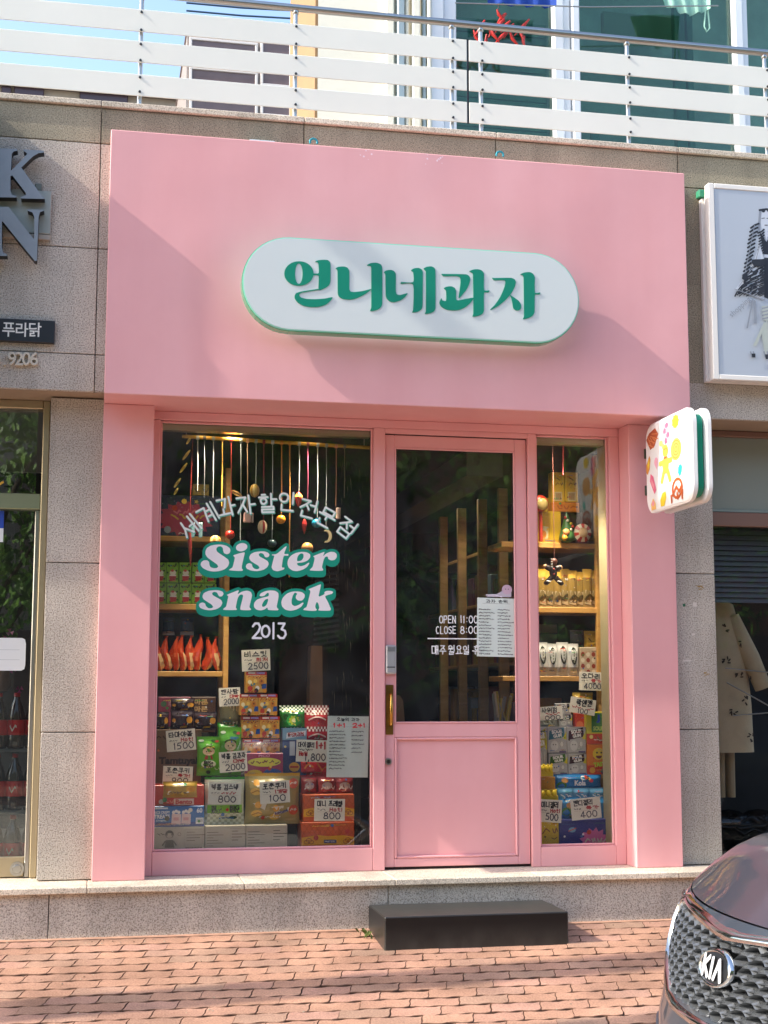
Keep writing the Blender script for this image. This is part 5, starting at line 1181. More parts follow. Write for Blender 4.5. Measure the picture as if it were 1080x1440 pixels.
def a_treats(F, w, h, c):
    F.rect(0, 0, w, h*.22, c('123a8c')); F.rect(w*.05, h*.86, w*.3, h*.94, c('d8e4f0'))
    F.text('TREATS', w*.19, h*.5, w*.3, h*.2, c('f2f2f4'), .035); F.text('RICE CRISPY', w*.19, h*.7, w*.3, h*.13, c('f2f2f4'), .03); F.text('Original', w*.18, h*.3, w*.2, h*.1, c('e8eef4'))
    for x in (.47, .66): 
        F.poly([(w*(x-.1), h*.15), (w*(x+.08), h*.12), (w*(x+.085), h*.6), (w*(x-.09), h*.64)], c('e7c9c8'))
        for i in range(3): F.circ(w*(x-.06+.05*i), h*(.7+.05*(i % 2)), h*.08, c('f0ece8'))
        F.rect(w*(x-.06), h*.3, w*(x+.04), h*.45, c('d99ea2'))
    F.text('60', w*.91, h*.78, w*.11, h*.24, c('f4f4f4'), .03); F.rect(w*.84, h*.12, w*.99, h*.42, c('e9e9e9'))
    for i in range(7): F.rect(w*(.86+.017*i), h*.2, w*(.866+.017*i), h*.36, c('333333'))
def a_bento(F, w, h, c):
    F.rect(w*.4, h*.04, w*.8, h*.34, c('e8c9b6')); F.text('Bento', w*.6, h*.19, w*.33, h*.24, c('c4231c'), .035); F.circ(w*.15, h*.2, h*.12, c('c9b9b0')); F.scrib(w*.24, h*.15, w*.12, h*.12, h*.03, c('e8b090'))
def a_brown(F, w, h, c):
    k = c('241a14'); F.text('Tamtuyai', w*.52, h*.42, w*.82, h*.17, k, .05); F.text('Ball', w*.6, h*.24, w*.5, h*.16, k, .05); F.scrib(w*.06, h*.82, w*.22, h*.07, h*.016, k, 5); F.circ(w*.1, h*.62, h*.02, c('c96a3c'))
def a_bigroll(F, w, h, c):
    F.circ(w*.5, h*.62, w*.27, c('f0d0a4'), h*.1, 20); F.poly(circ(w*.5, h*.68, w*.28, 12, h*.075, 0, 180), c('5a3a22')); F.circ(w*.4, h*.62, w*.03, c('1a1a1a')); F.circ(w*.6, h*.62, w*.03, c('1a1a1a')); F.rect(w*.42, h*.57, w*.58, h*.58, c('b03a2c'))
    F.poly([(w*.36, h*.52), (w*.64, h*.52), (w*.7, h*.42), (w*.3, h*.42)], c('c23a2c')); F.circ(w*.5, h*.3, w*.33, c('e9f3d0'), h*.1)
    F.text('BIG', w*.5, h*.345, w*.42, h*.085, c('16180f'), .05); F.text('ROLL', w*.52, h*.255, w*.42, h*.07, c('16180f'), .05); F.circ(w*.5, h*.09, w*.1, c('20351a'), h*.05)
    F.circ(w*.18, h*.9, w*.12, c('eaf2d8'), h*.03); F.circ(w*.85, h*.88, w*.1, c('cc4a38'), h*.03); F.circ(w*.7, h*.9, w*.1, c('33701f'), h*.03)
    F.scrib(w*.78, h*.15, w*.2, h*.06, h*.02, c('dff0c0'))
def a_cracker(F, w, h, c):
    F.rect(0, h*.83, w, h, c('b52024')); F.rect(w*.1, h*.89, w*.45, h*.97, c('e6d6d0')); F.rect(w*.5, h*.89, w*.9, h*.97, c('9c8fd0'))
    F.scrib(w*.08, h*.68, w*.84, h*.12, h*.035, c('8c2420'), 3); F.scrib(w*.1, h*.7, w*.8, h*.1, h*.02, c('f2a33a'), 9)
    for x, z, r, m in ((.18, .5, .1, 'efe0b0'), (.75, .52, .13, 'd2812a'), (.45, .55, .09, 'f2c860'), (.2, .2, .12, 'c23a2a'), (.55, .22, .1, 'efe4dc'), (.5, .1, .1, '26252c'), (.9, .1, .1, 'd9902c'), (.08, .36, .08, 'd9902c')): F.circ(w*x, h*z, w*r, c(m), h*r*1.1)
    F.poly([(w*.22, h*.3), (w*.42, h*.36), (w*.45, h*.46), (w*.25, h*.44)], c('3f7f96')); F.poly([(w*.75, h*.18), (w*.98, h*.2), (w*.98, h*.42), (w*.8, h*.42)], c('1e4d9a'))
    F.scrib(w*.1, h*.02, w*.4, h*.08, h*.03, c('b52024'), 6); F.circ(w*.75, h*.55, w*.05, c('7a3c18'))
def a_pinkbox(F, w, h, c):
    F.poly(circ(w*.5, h*.6, w*.44, 18, h*.2)[:-1], c('d9d04a')); F.scrib(w*.15, h*.52, w*.7, h*.16, h*.045, c('6a1430'), 2); F.text('PICO', w*.5, h*.88, w*.3, h*.1, c('e8a8c4'), .02)
    F.circ(w*.25, h*.12, w*.2, c('d9b02c'), h*.15); F.circ(w*.72, h*.1, w*.25, c('1e4d9a'), h*.22)
def a_check(colA, colB, base):
    return lambda s, t, i, j: (colA if (i+j) % 2 else colB) if t > .8 or .40 < t < .52 and base == 'r' else {'g': '1f7a2c', 'r': 'b0202c'}[base]
def a_greenbag(F, w, h, c):
    F.circ(w*.52, h*.5, w*.3, c('2f9a36'), h*.2); F.star(w*.52, h*.5, w*.24, w*.17, 9, c('b9c63a'), h/w*.75); F.circ(w*.52, h*.5, w*.1, c('e8e2a0'), h*.07); F.circ(w*.2, h*.62, w*.1, c('14571d')); F.scrib(w*.2, h*.18, w*.6, h*.1, h*.03, c('d8e6b0'))
def a_redbag(F, w, h, c):
    F.line([(w*.15+w*.7*i/8, h*(.66+.07*math.sin(math.pi*i/8))) for i in range(9)], h*.03, c('eac9c0')); F.line([(w*.15+w*.7*i/8, h*(.26+.07*math.sin(math.pi*i/8))) for i in range(9)], h*.03, c('eac9c0')); F.circ(w*.5, h*.16, w*.16, c('6e1016'))
def a_fruit(F, w, h, c):
    F.rect(0, h*.75, w, h, c('7fa6c0')); F.poly([(w*.15, h*.78), (w*.95, h*.84), (w*.97, h*.95), (w*.18, h*.9)], c('dfe6ee')); F.text('fruitella', w*.56, h*.865, w*.68, h*.09, c('a31f4c'), .03, 0, 4)
    F.rect(w*.3, h*.42, w*.52, h*.72, c('c9cdd6')); F.circ(w*.5, h*.18, w*.22, c('d9a23a'), h*.1); F.rect(w*.33, h*.16, w*.67, h*.2, c('b0261f'))
def a_cookie(F, w, h, c):
    for x, z, s in ((.2, .75, 1), (.22, .32, 1), (.55, .25, .9)):
        F.poly([(w*(x-.1), h*(z+.1)), (w*(x+.16*s), h*(z+.12)), (w*(x+.12), h*(z-.03))], c('e8e2d6')); F.circ(w*x, h*(z+.07), w*.06, c('e0a23c')); F.circ(w*(x-.02), h*(z-.1), w*.1*s, c('e3b44c'), h*.07); F.line([(w*(x-.1), h*(z-.13)), (w*x, h*(z-.08)), (w*(x+.08), h*(z-.11))], h*.02, c('a8772a'))
    for x, z in ((.88, .8), (.88, .28)): F.circ(w*x, h*z, w*.09, c('cf5a3c'), h*.1); F.scrib(w*(x-.06), h*(z-.02), w*.12, h*.05, h*.018, c('f0dcc8'), 3)
    F.poly([(w*.5, h*.16), (w*.78, h*.26), (w*.8, h*.34), (w*.52, h*.24)], c('e6e2dc')); F.text('fortune', w*.65, h*.25, w*.25, h*.07, c('3a3f8c'), .03, 0, 17)
def a_pretzel(tagged):
    def f(F, w, h, c):
        d = c('a8401c')
        for i in range(11): F.line([(w*i/10, h*.5), (w*min(1, i/10+.18), h*.98 if i < 9 else h*.7)], h*.012, d); F.line([(w*i/10, h*.5), (w*max(0, i/10-.18), h*.98 if i > 1 else h*.7)], h*.012, d)
        F.poly([(0, h*.18), (w*.5, h*.2), (w, h*.18), (w, h*.45), (w*.8, h*.52), (w*.5, h*.5), (w*.3, h*.54), (0, h*.46)], c('e8a820'))
        for x in (.14, .88):
            for k in range(3): F.line(circ(w*(x+.04*(k-1)), h*(.3+.06*(k % 2)), w*.05, 10, h*.07), h*.02, c('9a4a18'))
        F.rect(w*.42, h*.25, w*.66, h*.37, c('24306a')); F.text('PRETZEL', w*.54, h*.31, w*.2, h*.06, c('e8e8ee'), .02)
    return f
def a_choco(F, w, h, c):
    F.poly([(w*.12, h*.2), (w*.75, h*.3), (w*.8, h*.5), (w*.15, h*.42)], c('e4ddd0')); F.scrib(w*.2, h*.26, w*.5, h*.14, h*.04, c('3a2a3a'), 4); F.circ(w*.82, h*.52, w*.14, c('dc9a34'), h*.17); F.circ(w*.12, h*.5, w*.08, c('c98a3a'), h*.1); F.poly([(w*.4, h*.1), (w*.7, h*.14), (w*.72, h*.24), (w*.42, h*.2)], c('d9a834'))
def a_straw(F, w, h, c):
    for x, z in ((.2, .85), (.85, .6), (.12, .5), (.88, .2), (.3, .1), (.8, .92)): F.circ(w*x, h*z, w*.08, c('1f3312'), h*.05)
    F.scrib(w*.25, h*.76, w*.6, h*.12, h*.035, c('20260f'), 3); F.circ(w*.55, h*.5, w*.26, c('e9dccb'), h*.12); F.poly([(w*.25, h*.36), (w*.85, h*.36), (w*.75, h*.08), (w*.32, h*.08)], c('b3262c')); F.rect(w*.28, h*.33, w*.82, h*.4, c('efe6dc')); F.circ(w*.5, h*.6, w*.14, c('c9483c'), h*.06)
def a_navy(F, w, h, c):
    F.star(w*.42, h*.42, w*.5, w*.4, 17, c('a33050'), .62); F.scrib(w*.18, h*.4, w*.55, h*.16, h*.04, c('c7a03a'), 4); F.scrib(w*.22, h*.55, w*.4, h*.12, h*.035, c('d06a7a'), 6); F.circ(w*.12, h*.15, w*.06, c('8a8f9a')); F.star(w*.6, h*.85, w*.05, w*.02, 5, c('c8b060'))
    for i in range(14): F.circ(w*rnd.random(), h*rnd.uniform(.7, 1), w*.006, c('aab0c8'))

# ---- lit lamps of the shop: small cans under the window heads, plus narrow added fill spots
def lamp(x, y, z, aim, e, lab, size=115):
    L_ = root('downlight', lab, 'lamp', (x, y, z), 'lit lamps above the window displays')
    b = MB((x, y, z)); b.tube([(x, y, z+.05), (x, y, z)], [.028, .034], 14, 0, False); b.build('can', mat('lamp_can', '9a968c', .4, .4), L_)
    b = MB((x, y, z)); b.tube([(x, y, z+.012), (x, y, z+.008)], .030, 14); b.build('bulb', mat('lamp_bulb', 'ffe3b0', .4, emit=6), L_)
    l = bpy.data.lights.new('lamp_light', 'SPOT'); l.energy = e; l.spot_size = R(size); l.spot_blend = .7; l.color = (1, .86, .66); l.shadow_soft_size = .03
    o = bpy.data.objects.new('lamp_light', l); COL.objects.link(o); o.parent = L_; o.location = (0, 0, -.005); o.rotation_euler = Vector(aim).normalized().to_track_quat('-Z', 'Y').to_euler()
lamp(.70, .54, 2.61, (0, .22, -1), 4, 'small lit lamp under the window head above the bamboo bar')
lamp(.55, .505, 2.60, (.05, .06, -1), 85, 'small lit lamp at the left under the window head of the left window', 52)  # unseen spot added to brighten the goods on the left
lamp(1.13, .505, 2.60, (-.03, .06, -1), 85, 'small lit lamp under the window head near the middle stile', 52)  # another added spot, lifting the goods near the stile
lamp(2.47, .54, 2.61, (.08, .22, -1), 4, 'small lit lamp at the top left of the right window')
lamp(2.60, .505, 2.60, (0, .05, -1), 85, 'small lit lamp in the middle of the right window head', 62)  # added spot that brightens the lower goods on the right
# ---- left window, front display
Y0 = .56
for i, (r, f, lab) in enumerate((((214, 1163, 287, 1199), 1, 'grey carton with a printed child figure at the bottom left of the display'), ((288.5, 1161, 345, 1199), 0, 'grey printed carton under the green seaweed snack pack'), ((346, 1160, 404, 1199), 0, 'grey printed carton under the gold fortune cookie bag'))):
    box_item('carton', lab, 'carton', r, Y0, .28, 'b3ab9c', a_carton(f), 'grey cartons along the bottom of the left display', .8)
box_item('snack_box', 'blue box of crispy rice treats on top of the grey cartons', 'snack box', (214, 1133.5, 287, 1162.5), Y0+.002, .26, '1468b4', a_treats)
box_item('snack_box', 'red open snack tray lying on the blue treats box', 'snack box', (216, 1104, 287, 1133), Y0+.01, .2, 'c9301f', a_bento)
bag_item('snack_bag', 'small gold snack bag standing in the red tray', 'snack bag', (229, 1099, 278, 1122), Y0-.01, .04, 'c09a3e', a_choco, seed=4)
bag_item('snack_bag', 'white and green seaweed snack pack carrying the 800 tag', 'snack bag', (288, 1093, 345, 1160.5), Y0+.03, .09, 'cfd3c2', lambda F, w, h, c: (F.rect(w*.05, h*.25, w*.95, h*.42, c('7ab82e'), 8, 2), F.text('BIG', w*.28, h*.36, w*.26, h*.1, c('1c1f14'), .05), F.text('ROLL', w*.28, h*.28, w*.24, h*.07, c('1c1f14'), .05), F.text('BIG', w*.75, h*.36, w*.26, h*.1, c('1c1f14'), .05), F.text('ROLL', w*.75, h*.28, w*.24, h*.07, c('1c1f14'), .05), F.circ(w*.72, h*.15, w*.1, c('1f4a34'), h*.035)), fn=lambda s, t, i, j: '3f9a36' if t > .93 else ('cdd1be' if (i+j) % 2 or t > .25 else 'a9ae98'), seed=2)
bag_item('snack_bag', 'large gold fortune cookie bag carrying the 100 tag', 'snack bag', (345, 1088, 424, 1160), Y0+.02, .12, 'a8965a', a_cookie, fn=lambda s, t, i, j: 'd9a326' if t > .93 else 'a59358', seed=6)
box_item('snack_box', 'orange and yellow pretzel box on the bottom of its pair', 'snack box', (424, 1156, 498, 1195.5), Y0, .24, 'cf5a26', a_pretzel(0), 'orange pretzel boxes')
box_item('snack_box', 'orange and yellow pretzel box carrying the 800 tag on top of its pair', 'snack box', (427, 1117, 498, 1155.3), Y0+.008, .23, 'cf5a26', a_pretzel(1), 'orange pretzel boxes')
for i, (u0, u1, lab) in enumerate(((424, 447, 'dark red foil pouch at the left on the pretzel boxes'), (447, 473, 'dark red foil pouch with a pale print in the middle on the pretzel boxes'), (472, 498, 'dark red foil pouch at the right on the pretzel boxes'))):
    bag_item('foil_pouch', lab, 'pouch', (u0, 1092, u1, 1118), Y0+.05, .05, '8f3338', lambda F, w, h, c: (F.circ(w*.5, h*.5, w*.3, c('b9a8a8'), h*.2), F.scrib(w*.2, h*.3, w*.6, h*.18, h*.05, c('e0d4d0'), 3)), 'foil pouches on the pretzel boxes', seed=20+i, rough=.14)
box_item('carton', 'brown carton of round snacks lettered in black, behind the 1500 tag', 'carton', (216, 1026, 283, 1103.5), .70, .2, '6e5440', a_brown, rough=.8)
b = MB((.9, .9, zpl)); b.box(.32, .62, .705, 1.05, zpl+.002, P(250, 1103.8, .70).z-.001); b.box(.63, 1.455, .72, 1.05, zpl+.002, P(360, 1091, .70).z-.001); b.build('display_riser', mat('platform_dark', '222022', .6), label='dark stepped riser behind the front row of the left display', cat='riser')
for i, (r, y, lab) in enumerate((((277, 1036, 310, 1091), .63, 'bright green roll snack pack beside the brown carton, nearest the glass'), ((308, 1023, 340, 1091), .70, 'bright green roll snack pack partly covered by the 2000 tag'))):
    bag_item('seaweed_pack', lab, 'snack pack', r, y, .05, '62b02a', a_bigroll, 'green roll snack packs', seed=31+i, rough=.3)
bag_item('seaweed_pack', 'dark green snack pack standing upright just below the stick biscuits', 'snack pack', (306, 1016, 336, 1040), .78, .05, '3f9a2a', None, 'green roll snack packs', seed=35, rough=.3)
o = bag_item('stick_biscuits', 'clear pack of long pale stick biscuits behind the small 2000 tag', 'snack pack', (309, 975, 338.5, 1024), .78, .05, '8f8a66', lambda F, w, h, c: [F.line([(w*(.16+.17*i), h*.12), (w*(.17+.165*i), h*.7)], w*.07, c('c9b48a')) or F.line(circ(w*(.17+.165*i), h*.78, w*.07, 8), w*.035, c('d8cfae')) for i in range(5)], seed=41, fn=lambda s, t, i, j: '8aa83a' if t > .9 else '6f6a4e')
cr = [(346, 944.5, 375, 974, 'single cracker box standing on top of the pyramid under the 2500 tag'),
      (337, 976, 363.5, 1006, 'left cracker box of the second layer of the pyramid'), (363.7, 976, 390, 1006, 'right cracker box of the second layer of the pyramid'),
      (339, 1007.5, 366, 1038, 'left cracker box of the third layer of the pyramid'), (366.2, 1007.5, 393, 1038, 'right cracker box of the third layer of the pyramid'),
      (341, 1039.5, 367, 1069.5, 'left cracker box of the lowest layer of the pyramid'), (367.2, 1039.5, 393.5, 1069.5, 'right cracker box of the lowest layer of the pyramid')]
for r in cr: box_item('cracker_box', 'yellow and red '+r[4], 'snack box', r[:4], .72+.012*rnd.random(), .09, 'd9a347', a_cracker, 'yellow and red cracker boxes in a pyramid')
box_item('snack_box', 'magenta snack box with yellow lettering below the cracker pyramid', 'snack box', (345, 1059, 398, 1091), .66, .058, '9c1f52', a_pinkbox)
bag_item('snack_bag', 'green snack bag with a white check top beside the cracker pyramid', 'snack bag', (394, 992, 432, 1034), .80, .08, '1f7a2c', a_greenbag, fn=a_check('e9efe0', '145c20', 'g'), seed=51)
bag_item('snack_bag', 'red snack bag with white check bands behind the handwritten list', 'snack bag', (429, 992, 464, 1052), .78, .08, 'b0202c', a_redbag, fn=a_check('ecd9d2', '7d1018', 'r'), seed=52)
box_item('candy_box', 'blue fruit candy box with a silver top left of the 1800 tag', 'candy box', (397, 1024, 431, 1090.5), .70, .08, '24346e', a_fruit)
bag_item('snack_bag', 'bright red snack pouch peeping out under the 1800 tag', 'snack bag', (420, 1064, 462, 1093), .68, .07, 'bf2430', lambda F, w, h, c: F.scrib(w*.2, h*.3, w*.5, h*.4, h*.08, c('d9813a'), 5), seed=53)
for i, (r, y, lab) in enumerate((((216, 1001, 238, 1027), .72, 'dark chocolate snack bag at the left edge of the display'), ((240, 999, 273, 1027), .72, 'dark chocolate snack bag directly behind the 1500 tag'), ((272.5, 1001, 306, 1027), .72, 'dark chocolate snack bag right of the 1500 tag'), ((240, 982, 275, 1001), .80, 'dark chocolate snack bag lying higher behind the others'))):
    bag_item('chocolate_bag', lab, 'snack bag', r, y, .07, '33262e', a_choco, 'dark chocolate snack bags', seed=60+i)
box_item('snack_box', 'dull pink snack box with white lettering in the back row', 'snack box', (222, 980, 268, 1030), .88, .08, '8c3a52', lambda F, w, h, c: (F.circ(w*.17, h*.8, w*.09, c('3f6a4a')), F.text('후르츠', w*.55, h*.8, w*.5, h*.16, c('c88a94'), .02)))
box_item('snack_box', 'brown snack box with cream block letters in the back row', 'snack box', (268.5, 980, 303, 1030), .88, .08, '4a2e22', lambda F, w, h, c: [F.text('마론', w*.4, h*.86-h*.2*i, w*.55, h*.16, c('c9a06a'), .03) for i in range(3)])
b = MB((.5, .95, zpl)); b.box(.32, .62, .86, 1.05, P(250, 1103.8, .70).z, P(250, 1030.2, .88).z-.001); b.build('display_riser', mat('platform_dark', '222022', .6), label='upper dark riser behind the brown carton', cat='riser')
card('price tag reading 2500 at the top of the cracker pyramid', 360, 928.5, 40, 30, 3, .715, tagl('비스킷', '2500', '최저'), 1, back=4)
card('price tag reading 2000 in front of the stick biscuits', 323, 980, 30, 26, 3, .735, tagl('캔사탕', '2000', '대박'), 2)
card('price tag reading 1500 in front of the brown carton', 254.5, 1041, 41, 30, 5, .655, tagl('타마야볼', '1500', 'Hot!'), 3)
card('price tag reading 900 above the red tray', 250, 1091, 42, 27, -2, .60, tagl('포춘쿠키', '900', '특가!'), 4)
card('price tag reading 2000 between the green roll packs and the gold bag', 328, 1071, 39, 29, 4, .59, tagl('빅롤 김과자', '2000', '대박', .85), 5)
card('price tag reading 800 on the white and green seaweed pack', 316, 1115.5, 46, 31, -2, .53, tagl('빅롤 김스낵', '800'), 6, 'e6e6da')
card('price tag reading 100 on the gold fortune cookie bag', 386.5, 1114, 42, 31, 3, .50, tagl('포춘쿠키', '100', '1개당'), 7)
card('price tag reading 1800 with a red one plus one mark', 438.5, 1056, 44, 31, -2, .64, [('t', K_, '마이젤리', .06, .66, .22, .04, .52), ('t', R_, '1+1', .62, .62, .3, .075, .32), ('s', K_, .08, .5, .45, .09, .03), ('t', R_, 'Hot!', .1, .28, .18, .05, .26), ('t', N_, '1,800', .28, .08, .3, .045, .66)], 8, 'e6e6da')
card('price tag reading 800 on the orange pretzel box', 463.5, 1139, 43, 31, -1, .545, tagl('미니 프레첼', '800', 'Hot!'), 9)
def sheet(label, corners, y, head, cols, seed):
    (u0, v0), (u1, v1) = corners; rr = random.Random(seed)
    L = [('t', K_, head, .22, .92, .05, .009, .55)]
    for j, (x, n, top, st, w) in enumerate(cols):
        for i in range(n): L.append(('s', K_, x, top-st*i, w*rr.uniform(.6, .92), .020, .009))
    return L, ((u0+u1)/2, (v0+v1)/2, u1-u0, v1-v0)
L, q = sheet('', ((460, 1007), (518, 1093)), .455, '오늘의 과자', ((.05, 12, .74, .055, .42), (.58, 6, .74, .068, .34)), 5)
L += [('t', R_, '1+1', .12, .82, .06, .02, .3), ('t', R_, '2+1', .6, .82, .06, .02, .3), ('l', '9aa09a', .03, .83, .97, .83, .003)]
card('handwritten price list headed 1+1 and 2+1 taped inside the left window', *q, -1, .456, L, 21, 'eef2ea', name='handwritten_list', cat='paper', group=None)
L, q = sheet('', ((671, 841), (726.5, 923.5)), .439, '과자 순위', ((.04, 15, .79, .054, .40), (.5, 15, .79, .054, .42)), 8)
card('handwritten two column list stuck on the pink door glass', *q, -1, .4385, L+[('l', K_, .1, .9, .8, .9, .003)], 31, 'dfeae2', name='handwritten_list', cat='paper', group=None)
b = Pack((0, 0, 0), .5); q = P(708, 832, .4392); F = wallface(b, 0)
F.poly([(-.1, -.03), (.045, -.03), (.045, 0), (.0, .008), (-.04, -.014), (-.08, -.016)], b.c('c9bfca')); F.circ(.02, .012, .03, b.c('cfb2c4'), .027); F.circ(.012, .014, .003, b.c('5a4a5a')); F.circ(.028, .014, .003, b.c('5a4a5a')); F.line([(-.1, -.02), (-.05, -.018), (-.01, -.03)], .006, b.c('e6dcea'))
b.build('sticker', b.mats, loc=tuple(q), label='small pale pink sticker on the door glass just above the handwritten list', cat='sticker')

# ---- left shelf
def shelf(name, lab, boards, posts, loc, m=PINEW):
    r = root(name, lab, 'shelf', loc)
    for q in boards: b = MB(loc); b.box(*q, 0, .003); b.build('board', m, r)
    for q in posts: b = MB(loc); b.box(*q, 0, .003); b.build('post', m, r)
    return r
ys = .95
xp0, xp1 = P(314, 900, ys).x, P(321.5, 900, ys).x; zs = [(P(270, v1, ys).z, P(270, v0, ys).z) for v0, v1 in ((754, 761.5), (849.5, 857.5), (944, 951.5))]
shelf('shelf_unit', 'pine shelf unit with three boards and one post at the left of the left window', [(.03, xp0-.001, ys, ys+.35, z0, z1) for z0, z1 in zs], [(xp0, xp1, ys-.005, ys+.035, .25, P(318, 658, ys).z), (xp0, xp1, ys+.32, ys+.36, .25, P(318, 658, ys).z)], (.3, ys, .25))
def onshelf(r, z): return (r[0], r[1], r[2], r[3])
box_item('snack_box', 'navy snack box with a pink starburst on the top shelf', 'snack box', (226, 697, 309, 754), ys+.02, .2, '23264a', a_navy)
box_item('snack_box', 'small yellow box lying on the navy starburst box', 'snack box', (271, 681, 294, 696.8), ys+.05, .1, 'b0903a', lambda F, w, h, c: F.scrib(w*.1, h*.3, w*.7, h*.4, h*.1, c('6a4a1c')))
SB = None; Lr = ('upper', 'lower'); LO = ('far left', 'second from the left', 'middle', 'second from the right', 'far right')
for j, (v0, v1) in enumerate(((791, 819.5), (820, 849))):
    for i in range(5):
        u0 = 216+17.8*i
        lab = 'lime strawberry snack box, %s in the %s row on its shelf' % (LO[i], Lr[j])
        if SB is None: SB = box_item('strawberry_box', lab, 'snack box', (u0, v0, u0+17.2, v1), ys+.02, .12, '7fae33', a_straw, 'lime strawberry boxes on the middle shelf')
        else:
            a, c = P(216, 849 if j else 819.5, ys+.02), P(u0, 849 if j else 819.5, ys+.02); d = SB.location
            x0_, x1_, z0_, z1_ = rect(u0, v0, u0+17.2, v1, ys+.02)
            dup(SB, (x0_+x1_)/2-d.x, z0_-d.z, lab, rz=rnd.uniform(-.03, .03))
OB = None
NM = ('leftmost', 'second', 'third', 'fourth', 'fifth', 'sixth', 'seventh', 'rightmost')
for i, u in enumerate((225, 235.5, 245, 256, 266.5, 278, 291, 304)):
    lab = '%s orange snack bag standing in the row on the lowest shelf' % NM[i]
    x0, x1, z0, z1 = rect(u-6, 893, u+6, 944, ys+.05)
    b = Pack((0, 0, 0), .16); ro = random.Random(200+i); n = 14; ph = [ro.uniform(0, 6.3) for _ in range(6)]; H = (z1-z0)*ro.uniform(.93, 1.02)
    prof = [(0, 0), (.014, .01), (.022, .03), (.026, .055), (.0265, .08), (.024, .105), (.020, .13), (.014, .155), (.009, .175), (.006, .19), (.007, .197), (.010, .203)]
    ring = lambda r, z: [(r*(1+.20*math.sin(2*t+ph[0]+z*45)+.14*math.sin(5*t+ph[1]+z*90)+.08*math.sin(9*t+ph[2]))*math.cos(t)+.010*math.sin(z*26+ph[3]), 1.6*r*math.sin(t), z/.203*H) for t in [2*math.pi*k/n for k in range(n)]]
    vs = [q for r, z in prof for q in ring(r, z)]
    for q in range(len(prof)-1):
        for k in range(n): b.add([vs[q*n+k], vs[q*n+(k+1) % n], vs[(q+1)*n+(k+1) % n], vs[(q+1)*n+k]], [(0, 1, 2, 3)], b.c('cfa878' if k in (11, 12) and q < 5 else ('d0603a' if (k*7+q*3+i) % 11 == 0 else 'b83f1e')), False)
    o = b.build('orange_bag', b.mats, label=lab, cat='snack bag', group='orange snack bags on the lowest shelf')
    o.location = ((x0+x1)/2, ys+.07, z0); o.rotation_euler = (0, R(rnd.uniform(-7, 7)), rnd.uniform(-.4, .4))
for i, (u0, u1) in enumerate(((229, 246), (254, 273))):
    bag_item('blue_pack', 'dark blue pack with a silver end lying %s over the orange bags' % ('left' if i == 0 else 'right'), 'snack bag', (u0, 868, u1, 893), ys+.1, .05, '1f3a52', lambda F, w, h, c: F.rect(0, 0, w, h*.2, c('9a9a9a'), 6, 2), seed=70+i)
# ---- hanging bar with charms
HB = root('hanging_bar', 'thin bamboo bar with coloured cords hanging across the left window', 'hanging bar', tuple(P(390, 622, .56)))
b = MB(HB.location); p0, p1 = P(256, 613.5, .56), P(519.5, 629.5, .56); b.tube([tuple(p0), tuple((p0+p1)/2), tuple(p1)], .0105, 10); b.build('bar', mat('bamboo_yellow', 'c99a34', .35, var=.18, vscale=12), HB)
for u in (262, 512): q = P(u, 614+16*(u-256)/264, .56); b = MB(HB.location); b.tube([tuple(q), (q.x, q.y, 2.64)], .0025, 5); b.build('wire', STEEL, HB)
CORD = [(278, 'b8b8b4', 690), (287.5, '4a4a4c', 700), (300, '8f9290', 700), (312.5, 'd9a03a', 712), (325, 'b0352a', 745), (338.7, 'b9bdb8', 760), (348, 'e0b48a', 720), (360, '9aa39c', 682), (371, '8c2430', 734), (383.3, 'c4c8c6', 760), (396, 'd9853a', 722), (407.5, 'c98a3c', 812), (420.7, 'a9aca8', 690), (433, '7a2a48', 720), (446.8, 'b9bdbc', 728), (459, '8c9090', 740), (472.7, 'd9956a', 712), (484.5, '8a7a66', 700)]
cz = lambda u: P(u, 614+16*(u-256)/264, .56)
for u, c, v in CORD:
    a, d = cz(u), P(u-2*(v-650)/300, v, .56); b = MB(HB.location); b.tube([tuple(a), tuple((a+d)/2+Vector((.002, 0, 0))), tuple(d)], .0019 if c not in ('d9a03a', 'd9853a', 'c98a3c') else .0032, 5); b.tube([(a.x-.008, .56, a.z), (a.x+.008, .56, a.z)], .0125, 8); b.build('cord', mat('cord_'+c, c, .7), HB)
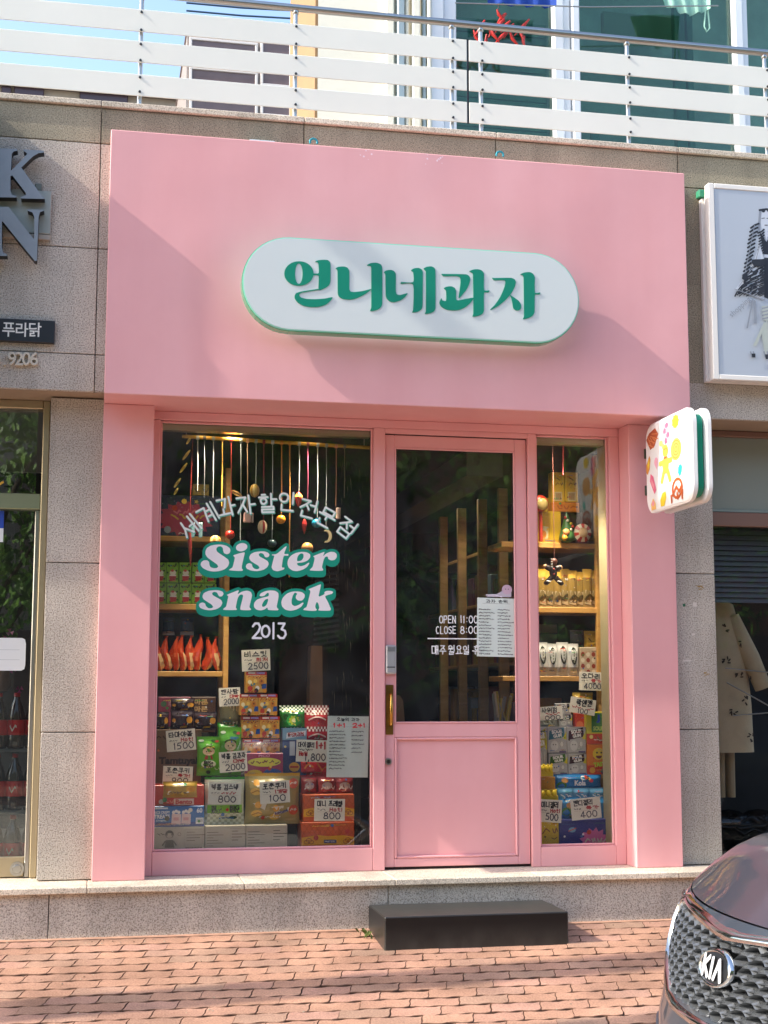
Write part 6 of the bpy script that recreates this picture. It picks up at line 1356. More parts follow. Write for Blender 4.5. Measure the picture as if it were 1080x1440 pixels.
def charm(name, lab, u, v, rx, rz, cols, kind='ball'):
    q = P(u, v, .56); s = rx*.0036; t = rz*.0036; b = Pack(tuple(q), .3)
    if kind == 'ball': b.ball(q, (s, s, t), 14, 9, b.c(cols[0]))
    if kind == 'shell':
        n = 12
        for k in range(n): 
            a0, a1 = 2*math.pi*k/n, 2*math.pi*(k+1)/n
            for j in range(8):
                t0, t1 = math.pi*j/8, math.pi*(j+1)/8
                f = lambda a, tt: (q.x+s*math.sin(tt)*math.cos(a), q.y+s*.8*math.sin(tt)*math.sin(a), q.z+t*math.cos(tt))
                b.add([f(a0, t0), f(a0, t1), f(a1, t1), f(a1, t0)], [(0, 1, 2, 3)], b.c(cols[k % len(cols)]), True)
    if kind == 'box':
        b.box(q.x-s, q.x+s*.5, q.y-s*.5, q.y+s*.5, q.z-t, q.z+t, b.c(cols[0]), .004); b.box(q.x+s*.62, q.x+s, q.y-s*.4, q.y+s*.4, q.z-t, q.z+t, b.c(cols[1]), .003)
    if kind == 'moon':
        pts = circ(q.x, q.z, s, 14, t, -110, 110)+circ(q.x-.3*s, q.z, s*.8, 12, t*.78, 95, -95); b.prism(pts[:-1], q.y-.012, q.y+.012, b.c(cols[0]))
    if kind == 'pouch': b.lathe([(.004, t), (s*.7, t*.6), (s, 0), (s*.6, -t*.8), (.002, -t*1.6)], tuple(q), 12, b.c(cols[0])); b.lathe([(s*.72, t*.62), (s*1.02, t*.1)], tuple(q), 12, b.c(cols[1]))
    if kind == 'leaf':
        for sg in (1, -1): b.add([(q.x+s*math.cos(k/8*math.pi)*1.3, q.y-sg*.006*math.sin(k/8*math.pi), q.z+t*math.cos(k/8*math.pi)+sg*.012*math.sin(k/8*math.pi)) for k in range(9)]+[(q.x, q.y-sg*.01, q.z)], [(k, k+1, 9) for k in range(8)], b.c(cols[0]))
    o = b.build(name, b.mats, label=lab, cat='charm', group='charms hanging from the bamboo bar'); return o
charm('shell_charm', 'large pale yellow ribbed shell charm hanging above the arched lettering', 358, 690, 7.5, 10.5, ('c9a44c', 'a87e30', 'd9ba6a'), 'shell')
charm('ball_charm', 'red ball charm hanging beside the pine post', 323.5, 752, 7.2, 7, ('b8241c',))
charm('ball_charm', 'orange ball charm in the middle of the left window', 395, 730.5, 7.2, 7, ('d98218',))
charm('ball_charm', 'dark teal grey ball charm just above the middle of the big white lettering', 382.5, 764, 7, 6.5, ('33474a',))
charm('ball_charm', 'teal ball charm near the right end of the arched lettering', 445, 736, 7.5, 7, ('16708c',))
charm('ball_charm', 'tan ball charm partly hidden by the big white lettering', 432, 771, 9.5, 9, ('b8844a',))
charm('egg_charm', 'cream egg charm with a red stripe below the arched lettering', 369, 741, 7.3, 10.5, ('d9c4a4', 'cdb28e', 'd4bc98', 'ab2a24', 'd9c4a4', 'c9b08c'), 'shell')
charm('shell_charm', 'striped tan shell charm above the left end of the big white lettering', 303, 761, 9, 9, ('c48a3c', 'e0c080'), 'shell')
charm('card_charm', 'pair of pink cards hanging below the arched lettering', 349.5, 728, 7.5, 7.5, ('c9a09a', 'c9b0a4'), 'box')
charm('card_charm', 'pink patterned card charm at the right end of the arched lettering', 475.5, 722, 3.5, 9, ('c9a898', 'c9a898'), 'box')
charm('moon_charm', 'cream crescent moon charm above the right end of the big white lettering', 459, 754, 8, 10, ('c9b48c',), 'moon')
charm('pouch_charm', 'red lucky pouch charm hanging right of the window centre', 420, 700, 6.5, 9, ('b3201c', 'd9a03a'), 'pouch')
charm('pouch_charm', 'long red pendant charm hanging below the lucky pouch', 428, 738, 4, 9, ('a3281f', '8c1a18'), 'pouch')
charm('leaf_charm', 'small tan leaf charm tilted left of the ribbed shell', 333, 694, 6.5, -4, ('c99a5a',), 'leaf')
for i, (u, v, s) in enumerate(((265.5, 619.5, 4), (262, 640, 6), (258, 658, 6), (249.5, 679, 5.5), (247.5, 691, 3.5))):
    charm('leaf_charm', ('topmost', 'second', 'middle', 'fourth', 'lowest')[i]+' pale yellow leaf charm of the strand in the upper left window corner', u, v, s*.75, s*1.2, ('e8c860',), 'leaf')  # leaf shapes modelled where a string of sunlit glints shows
b = Pack(tuple(P(270, 748, .56)), .4)
for u, m in ((271, '7aa0a8'), (282, '86a8ae')): q0, q1 = P(u-2.5, 735, .56), P(u+2.5, 756, .56); b.box(q0.x, q1.x, .555, .565, q1.z, q0.z, b.c(m), .003)
b.build('tag_charm', b.mats, label='pair of pale teal tags under the left end of the arched lettering', cat='charm')
b = Pack(tuple(P(266, 770, .56)), .4); q0, q1, q2 = P(266, 748, .56), P(267, 766, .56), P(268, 796, .56); b.tube([tuple(q0), tuple(q1), tuple(q2)], [.012, .011, .002], 8, b.c('9c2a24')); b.tube([(q0.x, .56, q0.z), (q0.x+.01, .56, cz(268).z)], .002, 5, b.c('7a2420'))
b.build('pendant_charm', b.mats, label='long tapering red pendant hanging in front of the lime boxes', cat='charm')
# kraft column, reflections of hanging streamers
b = MB(tuple(P(443, 960, 1.3))); x0, x1, z0, z1 = rect(430, 908, 455, 1060, 1.3); b.prism([(x0, .3), (x1+.01, .3), (x1-.01, z1), (x0+.03, z1)], 1.3, 1.42)
b.build('kraft_column', mat('kraft', '8c6748', .8, var=.1), label='tall brown kraft cardboard column behind the red check bag', cat='column')
b = MB(tuple(P(455, 850, 1.5)))
for i in range(15):
    x0, x1, z0, z1 = rect(444-i*.2, 806+i*7.4, 477, 809.5+i*7.4, 1.35); b.prism([(x0, z0-.012), (x1, z0+.012), (x1, z1+.012), (x0, z1-.012)], 1.35, 1.36)
b.build('wire_rack', mat('rack_grey', '3c3c3c', .4, .6), label='dark slatted rack behind the right end of the lower big lettering', cat='rack')
b = MB(tuple(P(480, 850, 1.6))); rr = random.Random(12)
for i in range(120):
    u = rr.choice((405, 470, 485, 485, 490, 495, 440, 500, 520))+rr.gauss(0, 8); v = rr.uniform(630, 985); l = rr.uniform(8, 34)
    a = P(u, v, 1.6+rr.uniform(-.1, .1)); k = rr.uniform(.001, .0045); b.add([(a.x-k, a.y, a.z), (a.x+k*.3, a.y, a.z-l*.0018), (a.x, a.y, a.z-l*.0043), (a.x+k, a.y, a.z-l*.0015)], [(0, 1, 2, 3)], i % 3)
b.build('tinsel_curtain', [mat('tinsel_'+c, c, .3, .3) for c in ('8f7a66', '6b5a4c', 'a8927c')], label='loose shimmering tinsel strips hanging deep inside the left window', cat='curtain', kind='stuff')  # strips set inside the window to imitate streak reflections on the glass

# ---- right window
for z in (767, 855): pass
yr = .80; zr = [(P(800, v1, yr).z, P(800, v0, yr).z) for v0, v1 in ((763.5, 771), (854, 862), (951, 958))]
shelf('shelf_unit', 'pine shelf unit with three boards seen through the right window', [(2.30, 3.0, yr, yr+.3, z0, z1) for z0, z1 in zr], [(P(838, 800, yr).x, P(844, 800, yr).x, yr-.006, yr+.03, .25, P(845, 640, yr).z)], (2.6, yr, .25))
Yr = yr+.02
YB = lambda F, w, h, c: (F.rect(w*.2, h*.04, w*.8, h*.34, c('c9b48a')), F.rect(w*.28, h*.07, w*.72, h*.3, c('a3845a')), F.scrib(w*.3, h*.55, w*.4, h*.1, h*.025, c('6b4a14'), 3), F.scrib(w*.35, h*.72, w*.3, h*.12, h*.03, c('4a3a14'), 4))
box_item('yellow_box', 'tall yellow box with a small window, left of the pair on the top shelf', 'snack box', (776, 664, 794, 706), Yr+.03, .07, 'd2a92c', YB, 'tall yellow boxes on the top shelf')
box_item('yellow_box', 'tall yellow box with a small window, right of the pair on the top shelf', 'snack box', (794.6, 664, 813, 706), Yr+.03, .07, 'd2a92c', YB, 'tall yellow boxes on the top shelf')
box_item('orange_tray', 'orange tray box carrying the pair of tall yellow boxes', 'tray', (776, 706.3, 815, 720), Yr+.02, .1, 'c97a24', lambda F, w, h, c: F.scrib(w*.2, h*.3, w*.6, h*.4, h*.08, c('8c3a14')))
box_item('card_box', 'dark plain card box under the orange tray', 'box', (776, 720.3, 820, 763), Yr+.04, .1, '3c2a24')
box_item('yellow_box', 'small yellow box lying behind the red toy on the top shelf', 'snack box', (762, 700, 775, 763), Yr+.1, .06, 'c9a02c')
box_item('yellow_box', 'wide bright yellow display box at the left of the top shelf', 'snack box', (755, 719, 789, 763), Yr-.01, .04, 'dcb41c', lambda F, w, h, c: (F.poly([(w*.1, h*.1), (w*.45, h*.1), (w*.48, h*.5), (w*.08, h*.55)], c('e8dcae')), F.circ(w*.27, h*.26, w*.12, c('d98a2a'), h*.13), F.line([(w*.55, h*.95), (w*.5, h*.1)], w*.015, c('a8841c')), F.rect(w*.02, 0, w, h*.1, c('c9982a'))))
q = P(796, 760, Yr); b = Pack((q.x, .80, zr[0][1])); o_ = b.org
b.lathe([(.012, 0), (.05, .02), (.045, .05), (.03, .1), (.015, .15), (.002, .185)], tuple(o_), 14, b.c('3f6b3a'))
for k in range(7): b.ball((o_.x+.035*math.cos(k*.9+3.4)*(1-k*.08), o_.y-.04+.004*k, o_.z+.04+.018*k), .009, 8, 5, b.c(('c23a2c', 'd9b23a', 'e8e0d0')[k % 3]))
b.ball((o_.x-.02, o_.y-.045, o_.z+.06), (.022, .012, .02), 10, 6, b.c('d9905a')); b.ball((o_.x-.03, o_.y-.045, o_.z+.025), (.018, .012, .018), 10, 6, b.c('b8862c'))
b.build('toy_tree', b.mats, label='green cone toy tree with coloured balls on the top shelf', cat='toy')
q = P(816, 742, Yr); b = Pack((q.x, .81, zr[0][1]))
for k in range(14):
    a0, a1 = 2*math.pi*k/14, 2*math.pi*(k+1)/14
    b.add([(q.x+.055*math.cos(a), .78, zr[0][1]+.06+.055*math.sin(a)) for a in (a0, a1)]+[(q.x+.03*math.cos(a), .765, zr[0][1]+.06+.03*math.sin(a)) for a in (a1, a0)], [(0, 1, 2, 3)], b.c('b8322a' if k % 2 else 'e0d2b8'))
b.ball((q.x, .775, zr[0][1]+.06), (.032, .014, .032), 12, 6, b.c('d9b27a')); b.box(q.x-.03, q.x+.03, .78, .82, zr[0][1], zr[0][1]+.02, b.c('6a1f28'), .003)
b.build('round_toy', b.mats, label='round red and cream striped toy on the top shelf', cat='toy')
q = P(760, 708, .76); b = Pack((q.x, .78, q.z)); b.ball(q, (.05, .03, .05), 14, 8, b.c('c2381f')); b.ball((q.x+.005, q.y-.02, q.z-.005), (.036, .02, .036), 12, 6, b.c('dcc27a')); b.tube([(q.x, q.y, q.z-.04), (q.x, q.y, zr[0][1])], .012, 8, b.c('8c2a1a'))
b.build('round_toy', b.mats, label='round red toy with a cream centre at the left edge of the right window', cat='toy')
q = P(778, 805, .58); b = Pack(tuple(q), .5); bl = b.c('2a1d1c'); s = .0036
b.ball((q.x+2*s, q.y, q.z+17*s), (5.5*s, .014, 5.5*s), 12, 7, b.c('5c2f24')); b.ball((q.x, q.y, q.z), (6.5*s, .014, 11*s), 12, 8, bl)
for dx, dz, ex, ez in ((-4, 5, -13, 9), (4, 6, 12, 8), (-3, -8, -12, -17), (4, -8, 13, -17)): b.tube([(q.x+dx*s, q.y, q.z+dz*s), (q.x+ex*s, q.y, q.z+ez*s)], [.016, .014], 8, bl); b.ball((q.x+ex*s, q.y, q.z+ez*s), (.015, .012, .014), 8, 6, b.c('a9805a') if dz > 0 else bl)
for dx, dz in ((0, 5), (0, -3)): b.ball((q.x, q.y-.014, q.z+dz*s), .006, 8, 5, b.c('a3322a'))
for k in range(4): b.box(q.x-5*s, q.x-2*s, q.y-.016, q.y-.012, q.z+(8+4*k)*s, q.z+(10+4*k)*s, b.c('dcd6cc'))
for dx in (-9, 9): b.line = None; b.tube([(q.x+dx*s-.012, q.y-.014, q.z-14*s), (q.x+dx*s+.012, q.y-.014, q.z-15*s)], .004, 5, b.c('d6cfc4'))
b.tube([(q.x+2*s, q.y, q.z+22*s), (q.x+2*s, q.y, 2.62)], .002, 5, b.c('8f5a50'))
b.build('gingerbread_charm', b.mats, label='dark gingerbread figure charm with icing hanging in the right window', cat='charm')
b = Pack(tuple(P(792, 640, .58))); a, d = P(792, 616, .58), P(792, 668, .6); b.tube([tuple(a), tuple(d)], .0035, 6, b.c('b04a50')); b.build('hanging_ribbon', b.mats, label='single red ribbon hanging above the tall yellow boxes', cat='ribbon')
for i in range(8):
    u = 757+10.6*i
    bag_item('gold_bag', '%s gold snack bag in the row on the middle right shelf' % NM[i], 'snack bag', (u, 800+2*(i % 3), u+13, 854), Yr+.01+.012*(i % 2), .03, 'a8823a', lambda F, w, h, c: (F.poly([(w*.15, h*.1), (w*.85, h*.06), (w*.8, h*.42), (w*.2, h*.46)], c('b5a280')), F.scrib(w*.2, h*.12, w*.5, h*.25, h*.05, c('4f4426'), 5)), 'gold snack bags on the middle right shelf', fn=lambda s, t, i_, j: 'c49a3c' if t > .75 else ('8c6f34' if t > .45 else '7d6a44'), seed=80+i)
for i, u in enumerate((755.5, 769.5, 784.5, 799)):
    bag_item('white_bag', '%s white bag with a black oval label on the lower right shelf' % ('leftmost', 'second', 'third', 'rightmost')[i], 'snack bag', (u, 903+2*(i % 2), u+16.5, 951), Yr, .05, 'c6c4bf', lambda F, w, h, c: (F.circ(w*.52, h*.62, w*.27, c('23251f'), h*.27, 18), [F.circ(w*.52, h*(.8-.09*k), w*.07, c('8a8a7c')) for k in range(5)]), 'white bags on the lower right shelf', seed=90+i, fn=lambda s, t, i_, j: 'd2d0cb' if t > .3 else 'a8a39a')
box_item('snack_box', 'small red and white patterned box beside the white bags', 'snack box', (816, 910, 846, 951), Yr, .1, 'b8a48a', lambda F, w, h, c: [F.circ(w*(.12+.25*i), h*(.15+.2*j), w*.09, c(('d9cbb4', '8c3a2c')[(i+j) % 2]), h*.08) for i in range(4) for j in range(4)])
bag_item('snack_bag', 'grey translucent bag above the white bags', 'snack bag', (803, 886, 822, 909), Yr+.12, .05, '77787a', seed=95)
bag_item('snack_bag', 'mustard snack bag standing on the red patterned box', 'snack bag', (823, 887, 847, 910), Yr+.03, .05, 'b8962c', lambda F, w, h, c: F.scrib(w*.2, h*.3, w*.6, h*.3, h*.06, c('6a5218')), seed=96)
Yd = .57
box_item('candy_box', 'navy candy box with a pink starburst at the bottom of the right window', 'candy box', (786.5, 1152, 859, 1188.5), Yd, .2, '1c2a86', lambda F, w, h, c: (F.star(w*.68, h*.12, w*.3, w*.22, 13, c('d06aa8'), .9), F.scrib(w*.5, h*.1, w*.36, h*.16, h*.05, c('c9cfc0'), 3), F.circ(w*.25, h*.6, w*.07, c('6fa8c8'), h*.1), F.line([(w*.18, h*.55), (w*.32, h*.66)], h*.04, c('d05a4a')), F.circ(w*.46, h*.42, w*.02, c('e8e8ee')), F.circ(w*.1, h*.35, w*.02, c('e8e8ee'))))
box_item('candy_box', 'plain yellow candy box at the bottom left of the right window', 'candy box', (760.5, 1154, 786, 1189), Yd-.01, .15, 'd9b416', lambda F, w, h, c: (F.scrib(w*.1, h*.45, w*.75, h*.25, h*.05, c('8a5a14'), 3), F.line([(w*.6, h*.3), (w*.75, h*.25), (w*.88, h*.32)], h*.03, c('5a3a10'))))
kd = lambda F, w, h, c: (F.circ(w*.2, h*.62, w*.07, c('e0a050'), h*.14), F.circ(w*.14, h*.35, w*.1, c('3f8f3a'), h*.2), F.circ(w*.6, h*.75, w*.07, c('e8eef2'), h*.12), F.text('Kola', w*.52, h*.48, w*.24, h*.3, c('f2f2f4'), .04), F.circ(w*.76, h*.6, w*.05, c('d0405a'), h*.1), F.circ(w*.5, h*.1, w*.3, c('2f6e3c'), h*.12))
bag_item('candy_bag', 'large sky blue candy bag lying above the small blue packs', 'candy bag', (780, 1088, 849, 1113), Yd+.1, .07, '2a7fc2', kd, seed=101)
for i, u in enumerate((784, 806, 829)):
    bag_item('candy_pack', '%s small blue candy pack in the row between the two sky blue bags' % ('left', 'middle', 'right')[i], 'candy bag', (u, 1108, u+24, 1131), Yd+.05, .04, '5c9cc4', lambda F, w, h, c: F.scrib(w*.2, h*.4, w*.6, h*.25, h*.06, c('e6ecf0'), 4), 'small blue candy packs', seed=104+i)
bag_item('candy_bag', 'sky blue candy bag behind the 400 tag', 'candy bag', (787, 1121, 858, 1152), Yd+.02, .07, '2a86c2', kd, seed=110)
for i, (r, lab) in enumerate((((759, 1074, 779, 1092), 'small yellow bear shaped pack row above the amber box'), ((759, 1110, 786, 1126), 'small yellow bear shaped pack row above the 500 tag'))):
    x0, x1, z0, z1 = rect(*r, Yd); b = Pack(((x0+x1)/2, Yd+.03, z0)); yy = b.c('e0c21c'); b.box(x0, x1, Yd+.01, Yd+.06, z0, z0+(z1-z0)*.45, yy, .003)
    for k in range(3): xx = x0+(x1-x0)*(.2+.3*k); hh = z1-z0; b.ball((xx, Yd+.02, z0+hh*.6), (.018, .018, .022), 10, 7, yy); b.ball((xx-.012, Yd+.02, z0+hh*.9), .007, 8, 5, yy); b.ball((xx+.012, Yd+.02, z0+hh*.9), .007, 8, 5, yy)
    b.build('bear_pack', b.mats, label=lab, cat='candy pack')
box_item('candy_box', 'amber candy box between the two rows of yellow bear packs', 'candy box', (759.5, 1092.5, 781, 1124), Yd+.06, .1, 'c98f1e', lambda F, w, h, c: F.scrib(w*.1, h*.2, w*.7, h*.2, h*.06, c('6a3a10')))
b = MB((2.6, .85, zpr)); b.box(2.40, 2.81, .72, 1.05, zpr+.002, P(800, 1089, .70).z); b.build('display_riser', mat('platform_dark', '222022', .6), label='dark stepped riser in the right window display', cat='riser')
def a_sour(col):
    def f(F, w, h, c):
        F.poly([(w*.06, h*.5), (w*.9, h*.62), (w*.86, h*.98), (w*.1, h*.84)], c(col)); F.text('SOUR', w*.5, h*.82, w*.56, h*.15, c('efece6'), .06, 0, 8); F.text('GUM', w*.52, h*.66, w*.44, h*.13, c('efece6'), .06, 0, 8)
        F.circ(w*.36, h*.28, w*.2, c('cfccc8'), h*.2); F.circ(w*.3, h*.32, w*.03, c('3a3a40')); F.circ(w*.42, h*.32, w*.03, c('3a3a40')); F.circ(w*.74, h*.34, w*.12, c('d8d4cc'), h*.14); F.line(circ(w*.74, h*.34, w*.1, 10, h*.12), w*.02, c('7a7468')); F.poly([(w*.8, h*.55), (w*.98, h*.5), (w*.98, h*.85)], c('cdbf3a')); F.rect(w*.6, h*.02, w*.95, h*.08, c('6a5a80'), 4, 1)
    return f
for i, (r, c_, lab) in enumerate((((770, 1022, 797, 1059), '3f6f80', 'silver sour gum pack with a blue panel, upper left of its block of four'), ((797.4, 1022, 824, 1059), '3a1f2a', 'silver sour gum pack with a maroon panel, upper right of its block of four'), ((771.5, 1059.5, 798.5, 1089), '3f6a2a', 'silver sour gum pack with a green panel, lower left of its block of four'), ((799, 1059.5, 825, 1089), '33181f', 'silver sour gum pack with a dark red panel, lower right of its block of four'), ((755, 1022, 769.6, 1089), 'b8a83a', 'silver and yellow sour gum pack half hidden by the window frame'), ((786, 1005, 805, 1022), '2f3a33', 'silver sour gum pack standing behind the upper left tag'), ((781, 989, 803, 1006), '33332f', 'silver and yellow gum pack at the very top of the gum stack'))):
    box_item('gum_pack', lab, 'gum pack', r, .70+(.05 if i > 4 else 0), .03, 'b3b0ae', a_sour(c_), 'silver sour gum packs', .25)
bag_item('gum_pack', 'crumpled grey gum pouch lying under the upper left tag', 'gum pack', (757, 1008, 786, 1023), .72, .04, '7d837c', lambda F, w, h, c: F.scrib(w*.2, h*.3, w*.6, h*.4, h*.08, c('aeb4ac')), seed=121)
def a_tasty(F, w, h, c):
    F.rect(0, 0, w, h*.3, c('c93a1c')); F.circ(w*.5, h*.68, w*.26, c('e8c83a'), h*.2); F.circ(w*.42, h*.72, w*.04, c('2a2a1a')); F.circ(w*.6, h*.72, w*.04, c('2a2a1a')); F.poly(circ(w*.5, h*.62, w*.13, 10, h*.1, 180, 360), c('6a1f1a')); F.text('TASTY', w*.58, h*.34, w*.62, h*.16, c('b9dc3a'), .06, 0, 6); F.circ(w*.22, h*.14, w*.12, c('d9982c')); F.circ(w*.7, h*.1, w*.13, c('4a2a60'))
def a_tasty2(F, w, h, c):
    F.rect(0, 0, w, h*.32, c('cf4420')); F.rect(w*.22, h*.36, w*.82, h*.96, c('4f8f3a'), 4, 4); F.text('J', w*.5, h*.78, w*.16, h*.26, c('2f4fae'), .08); F.text('SOUR', w*.52, h*.48, w*.46, h*.14, c('d2e06a'), .05); F.circ(w*.2, h*.22, w*.08, c('e8d87a')); F.circ(w*.88, h*.2, w*.08, c('e8d87a')); F.scrib(w*.45, h*.1, w*.3, h*.15, h*.03, c('3f7a3a'))
box_item('candy_pack', 'yellow and orange candy pack with a blue letter, upper of the pair at the right', 'candy pack', (824.5, 1001, 858, 1046), .70, .04, 'd9cc2a', a_tasty2)
box_item('candy_pack', 'orange candy pack with a grinning yellow face, lower of the pair at the right', 'candy pack', (825.5, 1046.5, 859, 1089), .70, .04, 'dc7a1e', a_tasty)
box_item('candy_pack', 'small red and orange pack left of the upper yellow candy pack', 'candy pack', (809, 1003, 825, 1046), .74, .04, 'bf3a26', lambda F, w, h, c: F.circ(w*.4, h*.6, w*.3, c('d9703a'), h*.15))
bag_item('snack_bag', 'mustard pouch peeping out above the tilted tag', 'snack bag', (807, 974, 836, 1003), .78, .05, 'b08f3a', seed=131)
card('price tag in the upper left of the right window, half hidden by the frame', 773, 1003, 36, 19, 4, .69, [('t', K_, '사워껌', .2, .56, .36, .06, .6), ('s', R_, .35, .36, .5, .18, .06), ('t', N_, '000', .3, .02, .3, .05, .6)], 41)
card('tilted price tag above the yellow and orange candy packs', 819.5, 993, 36, 22, -9, .69, [('t', K_, '락앤캔', .25, .52, .38, .07, .6), ('s', R_, .1, .32, .25, .14, .05), ('s', R_, .7, .3, .25, .14, .05), ('t', N_, '100', .32, .02, .28, .05, .4)], 42)
card('price tag reading 4000 below the lower right shelf', 831, 958, 33, 26, -2, .78, tagl('오다리', '4000', '특가'), 43)
card('price tag reading 500 at the lower left of the right window', 774, 1140.5, 32, 32, -4, .545, tagl('미니젤리', '500', 'Hot!', .75), 44)
card('price tag reading 400 on the sky blue candy bag', 824, 1137, 42, 30, 5, .535, tagl('캔디젤리', '400', '특가', .65), 45)

# ---- deep interior seen through the door
XP = 2.45
r_ = root('wall_shelving', 'long row of tall pine posts and boards receding along the right wall', 'shelf', (2.6, 2.5, .25))
for u, vt in ((621, 727), (647, 715), (676, 702), (705, 687)):
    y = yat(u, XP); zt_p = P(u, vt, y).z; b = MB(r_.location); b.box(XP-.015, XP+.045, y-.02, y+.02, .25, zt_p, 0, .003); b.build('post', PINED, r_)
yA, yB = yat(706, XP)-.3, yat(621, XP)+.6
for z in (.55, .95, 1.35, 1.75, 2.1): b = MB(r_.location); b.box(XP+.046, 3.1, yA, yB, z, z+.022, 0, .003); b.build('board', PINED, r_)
b = Pack((2.7, 2.5, .6), .5); rr = random.Random(2)
for z in (.572, .972, 1.372, 1.772):
    y = yA+.05
    while y < yB-.15:
        w = rr.uniform(.06, .16); h = rr.uniform(.1, .26); x = XP+.06+rr.uniform(0, .06); b.box(x, x+.2, y, y+w*.92, z+.001, z+h, b.c(rr.choice(('7a3a34', '8c7a34', '3a5a4a', '4a4a6a', '8a8276', '5a3a2c', 'a3762c', '4a2a3c', '6a7a84'))), .004); y += w
b.build('snack_clutter', b.mats, label='assorted dim snack boxes crowding the shelves along the right wall', cat='snacks', kind='stuff')
b = MB((2.1, 2.5, 2.5)); b.prism([(2.12, 2.46), (2.34, 2.46), (2.34, 2.62), (2.12, 2.62)], .9, 5.5); b.build('ceiling_beam', mat('beam_grey', '57544c', .7), label='grey boxed ceiling beam running into the shop above the door', cat='beam')
for i, (u, v) in enumerate(((628, 680), (651, 664), (680, 645), (594, 702))):
    y = yat(u, 1.95+.02*i) if u != 594 else 3.4; y = (2.6, 2.1, 1.6, 3.3)[i]; q = P(u, v, y); L_ = root('spotlight', ('grey spotlight with a pale lens pointing down behind the door glass', 'grey spotlight tilted left of the ceiling beam', 'grey spotlight nearest the glass at the top of the door', 'dim spotlight deepest in the shop')[i], 'spotlight', tuple(q), 'ceiling spotlights')
    b = MB(q); a = Vector((-.35 if i else -.15, -.3, -.9)).normalized(); b.tube([tuple(q-a*.06), tuple(q-a*.05), tuple(q+a*.07)], [.02, .045, .05], 14); b.build('can', mat('spot_grey', '8c8a82', .4, .3), L_)
    b = MB(q); b.tube([tuple(q+a*.062), tuple(q+a*.0705)], .042, 14); b.build('lens', mat('spot_lens', 'c9c9c0', .2), L_); b = MB(q); b.tube([tuple(q-a*.05), (q.x, q.y, 2.64)], .01, 6); b.build('stem', mat('spot_stem', '55534e', .5), L_)
    if i in (0, 1):
        l = bpy.data.lights.new('lamp_light', 'SPOT'); l.energy = 8; l.spot_size = R(110); l.spot_blend = .6; l.color = (1, .88, .7); l.shadow_soft_size = .04
        o = bpy.data.objects.new('lamp_light', l); COL.objects.link(o); o.parent = L_; o.location = a*.085; o.rotation_euler = (a+Vector((.5, .1, 0))).to_track_quat('-Z', 'Y').to_euler()
b = MB((1.6, 1.4, .25)); x0, x1, z0, z1 = rect(545, 978, 578, 1100, 1.4); b.prism([(x0, .25), (x1+.03, .25), (x1-.05, z1-.03), (x1-.07, z1), (x0, z1-.02)], 1.4, 1.55); b.build('paper_sack', mat('sack_brown', '6e5644', .85, var=.1), label='brown paper sack standing behind the lower left of the door glass', cat='sack')
for i, u in enumerate((699, 712)):
    q = P(u, 985, 1.0); b = Pack((q.x, 1.0, .25)); b.lathe([(.03, 0), (.04, .75)], (q.x, 1.0, .25), 12, b.c('8a7a3a')); rr = random.Random(i)
    for k in range(7): b.tube([(q.x+rr.uniform(-.02, .02), 1.0, .95), (q.x+rr.uniform(-.05, .05), 1.0, 1.12+rr.uniform(0, .08))], .009, 6, b.c(rr.choice(('c9b49a', 'b8a04a', '8c8a86'))))
    b.build('snack_jar', b.mats, label='tall jar of stick snacks behind the door glass, %s' % ('left of the near post' if i == 0 else 'at the right edge'), cat='jar')

# ================================================= parked car, nose at the lower right
CX0, CY0, CZ0 = 1.115, -4.689, .701
RZ = -.345
CAR = root('parked_car', 'dark grey metallic car with honeycomb grille and round cornered chrome surround', 'car', (3.6, CY0, RZ))
PAINT = mat('car_paint', '333a44', .38, .12, coat=.7)
CHROME = mat('car_chrome', 'd4d6d8', .09, 1); GUN = mat('grille_metal', '74777a', .4, .6); BLK = mat('car_black', '0c0c0e', .4); RUB = mat('tyre_rubber', '18181a', .85)
prof = [(.02, 1.16), (.14, 1.115), (.28, 1.085), (.42, 1.070), (.52, 1.078), (.58, 1.092), (.64, 1.104), (.70, 1.117), (.745, 1.137), (.775, 1.158)]
def pz(z):
    z = min(max(z, prof[0][0]), prof[-1][0])
    for (a, xa), (b_, xb) in zip(prof[:-1], prof[1:]):
        if z <= b_: t = (z-a)/(b_-a); t = t*t*(3-2*t)*.5+t*.5; return xa+(xb-xa)*t
    return prof[-1][1]
def sw(w): w = abs(w); return .50*w*w+(2.2*(w-.55)**2 if w > .55 else 0)+(9*(w-.8)**2 if w > .8 else 0)
def SF_(w, z, d=0): return (pz(z)+sw(w)-d, CY0+w, z)
def inside(w, z): return abs(w) < .405 and .585 < z < .757-.012*(1-abs(w)/.4) and z > .60+.0*w and (abs(w)-.26)*.55 < z-.585
b = MB(CAR.location); nw, nz = 72, 40
gw = [-.93+1.86*i/nw for i in range(nw+1)]; gzs = [.02+.755*j/nz for j in range(nz+1)]
vs = [SF_(w, z) for z in gzs for w in gw]; fs = []
for j in range(nz):
    for i in range(nw):
        wc, zc = (gw[i]+gw[i+1])/2, (gzs[j]+gzs[j+1])/2
        if inside(wc, zc): continue
        if .10 < zc < .30 and abs(wc) < .5: continue
        fs.append((j*(nw+1)+i, j*(nw+1)+i+1, (j+1)*(nw+1)+i+1, (j+1)*(nw+1)+i)[::-1])
b.add(vs, fs, 0, True); bump = b.build('bumper', PAINT, CAR)
b = MB(CAR.location)
for (w0, w1, z0, z1, d) in ((-.46, .46, .575, .775, -.045), (-.52, .52, .08, .32, -.05)):
    n = 24; vs = [SF_(w0+(w1-w0)*i/n, z, d) for z in (z0, z1) for i in range(n+1)]; b.add(vs, [(i, i+1, n+2+i, n+1+i)[::-1] for i in range(n)])
b.build('grille_backing', BLK, CAR)
b = MB(CAR.location)
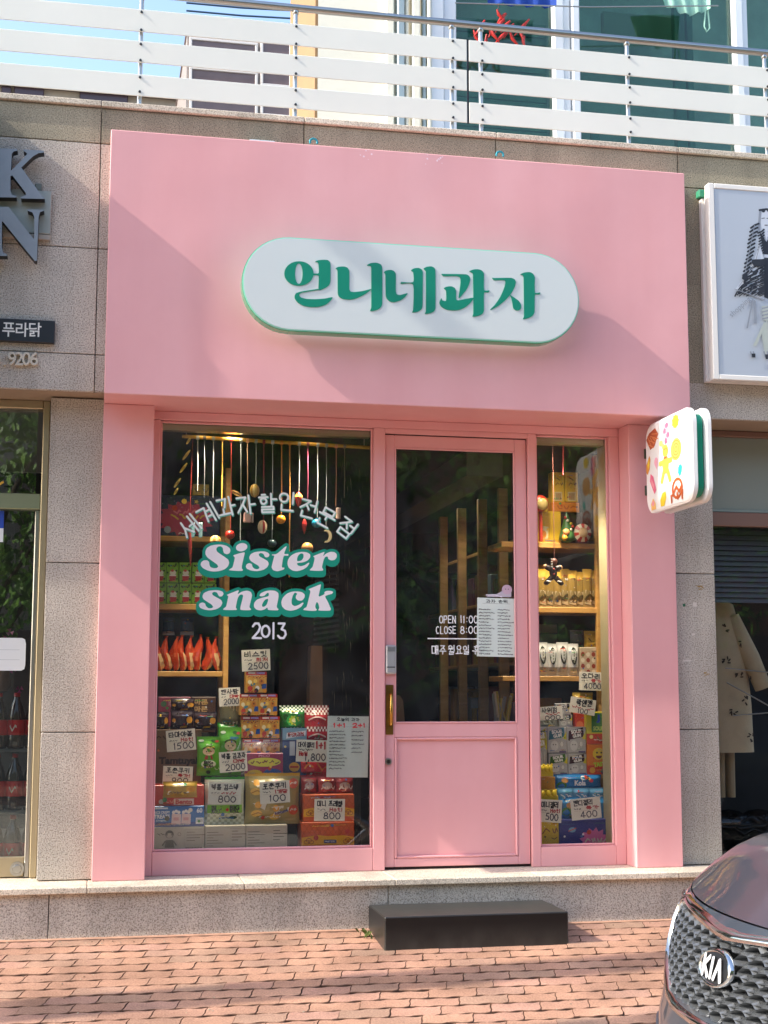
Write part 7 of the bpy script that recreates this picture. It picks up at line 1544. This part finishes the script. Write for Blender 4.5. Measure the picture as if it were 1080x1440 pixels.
for z in (.14, .19, .24): b.tube([SF_(-.5+i*.05, z, -.015) for i in range(21)], .009, 6)
b.build('lower_grille', BLK, CAR)
b = MB(CAR.location); cw, ch = .050, .0225; rows = 10
for r in range(rows):
    z = .596+r*ch*.78
    for k in range(-9, 10):
        w = k*cw*1.0+(cw*.5 if r % 2 else 0)
        if not inside(w, z): continue
        if (w/.058)**2+((z-.693)/.032)**2 < 1: continue
        hx = [(.5, -.12), (.26, .38), (-.26, .50), (-.5, .12), (-.26, -.38), (.26, -.5)]; o = []; i_ = []; q = []
        for a, c in hx:
            o.append(SF_(w+a*cw*1.22, z+c*ch*1.22, -.006)); q.append(SF_(w+a*cw*.98, z+c*ch*.86, .004)); i_.append(SF_(w+a*cw*.80, z+c*ch*.56, -.02))
        b.add(o+q+i_, [(a, (a+1) % 6, 6+(a+1) % 6, 6+a) for a in range(6)]+[(6+a, 6+(a+1) % 6, 12+(a+1) % 6, 12+a) for a in range(6)], 0)
b.build('grille_mesh', GUN, CAR, kind='stuff')
# chrome surround: a strip following the opening
path = []
for i in range(25): w = .39-.78*i/24; path.append((w, .764-.004*(1-abs(w)/.39)-.010*math.exp(-(w/.11)**2)))
right = [(-.41, .750), (-.418, .72), (-.412, .68), (-.39, .648), (-.33, .622), (-.26, .598)]
bot = [(-.26+.52*i/8, .588-.0*i) for i in range(1, 8)]
left = [(-w, z) for w, z in right[::-1]]
path += right+bot+left
b = MB(CAR.location); N = len(path); vs = []
for i, (w, z) in enumerate(path):
    w0, z0 = path[i-1]; w1, z1 = path[(i+1) % N]; dx, dz = w1-w0, z1-z0; L = math.hypot(dx, dz); nx, nz_ = dz/L, -dx/L
    k = .017 if z > .6 else .012
    if z > .75: k = .013
    for s, d in ((-.5, -.006), (-.35, .008), (.35, .008), (.5, -.006)): vs.append(SF_(w+nx*s*k*1.4, z+nz_*s*k*1.4, d+.002))
b.add(vs, [(i*4+k, i*4+k+1, ((i+1) % N)*4+k+1, ((i+1) % N)*4+k) for i in range(N) for k in range(3)], 0, True); b.build('grille_surround', CHROME, CAR)
b = MB(CAR.location); n = 28; vs = []
for (a, c, d) in ((.066, .033, .002), (.066, .033, .010), (.0625, .0298, .013), (.059, .027, .010)):
    vs += [SF_(a*math.cos(2*math.pi*k/n), .693+c*math.sin(2*math.pi*k/n), d) for k in range(n)]
b.add(vs, [(r*n+k, r*n+(k+1) % n, (r+1)*n+(k+1) % n, (r+1)*n+k) for r in range(3) for k in range(n)], 0, True)
b.add(vs[3*n:], [list(range(n))[::-1]], 1)
F = Face(b, lambda x, z, h: SF_(-x, .693+z, .0122+h), .0002)
for ln in ([(-.034, -.014), (-.034, .014)], [(-.034, 0), (-.016, .014)], [(-.030, .002), (-.014, -.014)], [(-.003, -.014), (-.003, .014)], [(.009, -.014), (.020, .014)], [(.020, .014), (.032, -.014)]): F.line([(x*1.18, z*1.15) for x, z in ln], .0098, 2)
b.build('emblem', [CHROME, BLK, mat('emblem_letter', 'd9dadb', .35, .3)], CAR)
for s in (1, -1):
    b = MB(CAR.location); n = 14; vs = []
    for i in range(n+1):
        t = i/n; w = s*(.44+.44*t); zl, zh = .70+.03*t, .766-.002*t
        vs += [SF_(w, zl, .002), SF_(w, (zl+zh)/2, .006), SF_(w, zh, .002)]
    b.add(vs, [(i*3+k, i*3+k+1, i*3+k+4, i*3+k+3) for i in range(n) for k in range(2)], 0, True); hl = b.build('headlight', mat('lamp_lens', 'aeb8bf', .08, .5, coat=1), CAR)
    b = MB(CAR.location)
    for t in (.3, .6): p = SF_(s*(.46+.4*t), .735, .0); b.ball(p, (.008, .022, .016), 12, 8)
    b.build('projector', CHROME, hl)
    b = MB(CAR.location); p = SF_(s*.56, .345, .006); b.ball((p[0], p[1], p[2]), (.016, .075, .022), 14, 8); b.build('fog_light', CHROME, CAR)
    b = MB(CAR.location); b.tube([SF_(s*(.36+.03*i), .49+.022*math.sin(i*.5), .001) for i in range(8)], .004, 6); b.build('bumper_crease', PAINT, CAR)
def hz(x, w):
    pts = [(1.15, .778), (1.24, .808), (1.36, .842), (1.52, .878), (1.75, .915), (2.05, .950), (2.45, .985)]
    for (a, za), (c, zc) in zip(pts[:-1], pts[1:]):
        if x <= c or c == 2.45: t = max(0, (x-a)/(c-a)); z = za+(zc-za)*t; break
    return z-.085*(abs(w)/.9)**5+.012*math.exp(-((abs(w)-.42)/.07)**2)*min(1, max(0, (x-1.3)*4))
b = MB(CAR.location); nx, nw = 26, 40; vs = []
for i in range(nx+1):
    t = i/nx
    for k in range(nw+1):
        w = -.9+1.8*k/nw; x0 = pz(.775)+sw(w)*.985+.004; x = x0+(2.45-x0)*t; f = min(1, t*nx/3)
        z = .783+(hz(x, w)-.783)*(1-(1-f)**2) if t else .777
        if abs(w) > .55: z = min(z, hz(x, w))
        vs.append((x, CY0+w, z))
b.add(vs, [(i*(nw+1)+k, i*(nw+1)+k+1, (i+1)*(nw+1)+k+1, (i+1)*(nw+1)+k) for i in range(nx) for k in range(nw)], 0, True); b.build('hood', PAINT, CAR)
# body sides, cabin, wheels
st = [(1.72, .9), (2.1, .93), (2.45, .95), (3.2, .96), (4.4, .96), (5.4, .94), (6.1, .90), (6.35, .82)]
b = MB(CAR.location); vs = []
for x, hw in st:
    zb = hz(min(x, 2.45), .9) if x < 2.45 else .90+.02*(x-2.45)
    sec = [(-hw*.9, -.12), (-hw, .05), (-hw*1.01, .4), (-hw*1.0, .62), (-hw*.97, zb)]; sec += [(-w, z) for w, z in sec[::-1]]
    vs += [(x, CY0+w, z) for w, z in sec]
b.add(vs, [(i*10+k, i*10+k+1, (i+1)*10+k+1, (i+1)*10+k) for i in range(len(st)-1) for k in range(9)], 0, True); b.add(vs[-10:], [list(range(10))]); b.build('body', PAINT, CAR)
cab = [(2.42, .98, .80, .80), (3.2, 1.40, .70, .80), (3.7, 1.46, .68, .80), (5.0, 1.44, .67, .80), (5.9, 1.30, .64, .78), (6.3, .95, .72, .74)]
b = MB(CAR.location); vs = []
for x, zt3, wt, wb in cab: vs += [(x, CY0-wb, .93), (x, CY0-wt, zt3-.02), (x, CY0-wt*.8, zt3), (x, CY0+wt*.8, zt3), (x, CY0+wt, zt3-.02), (x, CY0+wb, .93)]
fs0 = [(i*6+k, i*6+k+1, (i+1)*6+k+1, (i+1)*6+k) for i in range(len(cab)-1) for k in range(5)]
for n_, f in enumerate(fs0): b.add(vs, [f], 1 if (n_ % 5 in (0, 4) or n_//5 in (0, 4)) else 0, True)
b.build('cabin', [PAINT, mat('car_window', '16191c', .05, coat=1)], CAR)
for x in (2.25, 5.35):
    for s in (1, -1):
        b = MB(CAR.location); y0 = CY0+s*.86; c = Vector((x, y0, RZ+.40)); pr_ = [(.26, -.12), (.37, -.11), (.40, -.07), (.40, .07), (.37, .11), (.26, .12)]; n = 30
        vs = [(c.x+r*math.cos(2*math.pi*k/n), c.y+d, c.z+r*math.sin(2*math.pi*k/n)) for r, d in pr_ for k in range(n)]
        b.add(vs, [(i*n+k, i*n+(k+1) % n, (i+1)*n+(k+1) % n, (i+1)*n+k) for i in range(5) for k in range(n)], 0, True); wh = b.build('wheel', RUB, CAR)
        b = MB(CAR.location); b.tube([tuple(c+Vector((0, -.1, 0))), tuple(c+Vector((0, .1, 0)))], .26, 24)
        for k in range(5): a = 2*math.pi*k/5; b.tube([tuple(c+Vector((0, s*.105, 0))), tuple(c+Vector((.24*math.cos(a), s*.105, .24*math.sin(a))))], [.05, .03], 6, 1)
        b.build('rim', [BLK, CHROME], wh)
